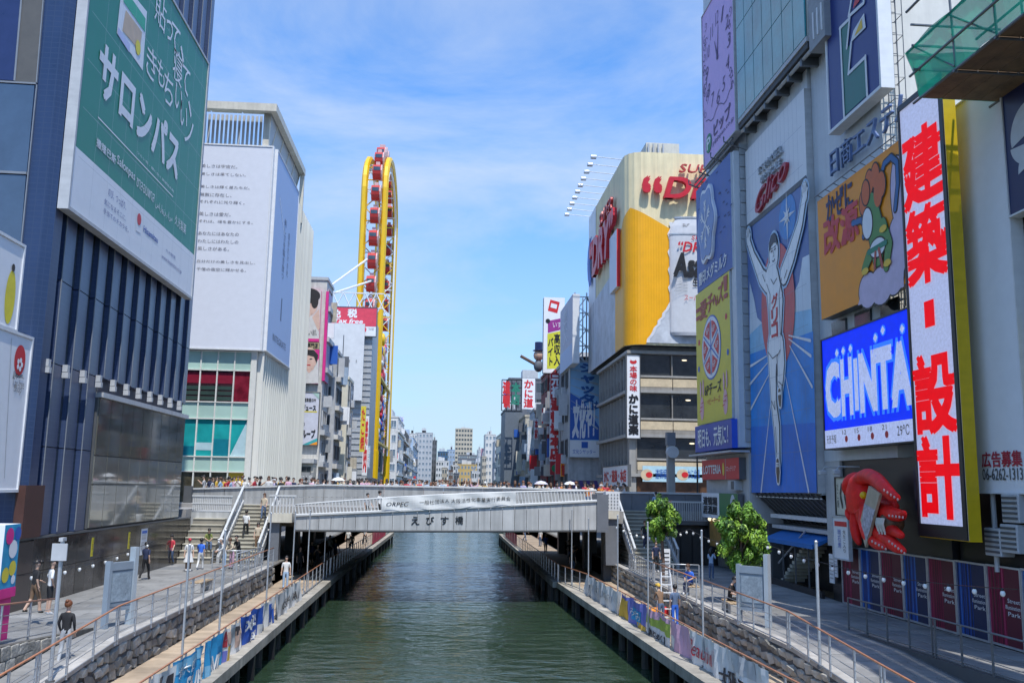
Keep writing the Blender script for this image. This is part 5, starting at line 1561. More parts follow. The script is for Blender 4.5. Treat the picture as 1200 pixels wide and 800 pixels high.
# canal side lettering and the red framed panel
def stext(t, y0, y1, z0, z1, m, extr=.3, **kw):
    me = text_mesh(t, m, -y0, z0, -y1, z1, -(BXh - .3), extr, **kw)
    o = bpy.data.objects.new("lettering", me); C.objects.link(o); o.parent = bh
    M = Matrix(((0, 0, -1, 0), (-1, 0, 0, 0), (0, 1, 0, 0), (0, 0, 0, 1)))
    o.matrix_local = wmat(bh).inverted() @ M
stext("“DRY”", 97.5, 83.5, 29.6, 33.4, M_drr, .4, off=.03, shear=.2)
stext("SUPER", 92, 85, 33.9, 35.2, mat("raised_red_edge", (.50, .05, .05)), .3, shear=.2)
stext("(", 100.8, 98.9, 29.5, 34.5, M_blueprint, .05, off=.05)
MB().box(BXh - .45, BXh - .08, 82.7, 86.5, 25.6, 31.2, 0, mf={'-y': 1}).build("side_panel", [M_lav, M_red], bh)
# slim floodlights on long arms
for k in range(10):
    y = KY0 + 1.5 + k * 2.1
    b = MB(); b.tube([(BXh + .3, y, HZ1 + .05), (BXh - 2.6, y, HZ1 + .25)], .035, 5); b.bevbox(BXh - 3.0, BXh - 2.45, y - .18, y + .18, HZ1 + .05, HZ1 + .33, .05)
    b.build("floodlight", M_steel, bh)
rt = thing("rooftop_plant", "pale machine box and pipes on the roof above the beer hoarding", "roof plant", (20.5, 88, 37.9))
MB().box(19.6, 23, 87, 90, 37.8, 41.6).build("housing", M_cream, rt); MB().box(18.0, 30, 84, 84.3, 37.85, 38.3).build("parapet", M_grey, rt)
for k in range(4):
    MB().tube([(19.8 + k * .5, 86.8, 38), (19.8 + k * .5, 86.8, 41.4)], .1, 6).build("pipe", M_lgrey, rt)

# ------------------------------------------------------------------ generic buildings with real windows
M_pk = mat("hot_pink_print", (.72, .03, .25), .5)
FR_w = [window_mesh(M_lgrey, M_glass, 1), window_mesh(M_white, M_skyglass, 1), window_mesh(M_dgrey, M_glass, 2), window_mesh(M_cream, M_skyglass, 0, 1)]
def block(name, label, x0, x1, y0, y1, z1, wall, z0=5.25, fh=3.3, front=True, side=None, cols=None, scols=None, wm=0, ac=True, band=None, group=None, ww=.62, wh=.5):
    """side 'L' = its canal face looks +X, 'R' = -X"""
    t = thing(name, label, "building", ((x0 + x1) / 2, (y0 + y1) / 2, z0), group=group)
    MB().box(x0, x1, y0, y1, z0, z1).build("wall", wall, t)
    MB().box(x0 - .12, x1 + .12, y0 - .12, y1 + .12, z1, z1 + .35).build("parapet", band or wall, t)
    n = max(1, int((z1 - z0) / fh)); fhh = (z1 - z0) / n
    w_ = FR_w[wm]
    cols = cols or max(1, round((x1 - x0) / 2.6)); scols = scols if scols is not None else max(1, round((y1 - y0) / 3.2))
    for i in range(n):
        z = z0 + fhh * (i + .55)
        if front:
            for k in range(cols):
                c = x0 + (x1 - x0) * (k + .5) / cols
                window(t, w_, 'F', (c, y0 - .0, z), (x1 - x0) / cols * ww, fhh * wh)
        if side:
            sx = x1 if side == 'L' else x0
            for k in range(scols):
                c = y0 + (y1 - y0) * (k + .5) / scols
                window(t, w_, side, (sx, c, z), (y1 - y0) / scols * ww, fhh * wh)
            if ac and rnd.random() < .6:
                d = 1 if side == 'L' else -1
                yy = rnd.uniform(y0 + .8, y1 - .8)
                xa, xb = sorted((sx, sx + d * .55))
                MB().box(xa, xb, yy - .45, yy + .45, z - fhh * .45, z - fhh * .2).build("air_conditioner", M_lgrey, t)
            if rnd.random() < .8 and band is not None:
                d = 1 if side == 'L' else -1
                xa, xb = sorted((sx, sx + d * .5))
                MB().box(xa, xb, y0 + .1, y1 - .1, z - fhh * .56, z - fhh * .40).build("balcony", band, t)
    if side and z0 > 1:
        d = 1 if side == 'L' else -1; sx = x1 if side == 'L' else x0
        for k in range(5):
            hh = rnd.uniform(.9, 2.6); zz = rnd.uniform(z0 + 1, max(z0 + 1.5, z1 - hh - .5)); yy = rnd.uniform(y0 + .3, y1 - .3)
            xa, xb = sorted((sx + d * .1, sx + d * rnd.uniform(.7, 1.2)))
            MB().box(xa, xb, yy, yy + .25, zz, zz + hh).build("sign_board", rnd.choice((M_red, M_print, M_print, M_lgrey, M_lgrey, M_b4, M_b4, M_b6, M_b3, M_blueprint, M_cream, M_grey)), t)
    for k in range(2):
        xx = x0 + (x1 - x0) * rnd.uniform(.1, .6); hh = rnd.uniform(1.2, 3)
        MB().box(xx, xx + (x1 - x0) * .25, y0 + (y1 - y0) * .3, y0 + (y1 - y0) * .7, z1 + .35, z1 + .35 + hh).build("roof_box", M_lgrey, t)
    MB().tube([((x0 + x1) / 2, y0 + 1, z1 + .3), ((x0 + x1) / 2, y0 + 1, z1 + rnd.uniform(3, 6))], .06, 4).build("aerial", M_dsteel, t)
    return t
def topz(y, px, py): return PY(y, px, py).z
def hang(face, x, ya, yb, z0, z1, front, text, ink, label, cat="sign", name="hanging_sign", d=.3, vert=True, group=None):
    s = Sign(name, label, cat, face, x, rect=(ya, yb, z0, z1), depth=d, front=front, side=M_lgrey, group=group)
    if text:
        (s.vtext if vert else s.ftext)(text, .15, .06, .85, .94, ink, off=.03)
    return s.done()
col = lambda n, c, **k: mat(n, c, .65, streak=.45, var=.16, **k)
M_b1 = col("warm_white_wall", (.62, .60, .56)); M_b2 = col("pale_grey_wall", (.46, .47, .48)); M_b3 = col("beige_wall", (.50, .44, .34)); M_b4 = col("slate_wall", (.12, .13, .15)); M_b5 = col("brown_wall", (.16, .10, .075)); M_b6 = col("pale_blue_wall", (.36, .46, .58)); M_b7 = col("dark_red_wall", (.20, .022, .025)); M_b8 = col("red_wall", (.40, .035, .03))
M_b9 = mat("blue_glass_wall", (.05, .12, .22), .12, var=.3, scale=.2)

# --- left bank beyond the finned building
t = block("poster_building", "narrow pale building carrying two idol posters beside the finned building", -26, -13.55, 101, 106.5, 29.3, M_b1, side='L', front=False, scols=1, wm=0, band=M_lgrey)
M_pk = mat("hot_pink_print", (.72, .03, .25), .5); M_sk = mat("poster_skin", (.70, .47, .38), .5); M_sh = mat("poster_shirt", (.66, .64, .62), .5); M_hr = mat("poster_hair", (.03, .025, .025), .5)
s = Sign("poster_board", "tall poster of a dark haired young man leaning on his hands, upper of the two", "billboard", 'F', 100.6, quad=[(338, 340), (376, 340), (374.5, 400), (337, 400)], depth=.4, front=mat("pale_pink_print", (.66, .56, .55), .5), side=M_pk)
s.disc((361, 357), 1.05, 1.25, M_sk, 1); s.disc((362.5, 346.5), 1.2, .85, M_hr, 2); s.disc((369, 353), .4, .8, M_hr, 2); s.poly([(352, 372), (358, 360), (366, 366), (356, 384)], M_sk, 3); s.poly([(374, 362), (366, 372), (373, 388), (375, 384)], M_sk, 3)
s.poly([(350, 398), (350, 376), (362, 366), (372, 378), (374, 398)], M_sh, 2); s.disc((359.5, 374), .2, .5, M_grey, 4); s.text("眩しい肌", (350, 386), (371, 393), M_black, k=5); s.rect(0, 0, 1, .06, M_pk, 4); s.done()
s = Sign("banner_strip", "yellowish lettered strip between the two idol posters", "sign", 'F', 100.6, quad=[(337, 400.5), (374.5, 400.5), (374, 408.5), (336.5, 408.5)], depth=.4, front=mat("ochre_print", (.42, .34, .20), .5), side=M_grey)
s.ftext("コスメ専門店", .3, .15, .95, .85, M_black, off=.02); s.done()
s = Sign("poster_board", "poster portrait of a young man in a white shirt on pink, lower of the two", "billboard", 'F', 100.6, quad=[(336.5, 409), (374, 409), (373, 449), (335, 449)], depth=.4, front=M_pk, side=M_grey)
s.poly([(343, 449), (345, 434), (356, 428), (368, 430), (373.5, 420), (373, 449)], M_sh, 1); s.poly([(359, 425), (366, 425), (368, 432), (362, 437), (357, 431)], M_sk, 2); s.disc((361.5, 420), .95, 1.25, M_sk, 3)
s.poly([(352, 424), (352, 414), (358, 409.5), (368, 410), (373, 416), (371, 426), (368, 418), (361, 416), (356, 419)], M_hr, 4)
for x in (358.5, 364.5): s.stroke([(x - 1.2, 420.5), (x + 1.2, 420.2)], .09, M_hr, 5)
s.stroke([(360, 427.5), (363.5, 427.5)], .09, M_red, 5); s.rect(0, 0, .45, .3, M_sh, 1); s.done()
s = Sign("side_panel", "violet grey panel on the canal side of the idol posters", "sign", 'L', -13.3, rect=(100.8, 104.2, 18.0, 28.0), depth=.3, front=mat("violet_grey_print", (.34, .30, .48), .5), side=M_pk)
s.rect(0, 0, .12, 1, M_pk); s.vtext("美容外科", .4, .3, .7, .9, M_print); s.done()
s = Sign("company_sign", "pale sign with bold black lettering プロデュース and グループ under the posters", "billboard", 'F', 100.6, quad=[(336, 458), (374, 461), (372, 521), (335, 521)], depth=.4, front=mat("pale_violet_print", (.62, .63, .72), .5), side=M_lgrey, frame=M_dgrey, fw=.06)
s.text("一介護事業のM", (350, 466), (370, 471), M_black, off=.02); s.text("プロデュース", (346, 474), (370, 481), M_black, off=.05); s.rect(.28, .62, .95, .645, M_yel, 1)
s.text("建設業の", (346, 494), (357, 499), M_black, off=.02); s.text("七グループ", (344, 503), (369, 513), M_black, off=.05)
s.poly([(366, 459.6), (374, 461), (374, 468)], M_mint, 2); s.poly([(354, 521), (372, 513), (372, 521)], mat("teal_flag", (.05, .38, .40), .5), 2); s.poly([(362, 521), (372, 517), (372, 521)], M_or, 3); s.done()
sh = thing("shopfront_block", "low cream shop block with dark openings below the プロデュース sign", "building", (-17, 100, 5.25))
MB().box(-24, -13.7, 98.6, 101, 5.25, 8.9).build("wall", M_cream, sh); MB().box(-24, -13.65, 98.2, 101, 8.95, 9.4).build("awning", M_lgrey, sh)
for k in range(3):
    window(sh, FR_w[2], 'F', (-14.7 - k * 1.9, 98.6, 7.9), 1.5, 1.4)
s = Sign("shop_sign", "dark shop signboard with loose white script at street level", "sign", 'F', 98.5, quad=[(352, 553), (368, 553), (367, 568), (351, 568)], depth=.1, front=M_grey, side=M_black); s.ftext("にん家", .1, .2, .9, .8, M_print); s.done()
t = block("balcony_building", "pale grey narrow building with stacked balconies", -24, -12.75, 106.8, 113, 22.0, M_b2, side='L', front=True, scols=2, wm=2, band=M_b1)
t = block("cream_building", "plain cream building with a blank camera side wall", -24, -12.2, 115, 121, 19.8, mat("bright_cream_wall", (.70, .66, .54), .6, streak=.1), side='L', front=False, scols=2, wm=2)
for i, (z0, z1, m, tx) in enumerate(((16.5, 19.6, M_b4, "串かつ"), (13.2, 16.2, mat("ochre_print", (.42, .34, .20)), "道頓堀"), (10.0, 13.0, M_b4, "居酒屋"), (7.2, 9.6, M_b6, "麺"), (5.4, 7.0, M_red, "らーめん"))):
    hang('L', -12.05, 116.5, 120.6, z0, z1, m, tx, M_print if m is not M_b6 else M_black, "%s shop sign reading %s on the canal side of the cream building" % (("top", "second", "third", "fourth", "lowest")[i], tx), d=.2, vert=False)
rb2 = thing("roof_signs", "cluster of small lit boards on the cream building roof", "roof sign", (-14.5, 116, 20.2))
for k in range(3):
    MB().box(-17.2 + k * 1.7, -15.7 + k * 1.7, 115.2, 115.5, 20.3, 23.3 - .3 * k).build("board", (M_skyglass, M_b6, M_b4)[k], rb2)
    MB().tube([(-16.5 + k * 1.7, 115.6, 20.1), (-16.5 + k * 1.7, 115.6, 25.5)], .06, 5).build("post", M_dsteel, rb2)
# discount tower with the tax free sign
M_rib2 = mat("ribbed_grey_cladding", (.40, .415, .43), .5, var=.05)
dt = thing("discount_building", "tall grey ribbed building topped by a red and white tax free sign", "building", (-14, 135, 5.25))
MB().box(-30, -10.75, 131, 142, 5.25, 31.0).build("wall", M_rib2, dt)
for k in range(30):
    MB().box(-17, -10.7, 130.9, 131, 5.6 + k * .85, 5.6 + k * .85 + .12).build("cladding_rib", M_b2, dt)
s = Sign("tax_free_sign", "red topped white sign reading 免税 above the grey ribbed building", "billboard", 'F', 130.5, quad=[(376, 359), (441, 361), (441, 393), (376, 393)], depth=.5, front=M_print, side=M_lgrey, frame=M_dsteel, fw=.1)
s.rect(0, .34, 1, 1, mat("coral_red_print", (.70, .06, .10), .5), 1); s.text("免", (389, 362), (399, 372), M_print, off=.04); s.text("税", (408, 362), (418, 372), M_print, off=.04); s.text("Tax free", (392, 373), (425, 379), M_print, off=.02, shear=.2)
s.disc((426, 386), .42, .42, mat("coral_red_print", (.7, .06, .1)), 2); s.text("TAX FREE", (432, 384), (438, 387), M_grey); s.done()
MB().box(-18.5, -11.8, 129.9, 130.3, 18.5, 29.5).build("mesh_sheet", mat("white_mesh_sheet", (.66, .67, .68), .7, var=.08, scale=1), dt)
for k in range(6):
    MB().box(-17.6 + k * .95, -17.5 + k * .95, 129.84, 129.9, 23.9, 24.3).build("eyelet", M_grey, dt)
tr = thing("roof_truss", "white steel truss on the roof beside the yellow wheel", "truss", (-15, 138, 31.3))
for k in range(5):
    MB().tube([(-17 + k * 1.6, 133, 31.3), (-15.4 + k * 1.6, 133, 34.6)], .09, 5).build("strut", M_white, tr); MB().tube([(-15.4 + k * 1.6, 133, 31.3), (-17 + k * 1.6, 133, 34.6)], .09, 5).build("strut", M_white, tr)
for z in (32.4, 34.6):
    MB().tube([(-18, 133, z), (-9.5, 133, z)], .1, 5).build("chord", M_white, tr)
MB().tube([(-19, 133, 34.2), (-12.8, 140, 41.5)], .16, 6).build("brace", M_white, tr); MB().tube([(-17, 133, 34.4), (-12.2, 142, 38.5)], .16, 6).build("brace", M_white, tr)

# --- the yellow wheel: an upright loop, seen almost edge on
M_wy = mat("wheel_yellow", (.80, .50, .005), .4, var=.05); M_gon = mat("gondola_red", (.50, .035, .03), .4); M_gonr = mat("gondola_rim", (.62, .40, .38), .4)
fw_ = thing("ferris_wheel", "tall narrow yellow ferris wheel with red gondolas on the left bank", "ferris wheel", (-12, 159, 5.25))
WYc, WHy, WZ0, WZ1 = 159.5, 15.5, 12.0, 54.5
def loop(off=0, n=14, yh=WHy):
    P = []
    hy = yh - off
    for i in range(9): P.append((WYc - hy, WZ0 + (WZ1 - WZ0) * i / 8))
    for i in range(1, n): a = PI * i / n; P.append((WYc - hy * math.cos(a), WZ1 + (8.8 - off) * math.sin(a)))
    for i in range(9): P.append((WYc + hy, WZ1 - (WZ1 - WZ0) * i / 8))
    return P
for x in (-14.1, -10.75):
    fx = lambda z, x=x: x * (1 + (z - 30) * (-.0008)) 
    o1 = [(x, y, z) for y, z in loop()]
    MB().tube(o1, .52, 6).build("rim", M_wy, fw_)
    o2 = [(x * .985, y, z) for y, z in loop(2.2)]
    MB().tube(o2, .2, 5).build("inner_rim", M_white, fw_)
    for i in range(len(o1) - 1):
        MB().tube([o1[i], o2[i + 1]], .1, 4).build("lattice", M_wy if i % 2 else M_white, fw_)
        MB().tube([o2[i], o1[i + 1]], .1, 4).build("lattice", M_white, fw_)
    for y in (WYc - WHy, WYc + WHy):
        MB().tube([(x, y, WZ0), (x, y, 5.3)], .62, 6).build("leg", M_wy, fw_)
    for z in (13.5, 24):
        MB().tube([(x, WYc - WHy, z), (x, WYc + WHy, z)], .35, 6).build("tie_beam", M_wy, fw_)
for k in range(13):        # zigzag bracing across the near and far legs
    for y in (WYc - WHy + 1.0, WYc + WHy - 1.0):
        z0 = 13 + k * 3.2
        MB().tube([(-14.0, y, z0), (-10.8, y, z0 + 3.2)], .11, 4).build("lattice", M_white if k % 2 else M_wy, fw_)
        MB().tube([(-10.8, y, z0), (-14.0, y, z0 + 3.2)], .11, 4).build("lattice", M_wy if k % 2 else M_white, fw_)
lp = loop(1.0)
for i, (y, z) in enumerate(lp):
    if 0 < i < len(lp) - 1 and i % 1 == 0:
        MB().tube([(-14.1, y, z), (-10.9, y, z)], .12, 5).build("cross_tie", M_wy if i % 2 else M_white, fw_)
g1 = MB(); n = 14
for x0, x1, r0, m in ((-.72, .55, 1.28, 0), (.55, .72, 1.34, 1)):
    ring0 = [(x0, r0 * math.cos(2 * PI * j / n), r0 * math.sin(2 * PI * j / n)) for j in range(n)]; ring1 = [(x1, b_, c_) for _, b_, c_ in ring0]
    g1.add(ring0 + ring1, [(j, (j + 1) % n, n + (j + 1) % n, n + j) for j in range(n)] + [tuple(range(n))[::-1], tuple(range(n, 2 * n))], m)
g1.box(-.3, .3, -.3, .3, 1.2, 1.75, 1); g1.box(-.735, -.71, -.9, .9, -.1, .75, 2); g1.box(-.6, .45, -1.30, -1.2, 0, .6, 2)
gm = g1.mesh("gondola", [M_gon, M_gonr, M_glass])
fullp = loop(-.9, 20); acc = 0; prev = None; L_ = []
for (ya, za), (yb, zb) in zip(fullp[:-1], fullp[1:]):
    d = math.hypot(yb - ya, zb - za); s0 = 0
    while acc <= d:
        f = acc / d; L_.append((ya + (yb - ya) * f, za + (zb - za) * f)); acc += 3.75
    acc -= d
for y, z in L_:
    if z > 16: inst("gondola", gm, fw_, Matrix.Translation((-12.35 + (z - 30) * .012, y, z)) @ Matrix.Diagonal((1.05, 1, 1, 1)))
fac = thing("wheel_building", "building inside the yellow wheel frame with a statue panel of blue, red and gold", "building", (-16, 160, 5.25))
MB().box(-26, -14.2, 147, 176, 5.25, 24).build("wall", M_b2, fac); MB().box(-26, -11.2, 150, 170, 9, 13).build("canopy_floor", M_b4, fac)
window(fac, FR_w[2], 'L', (-11.2, 160, 11), 8, 3)
pan = thing("statue_panel", "tall painted relief of a festive figure in red, white and blue hung in the wheel", "relief", (-12, 158, 17))
for k in range(46):
    zc_ = 14.5 + 17.5 * (k / 46) + rnd.uniform(-.6, .6); yc_ = 159 + rnd.uniform(-6, 6)
    m = (M_red, M_print, M_blueprint, M_wy, M_b4, mat("poster_skin", (.7, .47, .38)), M_blueprint, M_red)[rnd.randrange(8)]
    MB().sphere((-11.2, yc_, zc_), (.5, rnd.uniform(.8, 2.4), rnd.uniform(.4, 1.3)), 0, 9, 6).build("figure_part", m, pan, smooth=True)
MB().box(-11.8, -11.5, 151, 168, 13, 33).build("panel", M_b4, pan)

# --- left bank receding row: (pixel right edge of canal face, top y, wall, label)
XL = -12.4
def ylf(px): return -XL * 1067 / (516.5 - px)
rows = [(422, 428, 497, M_b4, "black slim building under the wheel, hung with small signs", 2), (463, 470, 489, M_b1, "slim warm white building next past the wheel", 1), (470, 476, 503, M_b5, "brown fronted slim building with a roof sign, second past the wheel", 2), (476, 482, 524, M_b1, "pale mottled building, third past the wheel", 0), (481, 487, 512, M_b6, "pale blue slim building with a blue roof advert", 1)]
for a, c, ty, wmat_, lab, wm in rows:
    y0, y1 = ylf(a), ylf(c)
    z = topz(y0, a, ty)
    block("narrow_building", lab, XL - 12, XL - .2 * rnd.random(), y0, y1, z, wmat_, side='L', wm=wm, scols=3, band=rnd.choice((None, M_lgrey, M_b1)))
y_ = ylf(461); block("narrow_building", "tall pale slim building right behind the wheel legs", XL - 12, XL, 182, 208, topz(190, 457, 474), M_b1, side='L', wm=1, scols=4, band=M_cream)
for i, (px, y0, z0, z1, m, tx, ink, lab) in enumerate(((452, 186, 9, 22, M_pink, "歌", M_print, "slim pink hanging sign past the wheel"), (464, 250, 12, 20, M_print, "酒場", M_red, "white hanging sign on the brown fronted building"), (428, 126, 8, 16, M_print, "焼肉", M_red, "white hanging sign beside the black slim building"), (431, 127, 9, 12, M_b6, "寿司", M_print, "blue hanging sign by the wheel legs"), (424, 122, 11, 17, M_yel, "たこ焼", M_red, "yellow hanging sign near the wheel legs"))):
    hang('F', y0 - .6, PY(y0, px - 3, 540).x, PY(y0, px + 3, 540).x, z0, z1, m, tx, ink, lab)
s = hang('F', 262, PY(262, 466, 500).x, PY(262, 473, 500).x, topz(262, 466, 494), topz(262, 466, 488), mat("pale_violet_print", (.62, .63, .72)), "ビル", M_blueprint, "round edged violet roof sign far down the left bank", vert=False)
s = hang('F', 330, PY(330, 473, 500).x, PY(330, 480, 500).x, topz(330, 473, 517), topz(330, 473, 503), M_blueprint, "", None, "blue and white roof advert on the pale blue slim building")
s.rect(0, .5, 1, 1, M_b6); s.done()
# --- far middle: towers and blocks across the head of the canal
def farblock(lab, xa, xb, ty, Y, wall, wm=1, dep=20, cols=None, name="far_building", by=575, fh=3.4, **k):
    a, c = PY(Y, xa, ty), PY(Y, xb, ty)
    return block(name, lab, a.x, c.x, Y, Y + dep, a.z, wall, z0=0, cols=cols, wm=wm, side=None, fh=fh, **k)
farblock("white stepped office block, tallest left of the far tower", 480, 489, 508, 520, M_b1, 1, cols=3)
farblock("wide pale block with flat roof behind the stepped white offices", 487, 507, 507, 560, M_b2, 1, cols=5)
farblock("slim grey block at the right end of the far left cluster", 506, 512, 516, 570, M_b4, 2, cols=2)
farblock("dark glass block with pale side, far down the canal", 513, 525, 529, 640, M_b9, 2, cols=4)
farblock("pale blue grey block beside the dark glass block", 524, 533, 527, 660, M_b6, 1, cols=3)
farblock("low white block with dotted windows in front of the dark glass block", 511, 526, 540, 560, M_b1, 0, cols=5)
farblock("small white balconied block left of the yellow building", 529, 537, 545, 600, M_b1, 2, cols=3)
farblock("beige residential tower rising alone in the far centre", 534, 554, 502, 900, M_b3, 2, dep=24, cols=6, name="residential_tower", fh=4.2, ww=.7, wh=.45)
farblock("dark banded office block below the beige tower", 537, 561, 533, 760, M_b4, 3, cols=2, ww=.9, wh=.4)
farblock("square yellow brown building at the canal head", 536, 559, 544, 610, mat("ochre_wall", (.50, .34, .12), .7, streak=.2), 3, cols=6)
farblock("balconied apartment block right of the yellow brown building", 557, 564, 541, 640, M_b2, 2, cols=2)
farblock("white apartment block, tallest of the far right cluster", 569, 581, 509, 480, M_b1, 1, cols=3)
farblock("slim grey block filling the gap left of the white stepped offices", 476, 483, 516, 440, M_b2, 1, cols=2)
farblock("pale slab block with tight windows behind the far left cluster", 497, 504, 514, 620, M_b6, 2, cols=3)
farblock("low beige block at the foot of the dark glass block", 518, 524, 548, 470, M_b3, 0, cols=2)
farblock("small brown block between the balconied block and the glass block", 526, 531, 551, 450, M_b5, 3, cols=2)
farblock("low dark block in front of the yellow brown building", 532, 538, 555, 420, M_b4, 2, cols=2)
farblock("low white block in front of the yellow brown building at right", 553, 559, 552, 430, M_b1, 0, cols=2)
farblock("thin pale tower right of the dark banded offices", 560, 565, 527, 720, M_b2, 1, cols=2)
farblock("beige block between the pink slab and the white apartments", 565, 570, 535, 460, M_b3, 0, cols=2)
farblock("grey block right of the tall white apartments", 580, 587, 517, 430, M_b2, 2, cols=3)
s = hang('F', 500, PY(500, 563.5, 530).x, PY(500, 569, 530).x, 7, topz(500, 563.5, 525), M_pink, "", None, "tall pink sign slab in the far distance")
# --- right bank receding row
XRr = 14.0
def yrf(px): return XRr * 1067 / (px - 517.5)
for a, c, ty, wmat_, lab, wm in ((578, 587, 506, M_cream, "cream slim building at the far right bank", 0), (588, 592, 444, M_b4, "very dark narrow tower with neon frame", 2), (592, 602, 502, M_b1, "white slim building with rounded top", 1), (602, 612, 488, M_b3, "beige grey building with rough side", 0), (612, 617, 497, M_b2, "grey building with an arched dark roof edge", 2), (617, 623, 480, M_b6, "pale blue flat fronted building", 1), (623, 631, 478, M_b5, "brown building full of small balconies", 2)):
    y0, y1 = yrf(c), yrf(a)
    block("narrow_building", lab + ", right bank", XRr, XRr + 14, y0, min(y1, y0 + 60), topz(y0, c, ty), wmat_, side='R', wm=wm, scols=3, band=rnd.choice((None, M_lgrey)))
block("narrow_building", "dark red slim building on the right bank", XRr - .2, 28, yrf(640), yrf(632), topz(yrf(640), 638, 436), M_b7, side='R', wm=2, scols=2)
block("narrow_building", "bright red slim building beside the white stamp sign", XRr, 28, yrf(647), yrf(640), topz(yrf(647), 642, 436), M_b8, side='R', wm=2, scols=2)
block("narrow_building", "slate blue block behind the neon frame sign", PY(170, 592, 490).x, PY(170, 612, 490).x, 170, 182, topz(170, 592, 481), mat("slate_blue_wall", (.14, .17, .21), .6), front=False)
Y = 165
s = Sign("neon_frame_sign", "black open frame sign with red and green kanji on a far roof", "sign", 'F', Y, quad=[(588, 445), (611, 445), (611, 481), (588, 481)], depth=.05, front=None)
b = MB()
for i in range(5):
    b.box(s.w * i / 4 - .08, s.w * i / 4 + .08, 0, s.h, -.12, 0); b.box(0, s.w, s.h * i / 4 - .08, s.h * i / 4 + .08, -.15, -.03)
b.build("frame", M_black, s.o, local=True)
s.vtext("道頓", .06, .1, .42, .95, M_red, off=.05); s.vtext("本店", .5, .2, .92, .9, mat("neon_green", (.02, .20, .13), .5), off=.05); s.done()
s = hang('F', 150, PY(150, 612, 460).x, PY(150, 627, 460).x, topz(150, 612, 479), topz(150, 612, 443), M_print, "かに道", M_red, "white roof sign with big red かに characters", name="roof_sign")
st = thing("roof_figure", "small rooftop figure in a dark top hat beside the red building", "figure", (PY(128, 631, 430).x, 128, topz(128, 631, 436)))
zb = topz(128, 631, 436)
for dz, r, m in ((.9, (.7, .6, .9), M_b4), (2.4, (.75, .7, .8), M_skin), (3.1, (.9, .9, .12), M_navy)):
    MB().sphere((st.location.x, 128, zb + dz), r, 0, 10, 6).build("figure_part", m, st, smooth=True)
MB().tube([(st.location.x, 128, zb + 3.1), (st.location.x, 128, zb + 4.3)], .55, 10).build("top_hat", M_navy, st); MB().tube([(st.location.x - .6, 128, zb + 1.2), (st.location.x - 2.6, 127.6, zb + 2.2)], .22, 6).build("arm", M_b5, st)
s = Sign("tower_sign", "tall white slab sign with a red stamp, purple strip and yellow 高収入バイト panel", "billboard", 'F', 119.5, quad=[(637, 348.5), (662, 348.5), (661, 437), (637, 437)], depth=1.2, front=M_print, side=M_dsteel)
s.poly([(645, 351), (656, 354), (653, 367), (642, 364)], M_red, 1); s.poly([(646, 355), (653, 357), (652, 362), (645, 360)], M_print, 2)
s.poly([(642, 376), (662, 372), (662, 385), (642, 390)], mat("purple_print", (.30, .03, .24), .5), 1); s.text("いす", (648, 377), (658, 384), M_print, k=2)
s.poly([(641.5, 391), (662, 386.5), (661, 432), (641, 432)], mat("acid_yellow_print", (.62, .60, .04), .5), 1)
s.text("\n".join("高収入"), (649.5, 391), (656, 428), M_black, k=2, off=.03); s.text("\n".join("バイト"), (642.5, 396), (648, 428), M_black, k=2, off=.03)
s.disc((642, 376), .3, .3, M_black, 3); s.done()
block("narrow_building", "grey slim block under the white stamp sign", 14.2, 28, 112, 124, topz(118, 640, 437), M_b2, side='R', wm=2, scols=3)
s = Sign("slab_sign", "grey lavender slab sign seen edge on, left of the steel lattice", "billboard", 'R', 14.0, quad=[(656.5, 362), (671, 349), (671, 430), (656.5, 434)], depth=.8, front=mat("grey_lavender_print", (.46, .46, .56), .5), side=M_white)
s.rect(0, 0, 1, .3, M_lavb, 1); s.vtext("高収入", .3, .4, .6, .9, M_lav); s.done()
la = thing("steel_lattice", "bare grey steel lattice behind a sign on the right bank roof", "lattice", (17, 105, 21.3))
zt_ = topz(104, 690, 347)
for x in (14.9, 16.3, 17.9):
    for y in (104.5, 107.5): MB().tube([(x, y, 21.3), (x, y, zt_ + (x < 17) * .5)], .09, 5).build("post", M_steel, la)
for k in range(4):
    z0 = 21.3 + k * (zt_ - 21.3) / 4; z1 = z0 + (zt_ - 21.3) / 4
    MB().tube([(14.9, 104.5, z1), (17.9, 104.5, z1)], .07, 5).build("beam", M_steel, la)
    MB().tube([(14.9, 104.5, z0), (16.3, 104.5, z1)], .06, 5).build("brace", M_steel, la); MB().tube([(17.9, 104.5, z0), (16.3, 104.5, z1)], .06, 5).build("brace", M_steel, la); MB().tube([(16.3, 104.5, z0), (14.9, 107.5, z1)], .06, 5).build("brace", M_steel, la)
MB().tube([(16.3, 104.5, zt_), (20.5, 104.5, 21.4)], .09, 5).build("brace", M_dsteel, la)
block("narrow_building", "grey block carrying the blue シャッター sign", 14.3, 30, 104.6, 111.5, 21.2, M_b2, side='R', front=False, scols=2, wm=2)
s = Sign("shutter_sign", "tall blue and white sign reading シャッターは文化や beside the restaurant", "billboard", 'F', 104.0, quad=[(668, 424), (702, 422), (702, 535), (668, 535)], depth=.5, front=mat("clear_blue_print", (.25, .50, .78), .5, var=.12, scale=.4), side=M_lgrey, frame=M_lgrey, fw=.08)
s.rect(0, 0, 1, .17, M_print, 1); s.poly([(668, 515), (668, 460), (684, 470), (702, 500), (702, 515)], M_blueprint, 1)
for i in range(7):
    s.stroke([(669, 424 + i * 9), (700, 424 + i * 13)], [.05, .22], M_b6, 1.4)
s.text("\n".join("シャッター"), (680, 426), (697, 480), mat("logo_blue", (.01, .09, .34), .5), k=3, off=.04); s.text("は", (694, 470), (701, 479), mat("logo_blue", (.015, .12, .36)), k=3, off=.04)
s.text("文化や！", (671, 470), (697, 512), M_print, k=3, off=.05, shear=.2)
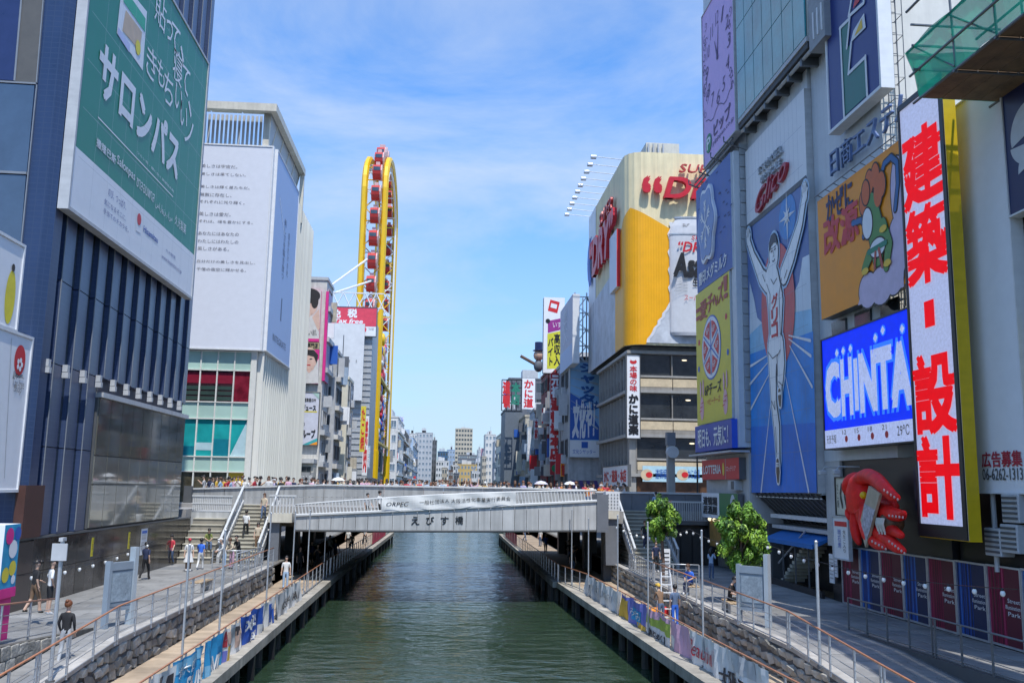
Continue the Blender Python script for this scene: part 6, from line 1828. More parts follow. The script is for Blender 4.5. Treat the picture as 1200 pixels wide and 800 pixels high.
s.rect(.40, .09, .62, .155, M_blueprint, 2); s.text("文化シヤッター", (671, 526), (698, 532), M_blueprint, k=2); s.done()
s = Sign("kanji_sign", "tall white vertical sign packed with red brush characters", "sign", 'F', 113.4, quad=[(644.5, 437), (658, 437), (657.5, 540), (644.5, 540)], depth=.4, front=M_print, side=M_lgrey)
s.rect(0, .7, 1, 1, mat("deep_red_print", (.40, .02, .03), .5)); s.vtext("元祖", .1, .72, .9, .97, M_print, k=2, off=.04); s.vtext("道頓堀本店", .06, .02, .94, .7, M_red, k=2, off=.06); s.done()
s = Sign("green_seal_sign", "small red square sign with a green round seal", "sign", 'F', 113.3, quad=[(644.5, 541), (656, 541), (656, 556), (644.5, 556)], depth=.3, front=mat("deep_red_print", (.40, .02, .03)), side=M_lgrey); s.disc(s.fr(.5, .5), .42, .45, mat("logo_green", (.01, .22, .08)), raw=True); s.done()
s = hang('F', 108, PY(108, 657, 550).x, PY(108, 664, 550).x, topz(108, 657, 558), topz(108, 657, 543), M_or, "飯", M_red, "small orange lit sign near street level", vert=False)
for i, (px, y, za, zb_, m, tx, ink, lab) in enumerate(((636, 126, 517, 545, M_lav, "", None, "plain pale sign board on the dark red slim building"), (620, 140, 500, 540, M_b6, "靴", M_print, "pale blue hanging sign at the blue flat fronted building"), (608, 168, 530, 556, M_blueprint, "薬", M_print, "deep blue hanging sign at the beige grey building"), (628, 132, 490, 515, M_print, "本家", M_red, "white and red hanging sign on the brown balconied building"), (598, 205, 515, 545, M_print, "宿", M_black, "white hanging sign on the white slim building"))):
    hang('F', y, PY(y, px - 2.6, 530).x, PY(y, px + 2.6, 530).x, topz(y, px, zb_), topz(y, px, za), m, tx, ink, lab)
aw = MB()
for k in range(8):
    aw.prism([(13.4 + k * .4, 98.5, 7.6), (13.8 + k * .4, 98.5, 7.6), (13.8 + k * .4, 97.2, 6.8), (13.4 + k * .4, 97.2, 6.8)], (0, 0, .05), k % 2)
solo("striped_awning", "dark striped shop awning behind the bridge crowd beside the restaurant", "awning", aw, [M_b5, M_vio])
# ================================================================== THE BRIDGE
M_bp = mat("bridge_panel", (.50, .505, .50), .45, var=.12, streak=.5, scale=.7, rand=.06, world=True)
M_bp2 = mat("parapet_panel", (.38, .385, .38), .5, var=.14, streak=.5, scale=.7, rand=.07, world=True)
M_bd = mat("parapet_dark_panel", (.16, .17, .19), .5, var=.1)
M_bw = mat("pale_rail", (.58, .59, .59), .4, var=.06)
SLAB = 5.5
br = thing("bridge", "grey panelled bridge crossing the canal with curved railings and a name in black characters", "bridge", (0, 68, 0))
for xa_, xb_, ya_ in ((-17.4, -10.6, 61.1), (-10.59, 11.4, 57.6), (11.41, 17.45, 60.45)):
    MB().box(xa_, xb_, ya_, 82, 4.75, SLAB).build("deck_slab", [M_street], br)
for k in range(6):
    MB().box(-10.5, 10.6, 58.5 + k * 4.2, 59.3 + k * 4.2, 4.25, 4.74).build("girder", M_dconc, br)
for x in (-10.9, 10.2):
    for y in (58, 66, 74, 80.5):
        MB().box(x, x + .9, y, y + 1.0, .3, 4.74).build("pier", M_dgrey, br)
def bx_y(x): return 55.6 - .9 * (1 - (x / 9.3) ** 2)
def zlo(x): return 4.22 + .012 * (x + 8.6) - .12 * (1 - (x / 9.3) ** 2) * 0
def zhi(x): t = (x + 8.65) / 18; return 4.98 + 1.12 * t
def zrl(x): t = (x + 8.65) / 18; return 5.62 + 1.9 * t - .78 * t * t + .02
# ramp floor behind the fascia
b = MB(); n = 16
for i in range(n):
    x0 = -8.65 + 18 * i / n; x1 = -8.65 + 18 * (i + 1) / n
    b.quad((x0, bx_y(x0) + .2, zhi(x0) - .15), (x1, bx_y(x1) + .2, zhi(x1) - .15), (x1, 57.7, zhi(x1) - .15), (x0, 57.7, zhi(x0) - .15))
    b.quad((x0, bx_y(x0) + .1, zlo(x0) + .05), (x0, 57.7, zlo(x0) + .05), (x1, 57.7, zlo(x1) + .05), (x1, bx_y(x1) + .1, zlo(x1) + .05))
b.build("ramp_floor", M_street, br)
np_ = 25
for i in range(np_):
    x0 = -8.65 + 18 * i / np_ + .012; x1 = -8.65 + 18 * (i + 1) / np_ - .012
    P = [(x0, bx_y(x0), zlo(x0)), (x1, bx_y(x1), zlo(x1)), (x1, bx_y(x1), zhi(x1)), (x0, bx_y(x0), zhi(x0))]
    MB().prism(P, (0, .12, 0)).build("fascia_panel", M_bp, br)
b = MB()
xs = [-8.65 + 18 * i / 30 for i in range(31)]
b.tube([(x, bx_y(x) - .02, zhi(x) + .05) for x in xs], .09, 6); b.build("fascia_cap", M_bw, br)
MB().tube([(x, bx_y(x) + .05, zlo(x) - .05) for x in xs], .08, 6).build("fascia_foot", M_dgrey, br)
MB().tube([(x, bx_y(x) + .1, zrl(x)) for x in xs], .06, 8).build("top_rail", M_bw, br, smooth=True)
bar = MB().box(-.03, .03, -.02, .06, 0, 1).mesh("louver", M_bw)
nb = 88
for i in range(nb):
    x = -8.6 + 17.85 * i / nb
    if -3.3 < x < 4.3: continue
    h = zrl(x) - zhi(x) - .05
    sh_ = Matrix.Identity(4); sh_[0][2] = .10
    o = inst("louver", bar, br, Matrix.Translation((x, bx_y(x) + .06, zhi(x) + .08)) @ Matrix.Rotation(-.18, 4, 'Y') @ Matrix.Diagonal((1, 1, h, 1)))
for k, (ch, px, py) in enumerate((("え", 487, 609.5), ("び", 504, 609.5), ("す", 521, 609.5), ("橋", 538, 609))):
    c = PY(55, px, py)
    y = bx_y(c.x) - .015
    me = text_mesh(ch, M_black, c.x - .23, c.z - .23, c.x + .23, c.z + .23, -y, .006, off=.015)
    o = bpy.data.objects.new("lettering", me); C.objects.link(o); o.parent = br; o.matrix_local = wmat(br).inverted() @ FR
# the long parapet behind: tall panels in two courses, pale cap
def par(x): return 63.2 - 1.2 * (1 - min(1, abs(x + 4) / 15) ** 2)
def ptop(x): return 6.42 + .42 * min(1, (x + 17) / 9) if x < -8 else 6.84 - .05 * max(0, (x - 4) / 6)
x = -17.1
while x < 10.0:
    x1 = min(10.1, x + 1.32)
    for f0, f1 in ((0, .52), (.53, 1)):
        P = []
        for xx in (x + .012, x1 - .012):
            zb, zt = 5.2, ptop(xx) - .08
            P.append((xx, par(xx), zb + (zt - zb) * f0)); P.append((xx, par(xx), zb + (zt - zb) * f1))
        MB().prism([P[0], P[2], P[3], P[1]], (0, .14, 0)).build("parapet_panel", M_bp2, br)
    x = x1
xs = [-17.1 + 27.2 * i / 24 for i in range(25)]
b = MB()
for xa, xb in zip(xs[:-1], xs[1:]):
    b.prism([(xa, par(xa) - .1, ptop(xa) - .07), (xb, par(xb) - .1, ptop(xb) - .07), (xb, par(xb) - .1, ptop(xb) + .03), (xa, par(xa) - .1, ptop(xa) + .03)], (0, .32, 0))
b.build("parapet_cap", M_bw, br)
MB().box(-17.0, -16.5, 62.2, 62.55, 4.9, 6.6).build("post", M_dgrey, br)
MB().box(-10.95, -10.8, 62.1, 62.2, 5.2, 6.7).build("post", M_dgrey, br)
x = 10.15
while x < 17.2:
    MB().box(x + .01, min(17.4, x + 1.19), 60.6, 60.75, 5.0, 6.60).build("parapet_panel", M_bd, br); x += 1.2
MB().box(10.1, 17.4, 60.5, 60.85, 6.605, 6.72).build("parapet_cap", M_bw, br)
MB().box(9.35, 10.05, 55.5, 57.5, 4.3, 6.55).build("end_pier", M_bd, br)
# banner on the bridge
def cloth_bridge():
    t = thing("banner", "long white cloth banner reading ORPEC tied to the bridge railing", "banner", (.5, 54.6, 5.6))
    b = MB(); nx, nz = 48, 6; X0, X1 = -3.55, 4.35
    def pt(u, v, o=0):
        x = X0 + (X1 - X0) * u
        zt = zrl(x) + .02; zb = zhi(x) + .1 - .05 * u
        sag = .05 * math.sin(u * 30) * (1 - v)
        return Vector((x, bx_y(x) - .1 - .03 * math.sin(u * 23 + v * 4) - .012 * math.sin(u * 61) - o, zb + (zt - zb) * v + sag))
    for i in range(nx):
        for j in range(nz):
            b.quad(pt(i / nx, j / nz), pt((i + 1) / nx, j / nz), pt((i + 1) / nx, (j + 1) / nz), pt(i / nx, (j + 1) / nz))
    b.build("cloth", mat("white_cloth", (.70, .71, .70), .8, var=.05, scale=3), t, smooth=True)
    for tx, u0, u1, v0, v1, kw in (("ORPEC", .035, .20, .30, .62, dict(shear=.2)), ("一般社団法人 大阪活性化事業実行委員会", .28, .96, .36, .66, {})):
        me = text_mesh(tx, M_black, u0, v0, u1, v1, 0, **kw)
        for v in me.vertices:
            v.co = pt(v.co.x, v.co.y, .03) - MW[t].translation
        o = bpy.data.objects.new("lettering", me); C.objects.link(o); o.parent = t
    return t
cloth_bridge()
# stairs
M_tread = mat("stair_tread", (.50, .47, .38), .75, var=.12); M_riser = mat("stair_riser", (.26, .24, .20), .8, var=.15)
def stair(label, x0, x1, y0, y1, z0, z1, n, rails=True):
    t = thing("staircase", label, "stairs", ((x0 + x1) / 2, y0, z0))
    for i in range(n):
        ya = y0 + (y1 - y0) * i / n; yb = y0 + (y1 - y0) * (i + 1) / n; za = z0 + (z1 - z0) * i / n; zb = z0 + (z1 - z0) * (i + 1) / n
        MB().box(x0, x1, ya + .03, y1, za, zb - .05).build("riser", M_riser, t)
        MB().box(x0, x1, ya - .02, yb + .02, zb - .05, zb).build("tread", M_tread, t)
    if rails:
        for x in (x0 - .14, x1 + .14):
            P0, P1 = Vector((x, y0 - .2, z0)), Vector((x, y1, z1))
            MB().prism([P0 + Vector((-.08, 0, .0)), P1 + Vector((-.08, 0, -.35)), P1 + Vector((-.08, 0, .28)), P0 + Vector((-.08, 0, .4))], (.16, 0, 0)).build("stringer", M_bp, t)
            MB().tube([P0 + Vector((0, 0, 1.15)), P1 + Vector((0, 0, 1.15))], .075, 8).build("handrail", M_bw, t)
            for k in range(15):
                q = P0.lerp(P1, (k + .5) / 15)
                MB().box(q.x - .02, q.x + .02, q.y - .03, q.y + .03, q.z + .3, q.z + 1.12).build("baluster", M_steel, t)
        MB().tube([P0 + Vector((0, 0, .02)), P0 + Vector((0, 0, 1.15))], .06, 6).build("newel", M_steel, t)
    return t
stair("pale stone staircase from the left promenade up to the bridge", -12.75, -10.75, 55.4, 61, 2.25, 5.5, 15)
stair("stone staircase behind the small tree from the right promenade up to the bridge", 11.6, 13.9, 54.6, 60.4, 2.25, 5.5, 15)
stair("low sitting steps left of the left staircase", -15.1, -13.2, 54.8, 58.2, 2.25, 4.7, 7, rails=False)
ld = thing("landing", "grey landing with a slotted white balustrade at the head of the left stairs", "landing", (-14, 58.5, 4.7))
MB().box(-15.35, -13.05, 58.2, 62, 4.0, 5.1).build("floor", M_bp, ld)
for k in range(22):
    MB().box(-15.3 + k * .108, -15.24 + k * .108, 58.15, 58.2, 5.15, 6.0).build("baluster", M_bw, ld)
MB().box(-15.35, -12.9, 58.1, 58.24, 6.0, 6.09).build("top_rail", M_bw, ld); MB().box(-15.35, -12.95, 58.12, 58.19, 5.55, 5.62).build("mid_rail", M_bw, ld)
pr_ = thing("stair_pillar", "dark pillar with a pale perforated lantern box beside the right staircase", "pillar", (10.4, 57, 2.25))
MB().prism([(10.15, 56.9, 2.25), (10.85, 56.9, 2.25), (10.95, 56.9, 5.05), (10.1, 56.9, 5.05)], (0, .7, 0)).build("shaft", M_bd, pr_)
MB().box(10.12, 10.95, 56.7, 57.6, 5.06, 5.55).build("lamp_box", M_cream, pr_); MB().box(10.1, 10.97, 56.7, 57.6, 5.56, 6.72).build("lantern", M_white, pr_)
for i in range(4):
    for j in range(5):
        MB().box(10.22 + i * .19, 10.31 + i * .19, 56.685, 56.70, 5.68 + j * .2, 5.78 + j * .2).build("slot", M_grey, pr_)
pr_ = thing("stair_pillar", "dark pillar with a cream lamp box beside the left staircase", "pillar", (-9.9, 57, 2.25))
MB().box(-10.35, -9.75, 56.9, 57.6, 2.25, 4.55).build("shaft", M_bd, pr_); MB().box(-10.4, -9.0, 56.6, 57.6, 4.56, 5.1).build("lamp_box", M_cream, pr_)
for k in range(8):
    MB().box(-10.35 + k * .19, -10.27 + k * .19, 56.6, 56.66, 5.12, 6.1).build("baluster", M_bw, pr_)
MB().box(-10.4, -8.8, 56.56, 56.7, 6.1, 6.2).build("top_rail", M_bw, pr_)
kz = thing("plank_store", "dark recessed storefront under the right end of the bridge", "storefront", (15.6, 58, 2.25))
MB().box(14.2, 17.5, 57.6, 60.4, 2.25, 4.7).build("wall", M_dshop, kz); MB().box(14.0, 17.45, 57.2, 60.4, 4.74, 4.98).build("canopy", M_dgrey, kz)
for k in range(4): MB().box(14.3 + k * .75, 14.95 + k * .75, 57.55, 57.6, 2.3, 4.5).build("shutter", mat("dark_shutter", (.035, .032, .03), .5), kz)
rr_ = thing("balustrade", "grey railing along the upper walk right of the small tree", "balustrade", (15, 57.2, 4.98))
for k in range(24): MB().box(14.05 + k * .14, 14.1 + k * .14, 57.25, 57.3, 5.0, 6.1).build("baluster", M_bp, rr_)
MB().box(14.0, 17.4, 57.2, 57.36, 6.1, 6.2).build("top_rail", M_bw, rr_)
lp_ = thing("street_lamp", "grey square lamp pillar with a round head on the right end of the bridge", "street lamp", (16.1, 64, 5.5))
MB().box(15.8, 16.3, 63.8, 64.3, 5.5, 10.0).build("pillar", M_kbeam, lp_); MB().box(15.75, 16.35, 63.75, 64.35, 10.0, 10.9).build("cap", M_bd, lp_)
MB().tube([(16.05, 63.78, 9.5), (16.05, 63.3, 9.5)], [.42, .42], 16).build("lamp_head", M_lgrey, lp_)
solo("pole", "thin black pole before the restaurant at the right end of the bridge", "pole", MB().tube([(17.25, 61.5, 5.0), (17.25, 61.5, 10.6)], .06, 6), M_black)
# red banners under the far end of the bridge
for side, x0, x1, lab in ((-1, -6.9, -6.2, "left"), (1, 7.0, 7.3, "right")):
    b = MB()
    for i in range(10):
        ya, yb = 88 + i * 1.6, 89.6 + i * 1.6
        xx = LR(ya) + .1 if side < 0 else RRl(ya) - .1
        b.quad((xx, ya, 1.3), (xx + .03, yb, 1.3), (xx + .05 * (i % 2), yb, 2.4), (xx, ya, 2.4))
    solo("banner", "crimson cloth banner on the %s deck rail beyond the bridge" % lab, "banner", b, mat("crimson_cloth", (.50, .03, .08), .8, var=.35, scale=2))
# ================================================================== BANNERS, POLES, LIGHTS, TREES, STREET FURNITURE
def deck_banner(label, fx, side, ya, yb, base, art, texts, drop=1.22, phase=0.0):
    """cloth hung on the water side of a deck rail; u runs left to right as seen from the canal side of the picture"""
    t = thing("banner", label, "banner", (fx((ya + yb) / 2), (ya + yb) / 2, 1.2))
    L_ = abs(yb - ya)
    s0 = -1 if side > 0 else 1
    def pt(u, v, o=0.0):
        y = ya + (yb - ya) * u
        sag = .09 * math.sin(PI * ((u * L_ / 2.1) % 1.0)) * v * v + .10 * math.sin(u * L_ * 1.1 + phase) * (1 - v)
        d = .10 + .05 * math.sin(u * L_ * 2.9 + 2.2 * v + phase) + .04 * math.sin(u * L_ * 5.7 - 3 * v + phase) * (1 - .4 * v) + .025 * math.sin(u * L_ * 11 + 5 * v)
        return Vector((fx(y) + s0 * (d + o), y, 2.26 - drop * (1 - v) - sag * .8))
    def grid(u0, u1, v0, v1, m, o):
        b = MB(); nx = max(2, int(abs(u1 - u0) * L_ / .16)); nz = max(2, int((v1 - v0) * 7))
        for i in range(nx):
            for j in range(nz):
                q = lambda a, c: pt(u0 + (u1 - u0) * a / nx, v0 + (v1 - v0) * c / nz, o)
                b.quad(q(i, j), q(i + 1, j), q(i + 1, j + 1), q(i, j + 1))
        return b
    grid(0, 1, 0, 1, base, 0).build("cloth", base, t, smooth=True)
    for k, (u0, u1, v0, v1, m) in enumerate(art):
        grid(u0, u1, v0, v1, m, .012 + .004 * k).build("print", m, t, smooth=True)
    for tx, u0, u1, v0, v1, m, kw in texts:
        me = text_mesh(tx, m, u0, v0, u1, v1, 0, **kw)
        if me:
            for v in me.vertices: v.co = pt(v.co.x, v.co.y, .045) - MW[t].translation
            o = bpy.data.objects.new("lettering", me); C.objects.link(o); o.parent = t
    return t
cl = lambda n, c, **k: mat(n, c, .75, var=.06, **k)
CW = cl("cloth_white", (.68, .68, .67)); CB = cl("cloth_royal_blue", (.02, .09, .42)); CC = cl("cloth_cyan", (.03, .32, .62)); CCp = cl("cloth_pale_cyan", (.22, .50, .70)); CP = cl("cloth_pink", (.62, .38, .50)); CG = cl("cloth_lime", (.36, .46, .08)); CY = cl("cloth_gold", (.66, .42, .06)); CV = cl("cloth_violet_blue", (.16, .18, .52)); CGy = cl("cloth_grey", (.46, .47, .48)); CR = cl("cloth_red", (.5, .04, .06)); CK = cl("cloth_dark", (.05, .045, .05)); CSk = cl("cloth_skin", (.62, .42, .33))
# left: seen from the water the near end is on the left
deck_banner("pale banner with faint grey lettering nearest the bridge on the left deck rail", LR, -1, 40.4, 47.4, CW, [(.0, .3, 0, 1, CGy)], [("OSAKA CANAL", .2, .85, .35, .68, CK, {})], phase=1)
deck_banner("white banner with a small blue figure on the left deck rail", LR, -1, 37.5, 40.3, CW, [(.42, .62, .2, .9, CB), (.7, .86, .1, .6, CB)], [], phase=2)
deck_banner("royal blue banner with white capitals on the left deck rail", LR, -1, 33.8, 37.45, CB, [(.78, 1, 0, .45, CW)], [("EXPO'25", .14, .62, .52, .84, CW, dict(off=.04)), ("OSAKA", .3, .74, .12, .34, CW, dict(off=.03))], phase=3)
deck_banner("white banner with a dark haired face on the left deck rail", LR, -1, 32.1, 33.75, CW, [(.34, .66, .25, .75, CSk), (.30, .70, .62, .9, CK), (.05, .2, .1, .9, CGy)], [], phase=4)
deck_banner("patchwork picture banner in red, gold and white on the left deck rail", LR, -1, 30.9, 32.05, CW, [(.1, .4, .5, .95, CR), (.45, .9, .1, .5, CY), (.5, .8, .55, .9, CSk), (.05, .4, .05, .4, CV)], [], phase=5)
deck_banner("bright cyan banner with white print on the left deck rail", LR, -1, 28.6, 30.85, CC, [(.05, .35, .2, .45, CCp)], [("RIVER", .42, .92, .2, .55, CW, dict(off=.03))], drop=1.3, phase=6)
deck_banner("long cyan and white banner reading SHUBAN on the left deck rail", LR, -1, 25.5, 28.55, CC, [(0, 1, .72, .95, CCp)], [("SHUBAN", .45, .98, .12, .5, CW, dict(off=.03)), ("水都大阪", .1, .6, .6, .85, CW, {})], drop=1.2, phase=7)
deck_banner("white banner with dark heads at the bottom edge of the view", LR, -1, 21.8, 25.45, CW, [(.70, .80, .3, .9, CK), (.86, .97, .3, .85, CK), (.72, .78, .3, .6, CSk)], [], phase=8)
# right: seen from the water the far end is on the left
deck_banner("silvery white crumpled banner nearest the bridge on the right deck rail", RRl, 1, 51.2, 42.6, CW, [(.25, .5, 0, 1, CGy)], [("TOMBORI", .15, .8, .4, .7, CGy, {})], drop=1.15, phase=1.5)
deck_banner("violet blue and gold banner on the right deck rail", RRl, 1, 42.5, 37.9, CV, [(0, .35, 0, .85, CY), (.5, .85, .2, .7, CC), (.75, 1, 0, .3, CY)], [("みなみ", .45, .85, .35, .65, CW, {})], drop=1.15, phase=2.5)
deck_banner("lime green and pink banner with black print on the right deck rail", RRl, 1, 37.85, 34.3, CW, [(0, 1, .45, .85, CG), (0, .5, .72, 1, CP), (.45, 1, .86, 1, CP)], [("心斎橋ときめく宣言", .1, .85, .10, .32, CK, dict(off=.03))], drop=1.2, phase=3.5)
deck_banner("plain pink banner on the right deck rail", RRl, 1, 34.25, 31.9, CP, [(.0, .3, 0, .5, CW)], [], drop=1.25, phase=4.5)
deck_banner("white banner with red script beautiful and black brush characters on the right deck rail", RRl, 1, 31.85, 24.9, CW, [(.62, .86, .55, 1, CGy)], [("Beautiful", .02, .36, .38, .80, CR, dict(shear=.25)), ("大阪ミナミ", .44, .98, .06, .50, CK, dict(off=.02))], drop=1.25, phase=5.5)
handy = LR
# poles along the decks and paths
def pole(label, x, y, z0, z1, r=.034, sign=False, m=None):
    t = thing("light_pole", label, "pole", (x, y, z0), group="thin poles for the string lights")
    MB().tube([(x, y, z0), (x, y, z1)], r, 8).build("shaft", m or M_steel, t); MB().tube([(x, y, z0), (x, y, z0 + .08)], r * 2.2, 8).build("foot", M_dsteel, t); MB().sphere((x, y, z1), r * 1.3, 0, 8, 5).build("finial", m or M_steel, t)
    if sign:
        MB().box(x - .2, x + .17, y - .12, y - .08, z1 - .5, z1 - .08).build("plate", M_lgrey, t); MB().box(x - .05, x + .05, y - .12, y + .12, z1 - .03, z1 + .06).build("lamp_head", M_lgrey, t)
    return t
ords = ["first", "second", "third", "fourth", "fifth", "sixth", "seventh"]
for i, (x, y, zt_) in enumerate(((-7.0, 57, 5.3), (-7.0, 50, 5.5), (-7.0, 45, 5.6), (-7.0, 38.7, 5.7), (-7.0, 30.8, 5.4), (-7.0, 26.6, 5.2))):
    pole("thin grey pole on the left deck rail, %s from the bridge" % ords[i], x, y, 1.2, zt_)
for i, (x, y, zt_) in enumerate(((7.75, 55, 5.6), (7.9, 49.6, 5.3), (8.15, 42.6, 5.7), (8.35, 37.2, 5.6), (8.7, 30.6, 5.6))):
    pole("thin grey pole on the right deck rail, %s from the bridge" % ords[i], x, y, 1.2, zt_)
pole("grey pole with a white plate and lamp head on the left promenade", -9.5, 24.2, 2.0, 5.45, .05, True)
pole("pale grey pole on the right promenade ramp", 10.65, 25.8, 2.1, 5.55, .045)
M_bulb = mat("bulb_glass", (.78, .78, .76), .25, var=.03)
bm_ = MB(); bm_.sphere((0, 0, -.10), (.062, .062, .078), 0, 10, 7); bm_.tube([(0, 0, -.05), (0, 0, .03)], .035, 6, 1); bulb = bm_.mesh("bulb", [M_bulb, M_black], smooth=True)
def lights(label, A, B_, n, sag=.35):
    A, B_ = Vector(A), Vector(B_)
    t = thing("string_lights", label, "string lights", A)
    f = lambda u: A.lerp(B_, u) - Vector((0, 0, sag * 4 * u * (1 - u)))
    MB().tube([f(i / 12) for i in range(13)], .012, 5).build("cable", M_black, t)
    for i in range(n):
        inst("bulb", bulb, t, Matrix.Translation(f((i + .5) / n) - Vector((0, 0, .02))))
lights("string of white bulbs before the hoarding, from the ramp pole to the right edge", (13.2, 37.5, 4.85), (13.8, 21.5, 4.75), 14)
lights("string of white bulbs between the tree and the hoarding", (13.0, 48, 4.9), (13.2, 37.5, 4.85), 8)
lights("string of white bulbs crossing before the right staircase", (8.6, 46, 5.2), (13.0, 48, 4.9), 12, .5)
lights("string of white bulbs near the black stone wall", (-13.4, 28.5, 4.05), (-13.9, 46, 4.05), 12)

# trees with many small leaves
def leaf_mat(n, c):
    m = mat(n, c, .5, var=.35, scale=1.2); b = m.node_tree.nodes["Principled BSDF"]
    b.inputs["Transmission Weight"].default_value = 0.0; b.inputs["Subsurface Weight"].default_value = .0
    return m
LF = [leaf_mat("leaf_bright", (.24, .40, .04)), leaf_mat("leaf_mid", (.13, .27, .03)), leaf_mat("leaf_deep", (.05, .12, .02))]
def tree(label, x, y, z0, zc, rx, rz, n, seed):
    r_ = random.Random(seed)
    t = thing("street_tree", label, "tree", (x, y, z0))
    tr = MB(); tr.tube([(x, y, z0), (x + .05, y, z0 + .9), (x - .03, y, zc - rz * .4), (x, y, zc + rz * .5)], [.10, .085, .06, .02], 8)
    tr.build("trunk", M_b5, t)
    for k in range(9):
        a = k * 2.4; zb = zc - rz * (.75 - .14 * k)
        MB().tube([(x, y, zb), (x + rx * .45 * math.cos(a), y + rx * .45 * math.sin(a), zb + rz * .28), (x + rx * .8 * math.cos(a), y + rx * .8 * math.sin(a), zb + rz * .42)], [.045, .03, .01], 5).build("limb", M_b5, t)
    b = MB(); clumps = []
    while len(clumps) < 70:
        p = Vector((r_.uniform(-1, 1), r_.uniform(-1, 1), r_.uniform(-1, 1)))
        if .3 < p.length < 1: clumps.append((p, r_.uniform(.14, .30), r_.choice((0, 0, 1, 1, 2))))
    for i in range(n):
        c, cr_, tone = r_.choice(clumps)
        d = Vector((r_.gauss(0, 1), r_.gauss(0, 1), r_.gauss(0, 1))).normalized() * cr_ * r_.uniform(.5, 1.1)
        q = c + d
        wob = 1 + .08 * math.sin(5 * math.atan2(q.y, q.x) + seed) + .08 * math.sin(7 * q.z + seed)
        P = Vector((x + q.x * rx * wob, y + q.y * rx * wob, zc + q.z * rz))
        s_ = r_.uniform(.06, .12)
        ax = (d.normalized() + Vector((r_.uniform(-.6, .6), r_.uniform(-.6, .6), r_.uniform(-.3, .9)))).normalized()
        u = ax.cross(Vector((r_.uniform(-1, 1), r_.uniform(-1, 1), .3))).normalized(); w = ax.cross(u)
        b.add([P - u * s_, P + w * s_ * .42 - Vector((0, 0, .01)), P + u * s_ * 1.1 - Vector((0, 0, .03)), P - w * s_ * .42], [(0, 1, 2, 3)], tone if r_.random() < .7 else r_.randrange(3))
    b.build("crown", LF, t, kind="stuff")
tree("small round leafy tree before the right staircase", 11.3, 47, 2.25, 5.4, .80, 1.25, 9000, 3)
tree("larger leafy tree before the blue awning on the right promenade", 12.7, 38.6, 2.25, 5.05, 1.0, 1.38, 11000, 5)

# tall grey information boards
def at_(px, py, z):
    p = PZ(z, px, py); return p.x, p.y
def infoboard(label, x, y, ang, z0=2.25):
    t = thing("information_board", label, "information board", (x, y, z0), M=Matrix.Translation((x, y, z0)) @ Matrix.Rotation(ang, 4, 'Z'))
    m = mat("blue_grey_steel", (.30, .36, .42), .4, metal=.2, var=.08)
    MB().box(-.62, -.5, -.1, .1, 0, 2.1).build("post", m, t, local=True); MB().box(.46, .62, -.12, .12, 0, 2.5).build("post", mat("pale_blue_steel", (.46, .52, .56), .4, metal=.2), t, local=True)
    MB().box(-.5, .46, -.08, .08, 1.8, 2.05).build("head_beam", m, t, local=True); MB().box(-.5, .46, -.06, .06, .65, 1.79).build("panel", mat("board_face", (.20, .25, .30), .25, var=.2, scale=3), t, local=True)
    MB().box(-.5, .46, -.05, .05, .5, .64).build("foot_beam", m, t, local=True)
    MB().box(-.44, .40, -.075, -.06, .8, 1.7).build("map_sheet", mat("map_print", (.27, .33, .38), .3, var=.35, scale=7), t, local=True)
infoboard("tall blue grey steel information board on the left promenade", -10.45, 31.6, 1.15)
infoboard("tall blue grey steel information board on the right promenade", *at_(884, 733, 2.25), -.8)
# promotion kiosk at the left edge
ks = thing("kiosk", "promotion stand with cyan, pink and white prints at the left edge", "kiosk", (-12.2, 24.7, 2.7))
KXa, KYa = -11.38, 25.2
MB().box(KXa - 1.7, KXa, KYa, KYa + .9, 4.1, 5.75, 0, mf={'+x': 1}).build("sign_box", [M_print, mat("kiosk_cyan", (.03, .35, .60), .5, var=.2)], ks)
MB().box(KXa - 1.72, KXa + .02, KYa - .02, KYa + .92, 3.85, 4.09).build("counter_edge", M_pk, ks); MB().box(KXa - 1.65, KXa - .05, KYa + .05, KYa + .85, 2.75, 3.85, 0, mf={'-y': 1, '+x': 2}).build("counter", [M_print, M_print, M_pk], ks)
for i, (dx, dz, r_, m) in enumerate(((-.25, .3, .2, M_red), (-.7, .9, .25, M_or), (-1.1, .4, .22, M_blueprint), (-.45, 1.2, .16, M_pk), (-1.35, 1.1, .2, CG))):
    b = MB(); n = 14; c = Vector((KXa + dx, KYa - .012 - .001 * i, 4.1 + dz))
    b.add([c + Vector((r_ * math.cos(2 * PI * j / n), 0, r_ * 1.2 * math.sin(2 * PI * j / n))) for j in range(n)], [tuple(range(n))]); b.build("print_spot", m, ks)
for i, (dy, dz, r_, m) in enumerate(((.25, .35, .2, M_yel), (.55, 1.0, .24, M_print), (.62, .5, .2, M_yel), (.3, 1.35, .22, M_pk), (.75, 1.4, .18, M_blueprint), (.7, .2, .12, M_print))):
    b = MB(); n = 14; c = Vector((KXa + .012 + .001 * i, KYa + dy, 4.1 + dz))
    b.add([c + Vector((0, r_ * math.cos(2 * PI * j / n), r_ * math.sin(2 * PI * j / n))) for j in range(n)], [tuple(range(n))]); b.build("print_spot", m, ks)
pn = thing("pennant_stand", "black triangular pennant on a thin pole in front of the promotion stand", "pennant", (-11.6, 23.8, 2.7))
MB().tube([(-11.4, 23.7, tz(23.7)), (-11.4, 23.7, 4.1)], .025, 6).build("pole", M_black, pn); MB().prism([(-11.42, 23.7, 3.2), (-12.1, 23.8, 3.25), (-11.75, 23.8, 4.05)], (0, .03, 0)).build("cloth", M_black, pn)
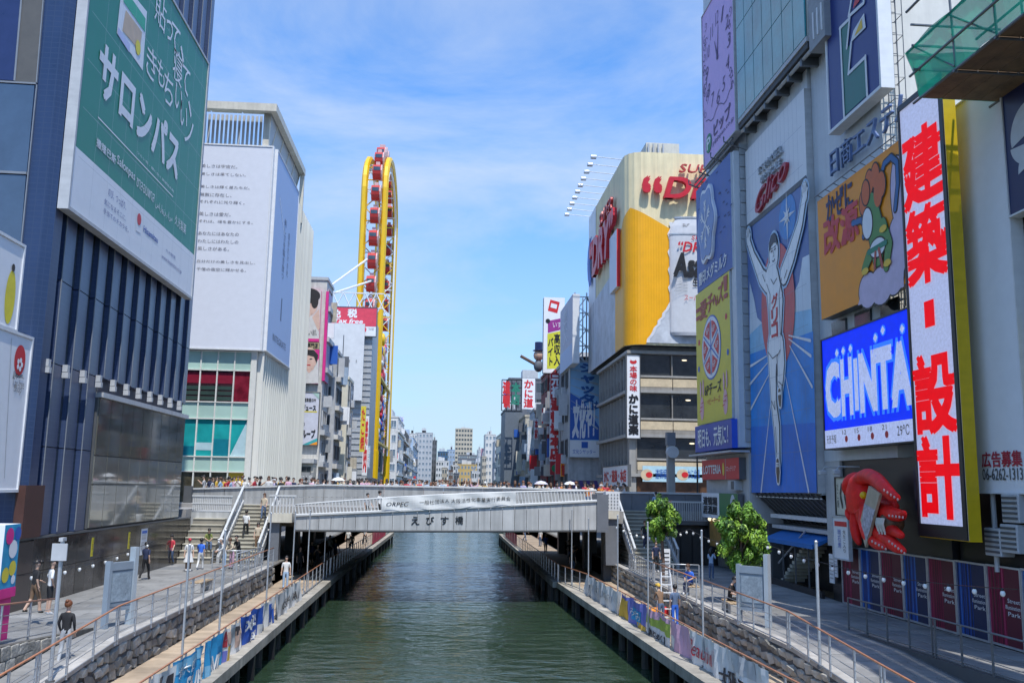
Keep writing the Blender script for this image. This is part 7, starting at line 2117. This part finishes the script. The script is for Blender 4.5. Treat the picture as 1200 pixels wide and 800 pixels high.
# benches and bins on the promenades
def bench(label, x, y, ang, w=1.5):
    t = thing("bench", label, "bench", M=Matrix.Translation((x, y, 2.25)) @ Matrix.Rotation(ang, 4, 'Z'))
    for k in range(2): MB().bevbox(-w / 2 + k * (w - .4), -w / 2 + .4 + k * (w - .4), -.22, .22, 0, .40, .03).build("block", M_conc, t, local=True)
    for k in range(3): MB().bevbox(-w / 2, w / 2, -.25 + k * .17, -.1 + k * .17, .402, .45, .012).build("slat", M_wood, t, local=True)
bench("bench with the man in the blue top near the right stairs", 11.35, 41.6, 1.45, 1.3)
bench("bench with the man in black on the right promenade", 11.35, 35.9, 1.5, 1.5)
bench("low bench at the left railing near the stairs", -10.3, 41.5, 1.5, 1.6)
# barriers and clutter at the stair feet
def barrier(label, a, c, n=5):
    handrail(label, [a, c], 1.0, top=M_steel, wires=n, step=.55, double=False, r=.03)
barrier("silver pipe barrier at the foot of the left stairs", (-10.55, 49.5, 2.25), (-10.2, 54.6, 2.25))
barrier("silver pipe barrier between the left stairs and the promenade rail", (-12.3, 51.5, 2.25), (-10.4, 51.5, 2.25))
barrier("timber topped pipe barrier at the foot of the right stairs", (11.0, 46.2, 2.25), (12.8, 45.6, 2.25))
barrier("pipe barrier behind the white step ladder", (10.75, 46.4, 2.25), (10.9, 53.5, 2.25))
sl = thing("step_ladder", "white step ladder standing on the right deck below the river wall", "ladder", (10.1, 40.9, 1.2))
for x in (-.28, .28):
    MB().tube([(10.0 + x * 1.2, 40.6, 1.2), (10.0 + x * .7, 41.0, 3.3)], .03, 6).build("rail", M_white, sl); MB().tube([(10.0 + x * 1.2, 41.6, 1.2), (10.0 + x * .7, 41.05, 3.3)], .025, 6).build("leg", M_white, sl)
for k in range(6):
    f = (k + .6) / 6.2; MB().box(9.72 + .06 * f, 10.28 - .06 * f, 40.57 + .4 * f, 40.68 + .4 * f, 1.2 + 2.1 * f, 1.24 + 2.1 * f).build("step", M_white, sl)
b = MB()
for k in range(5): b.sphere((9.9 + .18 * (k % 3), 41.9 + .2 * (k // 3), 1.42 + .1 * (k % 2)), (.2, .2, .2), 0, 8, 5)
for k, (x, y, m, lab) in enumerate(((9.75, 42.2, M_or, "orange work bag on the right deck beside the ladder"), (10.2, 42.6, M_red, "red work bag on the right deck beside the ladder"))):
    q = MB(); q.bevbox(x - .28, x + .28, y - .22, y + .22, 1.2, 1.62, .1); solo("work_bag", lab, "bag", q, m)
sb_ = thing("sandwich_board", "white upright notice board at the foot of the right stairs", "notice", (12.3, 50.5, 2.25))
MB().box(12.1, 12.55, 50.4, 50.46, 2.35, 3.7).build("panel", M_print, sb_); MB().box(12.05, 12.6, 50.36, 50.5, 2.25, 2.36).build("foot", M_lgrey, sb_)
for k in range(5): MB().box(12.16, 12.49, 50.385, 50.40, 3.45 - k * .22, 3.5 - k * .22).build("print_line", M_black, sb_)
for k, (x, y, lab) in enumerate(((16.95, 41.9, "upper"), (16.95, 41.2, "lower"))):
    s = Sign("notice_sheet", "pale %s notice sheet on the dark wall left of the hoarding" % ("wide" if k else "tall"), "notice", 'R', 17.2, rect=(40.3 - k * .55, 39.8 - k * .35, 3.0 + .3 * k, 4.25), depth=.04, front=M_print if k == 0 else M_lav, side=M_grey)
    for r in range(6): s.rect(.12, .15 + r * .13, .88, .2 + r * .13, M_lgrey)
    s.done()
# parasols over the crowd
def parasol(label, x, y, z, m, r=.5):
    t = thing("parasol", label, "parasol", (x, y, z - .9))
    b = MB(); n = 8
    rim = [Vector((x + r * math.cos(2 * PI * j / n), y + r * math.sin(2 * PI * j / n), z)) for j in range(n)]
    mid = [Vector((x + r * .6 * math.cos(2 * PI * j / n), y + r * .6 * math.sin(2 * PI * j / n), z + r * .34)) for j in range(n)]
    b.add(rim + mid + [Vector((x, y, z + r * .5))], [(j, (j + 1) % n, n + (j + 1) % n, n + j) for j in range(n)] + [(n + j, n + (j + 1) % n, 2 * n) for j in range(n)]); b.build("canopy", m, t)
    MB().tube([(x, y, z - .9), (x, y, z + r * .55)], .012, 5).build("shaft", M_dsteel, t)
for px, y, m, lab in ((396, 65, CW, "white parasol over the bridge crowd at left"), (436, 65.5, M_black, "black parasol over the bridge crowd below the yellow wheel"), (634, 64.5, cl("cloth_lavender", (.58, .56, .66)), "pale lavender parasol over the bridge crowd at right"), (668, 65.5, CW, "white parasol before the blue シャッター sign")):
    c = PY(y, px, 567); parasol(lab, c.x, y, 7.12, m)

# giant octopus holding a paper boat: one continuous body
def skin_mesh(name, verts, edges, radii, mats, root=0, sub=1, emats=None, smooth=True):
    me = bpy.data.meshes.new(name + "_cage")
    bm = bmesh.new(); lay = bm.verts.layers.skin.verify()
    vs = []
    for p, r_ in zip(verts, radii):
        v = bm.verts.new(p); rr_ = r_ if isinstance(r_, tuple) else (r_, r_); v[lay].radius = rr_; vs.append(v)
    vs[root][lay].use_root = True
    for a, c in edges: bm.edges.new((vs[a], vs[c]))
    bm.to_mesh(me); bm.free()
    o = bpy.data.objects.new(name, me); C.objects.link(o)
    md = o.modifiers.new("s", 'SKIN'); md.use_smooth_shade = True; md.branch_smoothing = .4
    if sub:
        ss = o.modifiers.new("u", 'SUBSURF'); ss.levels = sub; ss.render_levels = sub
    dg = bpy.context.evaluated_depsgraph_get()
    out_ = bpy.data.meshes.new_from_object(o.evaluated_get(dg)); out_.name = name
    bpy.data.objects.remove(o); bpy.data.meshes.remove(me)
    out_.materials.clear()
    for m in mats: out_.materials.append(m)
    if emats:
        V_ = [Vector(v) for v in verts]
        for p in out_.polygons:
            best, bi = 1e9, 0
            for k, (a, c) in enumerate(edges):
                A, B_ = V_[a], V_[c]; d = B_ - A; q = p.center - A
                tt = max(0, min(1, q.dot(d) / max(1e-9, d.length_squared))); dist = (p.center - A - d * tt).length - .5 * (lambda x: x[0] if isinstance(x, tuple) else x)(radii[a] if tt < .5 else radii[c])
                if dist < best: best, bi = dist, emats[k]
            p.material_index = bi
    out_.polygons.foreach_set("use_smooth", [True] * len(out_.polygons))
    return out_
oc = thing("octopus", "giant glossy red octopus sculpture holding a tan paper boat on the shop front", "sculpture", (16.3, 35.5, 4.6))
M_oct = mat("octopus_red", (.80, .026, .02), .5, var=.25, scale=1.5, bump=.2, spec=.2)
op = lambda px, py, x=16.2: PX(x, px, py)
V_ = [op(1014, 585)]; E_ = []; Rd = [.58]
def arm(frm, pts, rs):
    a = frm
    for p, r_ in zip(pts, rs):
        V_.append(op(*p)); Rd.append(r_ * 1.22); E_.append((a, len(V_) - 1)); a = len(V_) - 1
    return a
arm(0, [(1006, 572, 16.2), (1001, 566, 16.3)], [.62, .55])
arm(0, [(1008, 560, 16.0), (1018, 557, 15.9), (1028, 562, 15.7), (1036, 571, 15.5), (1046, 581, 15.4), (1053, 583, 15.4)], [.26, .25, .24, .22, .17, .09])
arm(0, [(1020, 596, 15.9), (1034, 598, 15.7), (1046, 602, 15.6), (1056, 604, 15.5), (1060, 600, 15.4)], [.24, .24, .22, .17, .07])
arm(0, [(1018, 606, 15.8), (1028, 620, 15.6), (1040, 632, 15.5), (1052, 642, 15.4), (1061, 646, 15.4)], [.25, .24, .22, .17, .07])
arm(0, [(1014, 612, 15.7), (1018, 628, 15.5), (1030, 638, 15.4), (1040, 641, 15.3)], [.24, .22, .18, .08])
arm(0, [(1005, 600, 16.1), (1002, 614, 16.0), (1004, 630, 15.9), (1008, 638, 15.9)], [.24, .2, .15, .07])
arm(0, [(1016, 600, 16.2), (1020, 614, 16.1), (1022, 626, 16.0)], [.46, .40, .2])
arm(0, [(1028, 588, 16.3), (1040, 592, 16.2), (1050, 594, 16.0)], [.36, .30, .14])
arm(0, [(1026, 606, 15.9), (1044, 620, 15.6), (1058, 628, 15.4)], [.26, .2, .09])
arm(0, [(998, 598, 16.2), (994, 602, 16.1), (996, 608, 16.0)], [.2, .16, .07])
ome = skin_mesh("body", V_, E_, Rd, [M_oct], sub=2)
inst("body", ome, oc, Matrix.Identity(4))
sck = (lambda q: (q.sphere((0, 0, 0), (.03, .05, .05), 0, 8, 5), q.mesh("sucker", [mat("sucker_pink", (.62, .40, .36), .5)], smooth=True))[1])(MB())
for (pa, pb, n_, xx) in (((1036, 574), (1052, 585), 5, 15.05), ((1042, 604), (1058, 606), 5, 15.2), ((1042, 634), (1060, 648), 6, 15.05), ((1022, 634), (1038, 643), 5, 15.0)):
    for i in range(n_):
        f = i / (n_ - 1); inst("sucker", sck, oc, Matrix.Translation(op(pa[0] + (pb[0] - pa[0]) * f, pa[1] + (pb[1] - pa[1]) * f, xx + .12 * f)))
bt = MB(); P = [op(1018, 569, 15.45), op(1031, 578, 15.2), op(1014, 641, 15.2), op(1007, 614, 15.45)]
bt.prism(P, (.10, 0, 0)); bt.build("paper_boat", mat("tan_card", (.46, .38, .26), .7, var=.15), oc)
b = MB(); Q = [P[0].lerp(P[3], .45), P[1].lerp(P[2], .3), P[2].lerp(P[1], .12), P[3].lerp(P[2], .3)]
b.add([q + Vector((-.012, 0, 0)) for q in Q], [(0, 1, 2, 3)]); b.build("boat_print", mat("boat_print", (.42, .40, .44), .6, var=.6, scale=6), oc)
tk = MB(); tk.sphere(op(1045, 612, 15.7), (.42, .42, .42), 0, 14, 9)
tb = thing("takoyaki_ball", "dark browned dumpling ball with drizzled sauce among the octopus arms", "sculpture", op(1045, 624, 15.7))
tk.build("ball", mat("browned_batter", (.12, .065, .03), .5, var=.7, scale=3), tb, smooth=True)
for k in range(6):
    a = op(1045, 612, 15.7); MB().tube([a + Vector((-.40, .25 - k * .1, .15)), a + Vector((-.46, .22 - k * .1, -.05)), a + Vector((-.40, .2 - k * .1, -.3 - .1 * (k % 2)))], .035, 6).build("drizzle", M_cream, tb)
inst("eye", (lambda q: (q.sphere((0, 0, 0), .14, 0, 10, 7), q.mesh("eye", [M_yellow], smooth=True))[1])(MB()), oc, Matrix.Translation(op(1012, 580, 15.75)))
# ================================================================== PEOPLE
M_shoe2 = mat("shoe_white", (.6, .6, .6), .6); M_shoe3 = mat("shoe_dark", (.04, .035, .03), .5)
_slots = [M_skin, CW, CB, M_shoe2]
SK, TP, BT, SH = 0, 1, 2, 3
def person_mesh(name, pose):
    """one skinned body in local metres, facing -Y, feet at z = 0; pose gives the joints"""
    V_, Rr, E_, EM = [], [], [], []
    def add(p, r_, parent=None, m=TP):
        V_.append(Vector(p)); Rr.append(r_)
        if parent is not None: E_.append((parent, len(V_) - 1)); EM.append(m)
        return len(V_) - 1
    d = pose
    lean = d.get('lean', 0.0); hz = d.get('hip', .93)
    sx = lambda z: -lean * (z - hz)
    pel = add((0, 0, hz), (.150, .105), None)
    wst = add((0, sx(hz + .16), hz + .16), (.132, .095), pel, TP)
    che = add((0, sx(hz + .37), hz + .37), (.160, .110), wst, TP)
    nb = add((0, sx(hz + .50) - .01, hz + .50), (.075, .065), che, TP)
    nk = add((0, sx(hz + .57) - .02, hz + .565), .050, nb, SK)
    tilt = d.get('tilt', 0.0); turn = d.get('turn', 0.0)
    hx, hy = .10 * tilt * math.sin(turn), -.10 * tilt * math.cos(turn)
    jw = add((hx * .5, sx(hz + .63) - .03 + hy * .5, hz + .625), (.066, .074), nk, SK)
    hd = add((hx, sx(hz + .70) - .02 + hy, hz + .71), (.078, .092), jw, SK)
    add((hx * 1.2, sx(hz + .77) - .01 + hy, hz + .785), (.062, .075), hd, SK)
    fx, fy = math.sin(turn), -math.cos(turn)
    add((hx + fx * .085, V_[hd].y + fy * .085, hz + .665), .014, hd, SK)      # nose
    for s in (-1, 1): add((hx + s * .082 * math.cos(turn), V_[hd].y + s * .082 * math.sin(turn) + .01, hz + .69), .016, hd, SK)
    for s, key in ((-1, 'L'), (1, 'R')):
        a = d.get('arm' + key, ((.215, .01, hz + .22), (.225, -.05, hz - .02)))
        shd = add((s * .165, sx(hz + .46), hz + .455), .060, che, TP)
        e = add((s * a[0][0], a[0][1], a[0][2]), .044, shd, TP if d.get('sleeve', 1) else SK)
        mid = V_[shd].lerp(V_[e], .55)
        w = add((s * a[1][0], a[1][1], a[1][2]), .029, e, SK if d.get('sleeve', 1) < 2 else TP)
        dv = (V_[w] - V_[e]).normalized(); sd = dv.cross(Vector((0, 1, 0)));
        sd = sd.normalized() if sd.length > .1 else Vector((1, 0, 0))
        pm = add(V_[w] + dv * .075, (.036, .022), w, SK)
        for q, (o_, l_) in enumerate(((-.030, .062), (-.010, .074), (.011, .070), (.030, .054))):
            k1 = add(V_[pm] + sd * o_ + dv * .028, .0095, pm, SK); add(V_[k1] + dv * l_ + Vector((0, -.018, 0)), .0075, k1, SK)
        add(V_[w] + dv * .05 - sd * .058 + Vector((0, -.012, 0)), .010, w, SK)
        lg = d.get('leg' + key, ((.095, -.01, hz * .52), (.10, .02, .085)))
        hip = add((s * .09, .0, hz - .06), (.098, .10), pel, BT)
        kn = add((s * lg[0][0], lg[0][1], lg[0][2]), .064, hip, BT)
        low = d.get('short', 0)
        an = add((s * lg[1][0], lg[1][1], lg[1][2]), .044 if low else .052, kn, SK if low else BT)
        add((s * lg[1][0] * 1.08, lg[1][1] - .15, max(.035, lg[1][2] - .05)), .038, an, SH)
        add((s * lg[1][0], lg[1][1] + .045, max(.035, lg[1][2] - .05)), .036, an, SH)
    return skin_mesh(name, V_, E_, Rr, _slots, root=0, sub=1, emats=EM)
HZ = .93
POSE = {
 'stand': {},
 'coat': {'sleeve': 2, 'armL': ((.23, .02, HZ + .21), (.20, -.08, HZ - .02)), 'armR': ((.23, .02, HZ + .21), (.20, -.06, HZ - .02)), 'legL': ((.09, -.04, .48), (.09, -.02, .085)), 'legR': ((.10, -.01, .48), (.11, .10, .09))},
 'walk': {'legL': ((.09, -.16, .50), (.10, -.20, .085)), 'legR': ((.09, .02, .48), (.10, .30, .16)), 'armL': ((.21, .10, HZ + .22), (.21, .06, HZ - .02)), 'armR': ((.21, -.10, HZ + .23), (.20, -.24, HZ + .05))},
 'walkshort': {'short': 1, 'legL': ((.09, -.14, .50), (.10, -.17, .085)), 'legR': ((.09, .03, .48), (.10, .26, .14)), 'armL': ((.22, .08, HZ + .22), (.22, .02, HZ - .02)), 'armR': ((.21, -.06, HZ + .23), (.16, -.26, HZ + .12))},
 'phone': {'armL': ((.22, -.10, HZ + .24), (.06, -.32, HZ + .42)), 'armR': ((.21, -.06, HZ + .22), (.05, -.30, HZ + .38)), 'tilt': .4},
 'up': {'armL': ((.27, -.04, HZ + .66), (.30, -.10, HZ + .92)), 'armR': ((.27, -.04, HZ + .66), (.25, -.12, HZ + .92))},
 'hips': {'armL': ((.33, .06, HZ + .24), (.17, -.03, HZ + .06)), 'armR': ((.215, .01, HZ + .22), (.225, -.05, HZ - .02)), 'short': 1},
 'lean': {'lean': .35, 'armL': ((.20, -.24, HZ + .26), (.12, -.42, HZ + .16)), 'armR': ((.20, -.24, HZ + .26), (.10, -.42, HZ + .16)), 'sleeve': 2},
 'sit': {'hip': .52, 'lean': .22, 'legL': ((.11, -.42, .52), (.11, -.40, .085)), 'legR': ((.11, -.42, .52), (.12, -.46, .085)), 'armL': ((.22, -.14, .74), (.10, -.34, .66)), 'armR': ((.22, -.14, .74), (.08, -.34, .64)), 'tilt': .8},
}
PM = {k: person_mesh("body", v) for k, v in POSE.items()}
def hair_mesh(kind):
    b = MB(); n, m_ = 12, 7
    low = {'short': .62, 'bob': .85, 'long': .85, 'bun': .62, 'cap': .5}[kind]
    g = []
    for i in range(m_ + 1):
        row = []
        for j in range(n):
            a = 2 * PI * j / n; back = .5 + .5 * math.sin(a)      # +Y is the back of the head
            ph = PI * i / m_ * (low * (.60 + .55 * back))
            r_ = .108
            row.append((r_ * .96 * math.sin(ph) * math.cos(a), .012 + r_ * 1.12 * math.sin(ph) * math.sin(a), r_ * 1.12 * math.cos(ph)))
        g.append(row)
    b.add([p for row in g for p in row], [(i * n + j, (i + 1) * n + j, (i + 1) * n + (j + 1) % n, i * n + (j + 1) % n) for i in range(m_) for j in range(n)])
    if kind == 'long':
        b.tube([(0, .075, .0), (0, .10, -.12), (0, .085, -.30), (0, .07, -.40)], [.085, .10, .085, .03], 8)
    if kind == 'bun': b.sphere((0, .09, .09), .055, 0, 8, 6)
    if kind == 'cap':
        b.tube([(0, -.08, .03), (0, -.19, .01)], [.075, .05], 8)
    return b.mesh("hair", M_hair, smooth=True)
HM = {k: hair_mesh(k) for k in ('short', 'bob', 'long', 'bun', 'cap')}
sk_ = MB(); n = 14
r0 = [(.15 * math.cos(2 * PI * j / n), .12 * math.sin(2 * PI * j / n), .98) for j in range(n)]; r1 = [(.27 * math.cos(2 * PI * j / n) * (1 + .08 * (j % 2)), .24 * math.sin(2 * PI * j / n) * (1 + .08 * (j % 2)), .50) for j in range(n)]
sk_.add(r0 + r1, [(j, n + j, n + (j + 1) % n, (j + 1) % n) for j in range(n)])
SKM = sk_.mesh("skirt", CW, smooth=True)
C_ = {'white': CW, 'black': mat("cloth_black", (.016, .016, .018), .8), 'navy': mat("cloth_navy", (.02, .03, .08), .8), 'blue': mat("cloth_bright_blue", (.03, .14, .62), .7), 'grey': CGy, 'beige': mat("cloth_beige", (.55, .46, .34), .8), 'pink': CP, 'red': CR, 'green': mat("cloth_olive", (.20, .24, .06), .8), 'yellow': CY, 'lavender': mat("cloth_lilac", (.42, .38, .58), .8), 'denim': mat("cloth_denim", (.10, .15, .25), .8), 'brown': mat("cloth_brown", (.20, .12, .07), .8), 'sky': mat("cloth_sky", (.35, .48, .65), .8), 'orange': mat("cloth_orange", (.62, .22, .04), .8)}
HC = {'black': M_hair, 'brown': mat("brown_hair", (.10, .045, .02), .5), 'auburn': mat("auburn_hair", (.16, .055, .02), .5), 'white': CW, 'red': CR, 'grey': CGy, 'yellow': CY}
M_iris = mat("eye_dark", (.02, .015, .012), .3)
eyeb = MB()
for s in (-1, 1): eyeb.sphere((s * .032, -.089, .0), (.013, .008, .008), 0, 6, 4)
EYE = eyeb.mesh("eyes", M_iris)
mob = MB(); mob.sphere((0, -.082, -.062), (.022, .009, .006), 0, 6, 4); MOU = mob.mesh("mouth", mat("lip", (.36, .13, .11), .5))
def person(label, x, y, z, face, pose='stand', h=1.68, top='white', bot='black', hair='black', cut='short', shoe=None, skirt=None, group=None, bag=None, faceparts=True):
    """face: heading of the chest, radians; 0 looks at the camera (-Y), pi away from it"""
    k = h / 1.72
    M = Matrix.Translation((x, y, z)) @ Matrix.Rotation(face, 4, 'Z') @ Matrix.Diagonal((k, k, k, 1))
    t = thing("person", label, "person", M=M, group=group)
    o = inst("body", PM[pose], t, M)
    for i, m in enumerate((M_skin, C_[top], C_[bot], shoe or (M_shoe2 if rnd.random() < .5 else M_shoe3))):
        o.material_slots[i].link = 'OBJECT'; o.material_slots[i].material = m
    d = POSE[pose]; hz = d.get('hip', HZ); tl = d.get('tilt', 0)
    hd = Vector((0, -d.get('lean', 0) * .70 - .02 - .10 * tl, hz + .715))
    ho = inst("hair" if cut != 'cap' else "cap", HM[cut], t, M @ Matrix.Translation(hd + Vector((0, .006, .012))) @ Matrix.Rotation(tl * .35, 4, 'X'))
    ho.material_slots[0].link = 'OBJECT'; ho.material_slots[0].material = HC[hair]
    if cut == 'cap':
        pass
    if faceparts:
        inst("eyes", EYE, t, M @ Matrix.Translation(hd + Vector((0, .0, -.01)))); inst("mouth", MOU, t, M @ Matrix.Translation(hd + Vector((0, .0, -.01))))
    if skirt:
        so = inst("skirt", SKM, t, M); so.material_slots[0].link = 'OBJECT'; so.material_slots[0].material = C_[skirt]
    return t
def at(px, py, z):
    p = PZ(z, px, py); return p.x, p.y
# --- on the promenades and decks
person("woman in a black hooded top and pale trousers with auburn bun on the left ramp", *at(74, 779, 2.0), 2.0, PI - .15, 'coat', 1.66, 'black', 'grey', 'auburn', 'bun')
person("person in black top and shorts with a cap walking beside the promotion stand", *at(38, 719, 2.6), 2.6, 2.5, 'walkshort', 1.68, 'black', 'brown', 'black', 'cap')
person("person in white shirt, black shorts and black cap walking on the raised terrace", *at(56, 720, 2.6), 2.6, 2.2, 'hips', 1.74, 'white', 'black', 'black', 'cap')
person("man in dark navy top and black trousers walking by the black stone wall", *at(169, 679, 2.25), 2.25, PI - .2, 'walk', 1.74, 'navy', 'black')
person("person in an ivory dress with a red cap on the left promenade", *at(220, 669, 2.25), 2.25, .4, 'stand', 1.66, 'white', 'brown', 'red', 'cap', skirt='white')
person("person in a bright blue top and pale trousers walking towards the left stairs", *at(234, 667, 2.25), 2.25, PI, 'walk', 1.62, 'blue', 'white', 'black', 'bob')
person("person in a red and dark top beside the black wall near the left steps", *at(206, 658, 2.25), 2.25, .3, 'phone', 1.66, 'navy', 'denim', 'brown', 'long')
person("person in a pale top and olive trousers raising a phone near the left steps", *at(216, 648, 2.25), 2.25, 1.2, 'up', 1.64, 'beige', 'green', 'brown', 'bob')
person("man in a white shirt facing the camera near the left steps", *at(234, 650, 2.25), 2.25, .2, 'stand', 1.72, 'white', 'grey')
person("person in an olive top seated on the low steps left of the staircase", -13.6, 55.6, 2.95, .4, 'sit', 1.62, 'green', 'denim', 'black', 'short')
person("person in white with a pale cap leaning at the rail by the left stairs", *at(262, 668, 2.25), 2.25, -.9, 'lean', 1.66, 'white', 'sky', 'white', 'cap')
person("person in peach top leaning at the rail by the left stairs", *at(271, 666, 2.25), 2.25, -.5, 'lean', 1.62, 'beige', 'pink', 'brown', 'bob')
person("person in black leaning forward at the foot of the left stairs", *at(279, 663, 2.25), 2.25, -.6, 'lean', 1.68, 'black', 'black')
person("person in a cream top standing on the left staircase", -10.95, 56.6, 2.9, .3, 'stand', 1.62, 'beige', 'brown', 'black', 'long')
person("man in a white shirt with a dark strap on the left deck below the bridge", *at(334, 690, 1.2), 1.2, .2, 'stand', 1.74, 'white', 'sky')
for i, (x, y, tp, ps, wh) in enumerate(((-8.9, 60, 'black', 'stand', "first"), (-8.2, 63, 'black', 'phone', "second"), (-9.0, 66, 'navy', 'hips', "third"), (-7.7, 69, 'navy', 'walk', "fourth"), (-8.6, 73, 'grey', 'stand', "fifth"), (-7.4, 78, 'white', 'walk', "sixth"), (-8.3, 84, 'white', 'stand', "seventh"), (-7.3, 90, 'grey', 'walk', "eighth"))):
    person("person in %s on the shaded left deck under the bridge, %s from the camera" % (tp, wh), x, y, 1.2, rnd.uniform(-1, 1), ps, 1.7, tp, 'black', faceparts=False, group="people in the shade under the bridge on the left")
for i, (x, y, tp, ps, wh) in enumerate(((8.8, 62, 'black', 'stand', "first"), (9.4, 66, 'navy', 'phone', "second"), (9.9, 71, 'black', 'lean', "third"), (9.0, 80, 'blue', 'walk', "fourth"), (9.6, 90, 'white', 'stand', "fifth"), (8.8, 98, 'red', 'walk', "sixth"))):
    person("person in %s on the right deck beneath the bridge, %s along" % (tp, wh), x, y, 1.2, rnd.uniform(-1, 1), ps, 1.7, tp, 'denim', faceparts=False, group="people in the shade under the bridge on the right")
person("worker in a yellow hood and brown top on the right deck beside the ladder", 9.55, 40.0, 1.2, PI + .3, 'lean', 1.66, 'brown', 'denim', 'yellow', 'cap')
person("worker in a dark teal jacket and blue trousers on the right deck beside the ladder", 10.0, 39.4, 1.2, PI + .2, 'stand', 1.7, 'denim', 'blue')
person("man in a blue top and dark trousers sitting on the bench near the right stairs", 11.3, 41.7, 2.28, -.7, 'sit', 1.72, 'blue', 'navy', 'brown', 'short')
person("man in black sitting on the bench on the right promenade", 11.3, 36.0, 2.28, .9, 'sit', 1.74, 'black', 'black', 'black', 'short')
person("woman in a grey blue jacket and denim with long hair on the shaded right promenade", 14.25, 48.4, 2.25, 2.4, 'phone', 1.64, 'sky', 'denim', 'black', 'long')
person("person in dark navy standing at the foot of the right stairs", 12.25, 52.5, 2.25, .2, 'stand', 1.72, 'navy', 'black')
person("person in a dark top coming down the right stairs", 12.5, 56.5, 3.3, 0, 'walk', 1.66, 'black', 'navy', 'brown', 'bob')
person("person in pale lilac shirt and shorts on the upper walk by the right parapet", 14.0, 59.9, 4.98, PI, 'walkshort', 1.74, 'sky', 'sky')
c1, c2 = PY(57.0, 431, 580), PY(57.2, 445, 579)
person("person with black hair walking behind the bridge louvers, left of the pair", c1.x, 57.0, 4.75, 1.2, 'walk', 1.6, 'grey', 'black')
person("person in white walking behind the bridge louvers, right of the pair", c2.x, 57.2, 4.85, 1.2, 'walk', 1.66, 'white', 'black', 'black', 'bob')
for px, py, tp, bt_, ps, lab in ((246, 646, 'grey', 'black', 'walk', "person in grey with dark trousers walking near the low steps"), (226, 640, 'pink', 'white', 'stand', "person in a pink top near the low steps"), (199, 662, 'red', 'denim', 'walk', "person in a red top beside the black stone wall"), (289, 655, 'sky', 'beige', 'stand', "person in pale blue at the foot of the left staircase")):
    person(lab, *at(px, py, 2.25), 2.25, rnd.uniform(-.6, .6), ps, 1.66, tp, bt_, 'black', rnd.choice(['bob', 'short', 'long']))
person("person in a white shirt walking up the left staircase", -11.9, 57.6, 3.52, PI, 'walk', 1.68, 'white', 'black')
person("person in beige walking down the left staircase on its right side", -11.2, 59.3, 4.6, 0, 'walk', 1.62, 'beige', 'denim', 'brown', 'long')
# --- the crowd on the bridge
marks = [(-17, -15, "before the mint storefront"), (-15, -12.8, "before the ivory fins"), (-12.8, -10.2, "below the idol posters"), (-10.2, -7.4, "below the cream building"), (-7.4, -4.6, "below the yellow wheel"), (-4.6, -1.6, "below the far pale blocks"), (-1.6, 1.6, "below the beige tower"), (1.6, 4.2, "below far right blocks"), (4.2, 6.4, "below the dark red building"), (6.4, 8.3, "below the blue シャッター sign"), (8.3, 10.4, "at the restaurant corner"), (10.4, 13, "at the restaurant foot")]
tops = ['white', 'white', 'white', 'black', 'navy', 'beige', 'pink', 'lavender', 'grey', 'sky', 'yellow', 'red', 'white', 'black']
used = {}
x = -16.9; i = 0
while x < 12.8:
    y = 64.4 + rnd.uniform(0, 4.6) if x < 9.6 else 62 + rnd.uniform(0, 3)
    mk = [m for a, c, m in marks if a <= x < c][0]
    tp = rnd.choice(tops) if x < 8.6 else rnd.choice(['white', 'red', 'orange', 'white'])
    cut = rnd.choice(['short', 'bob', 'long', 'short', 'bun', 'cap']); hr = rnd.choice(['black', 'black', 'brown', 'auburn'] + (['white', 'grey'] if cut == 'cap' else []))
    ps = rnd.choice(['stand', 'walk', 'phone', 'stand', 'walk'])
    key = (tp, hr, cut, mk); used[key] = used.get(key, 0) + 1
    cn = {'short': 'short', 'bob': 'bobbed', 'long': 'long', 'bun': 'bunned', 'cap': 'capped'}[cut]
    lab = "person in %s with %s %s %s, bridge crowd %s" % (tp, cn, hr, "head" if cut == 'cap' else "hair", mk)
    if used[key] > 1: lab += ", " + ("further back" if used[key] == 2 else "at the rear")
    person(lab, x, y, SLAB + .01, rnd.choice([0, 0, PI / 2, -PI / 2, PI, rnd.uniform(-PI, PI)]), ps, rnd.uniform(1.56, 1.80), tp, rnd.choice(['black', 'denim', 'grey', 'beige']), hr, cut, group="crowd on the bridge", faceparts=False)
    x += rnd.uniform(.10, .29); i += 1
for px, tp, lab in ((541, 'white', "person in white raising both arms for a photo on the bridge below the beige tower"), (556, 'pink', "person in pink raising both arms on the bridge right of the yellow brown building")):
    c = PY(64, px, 565); person(lab, c.x, 64, SLAB, PI, 'up', 1.66, tp, 'black', 'black', 'bob', faceparts=False)
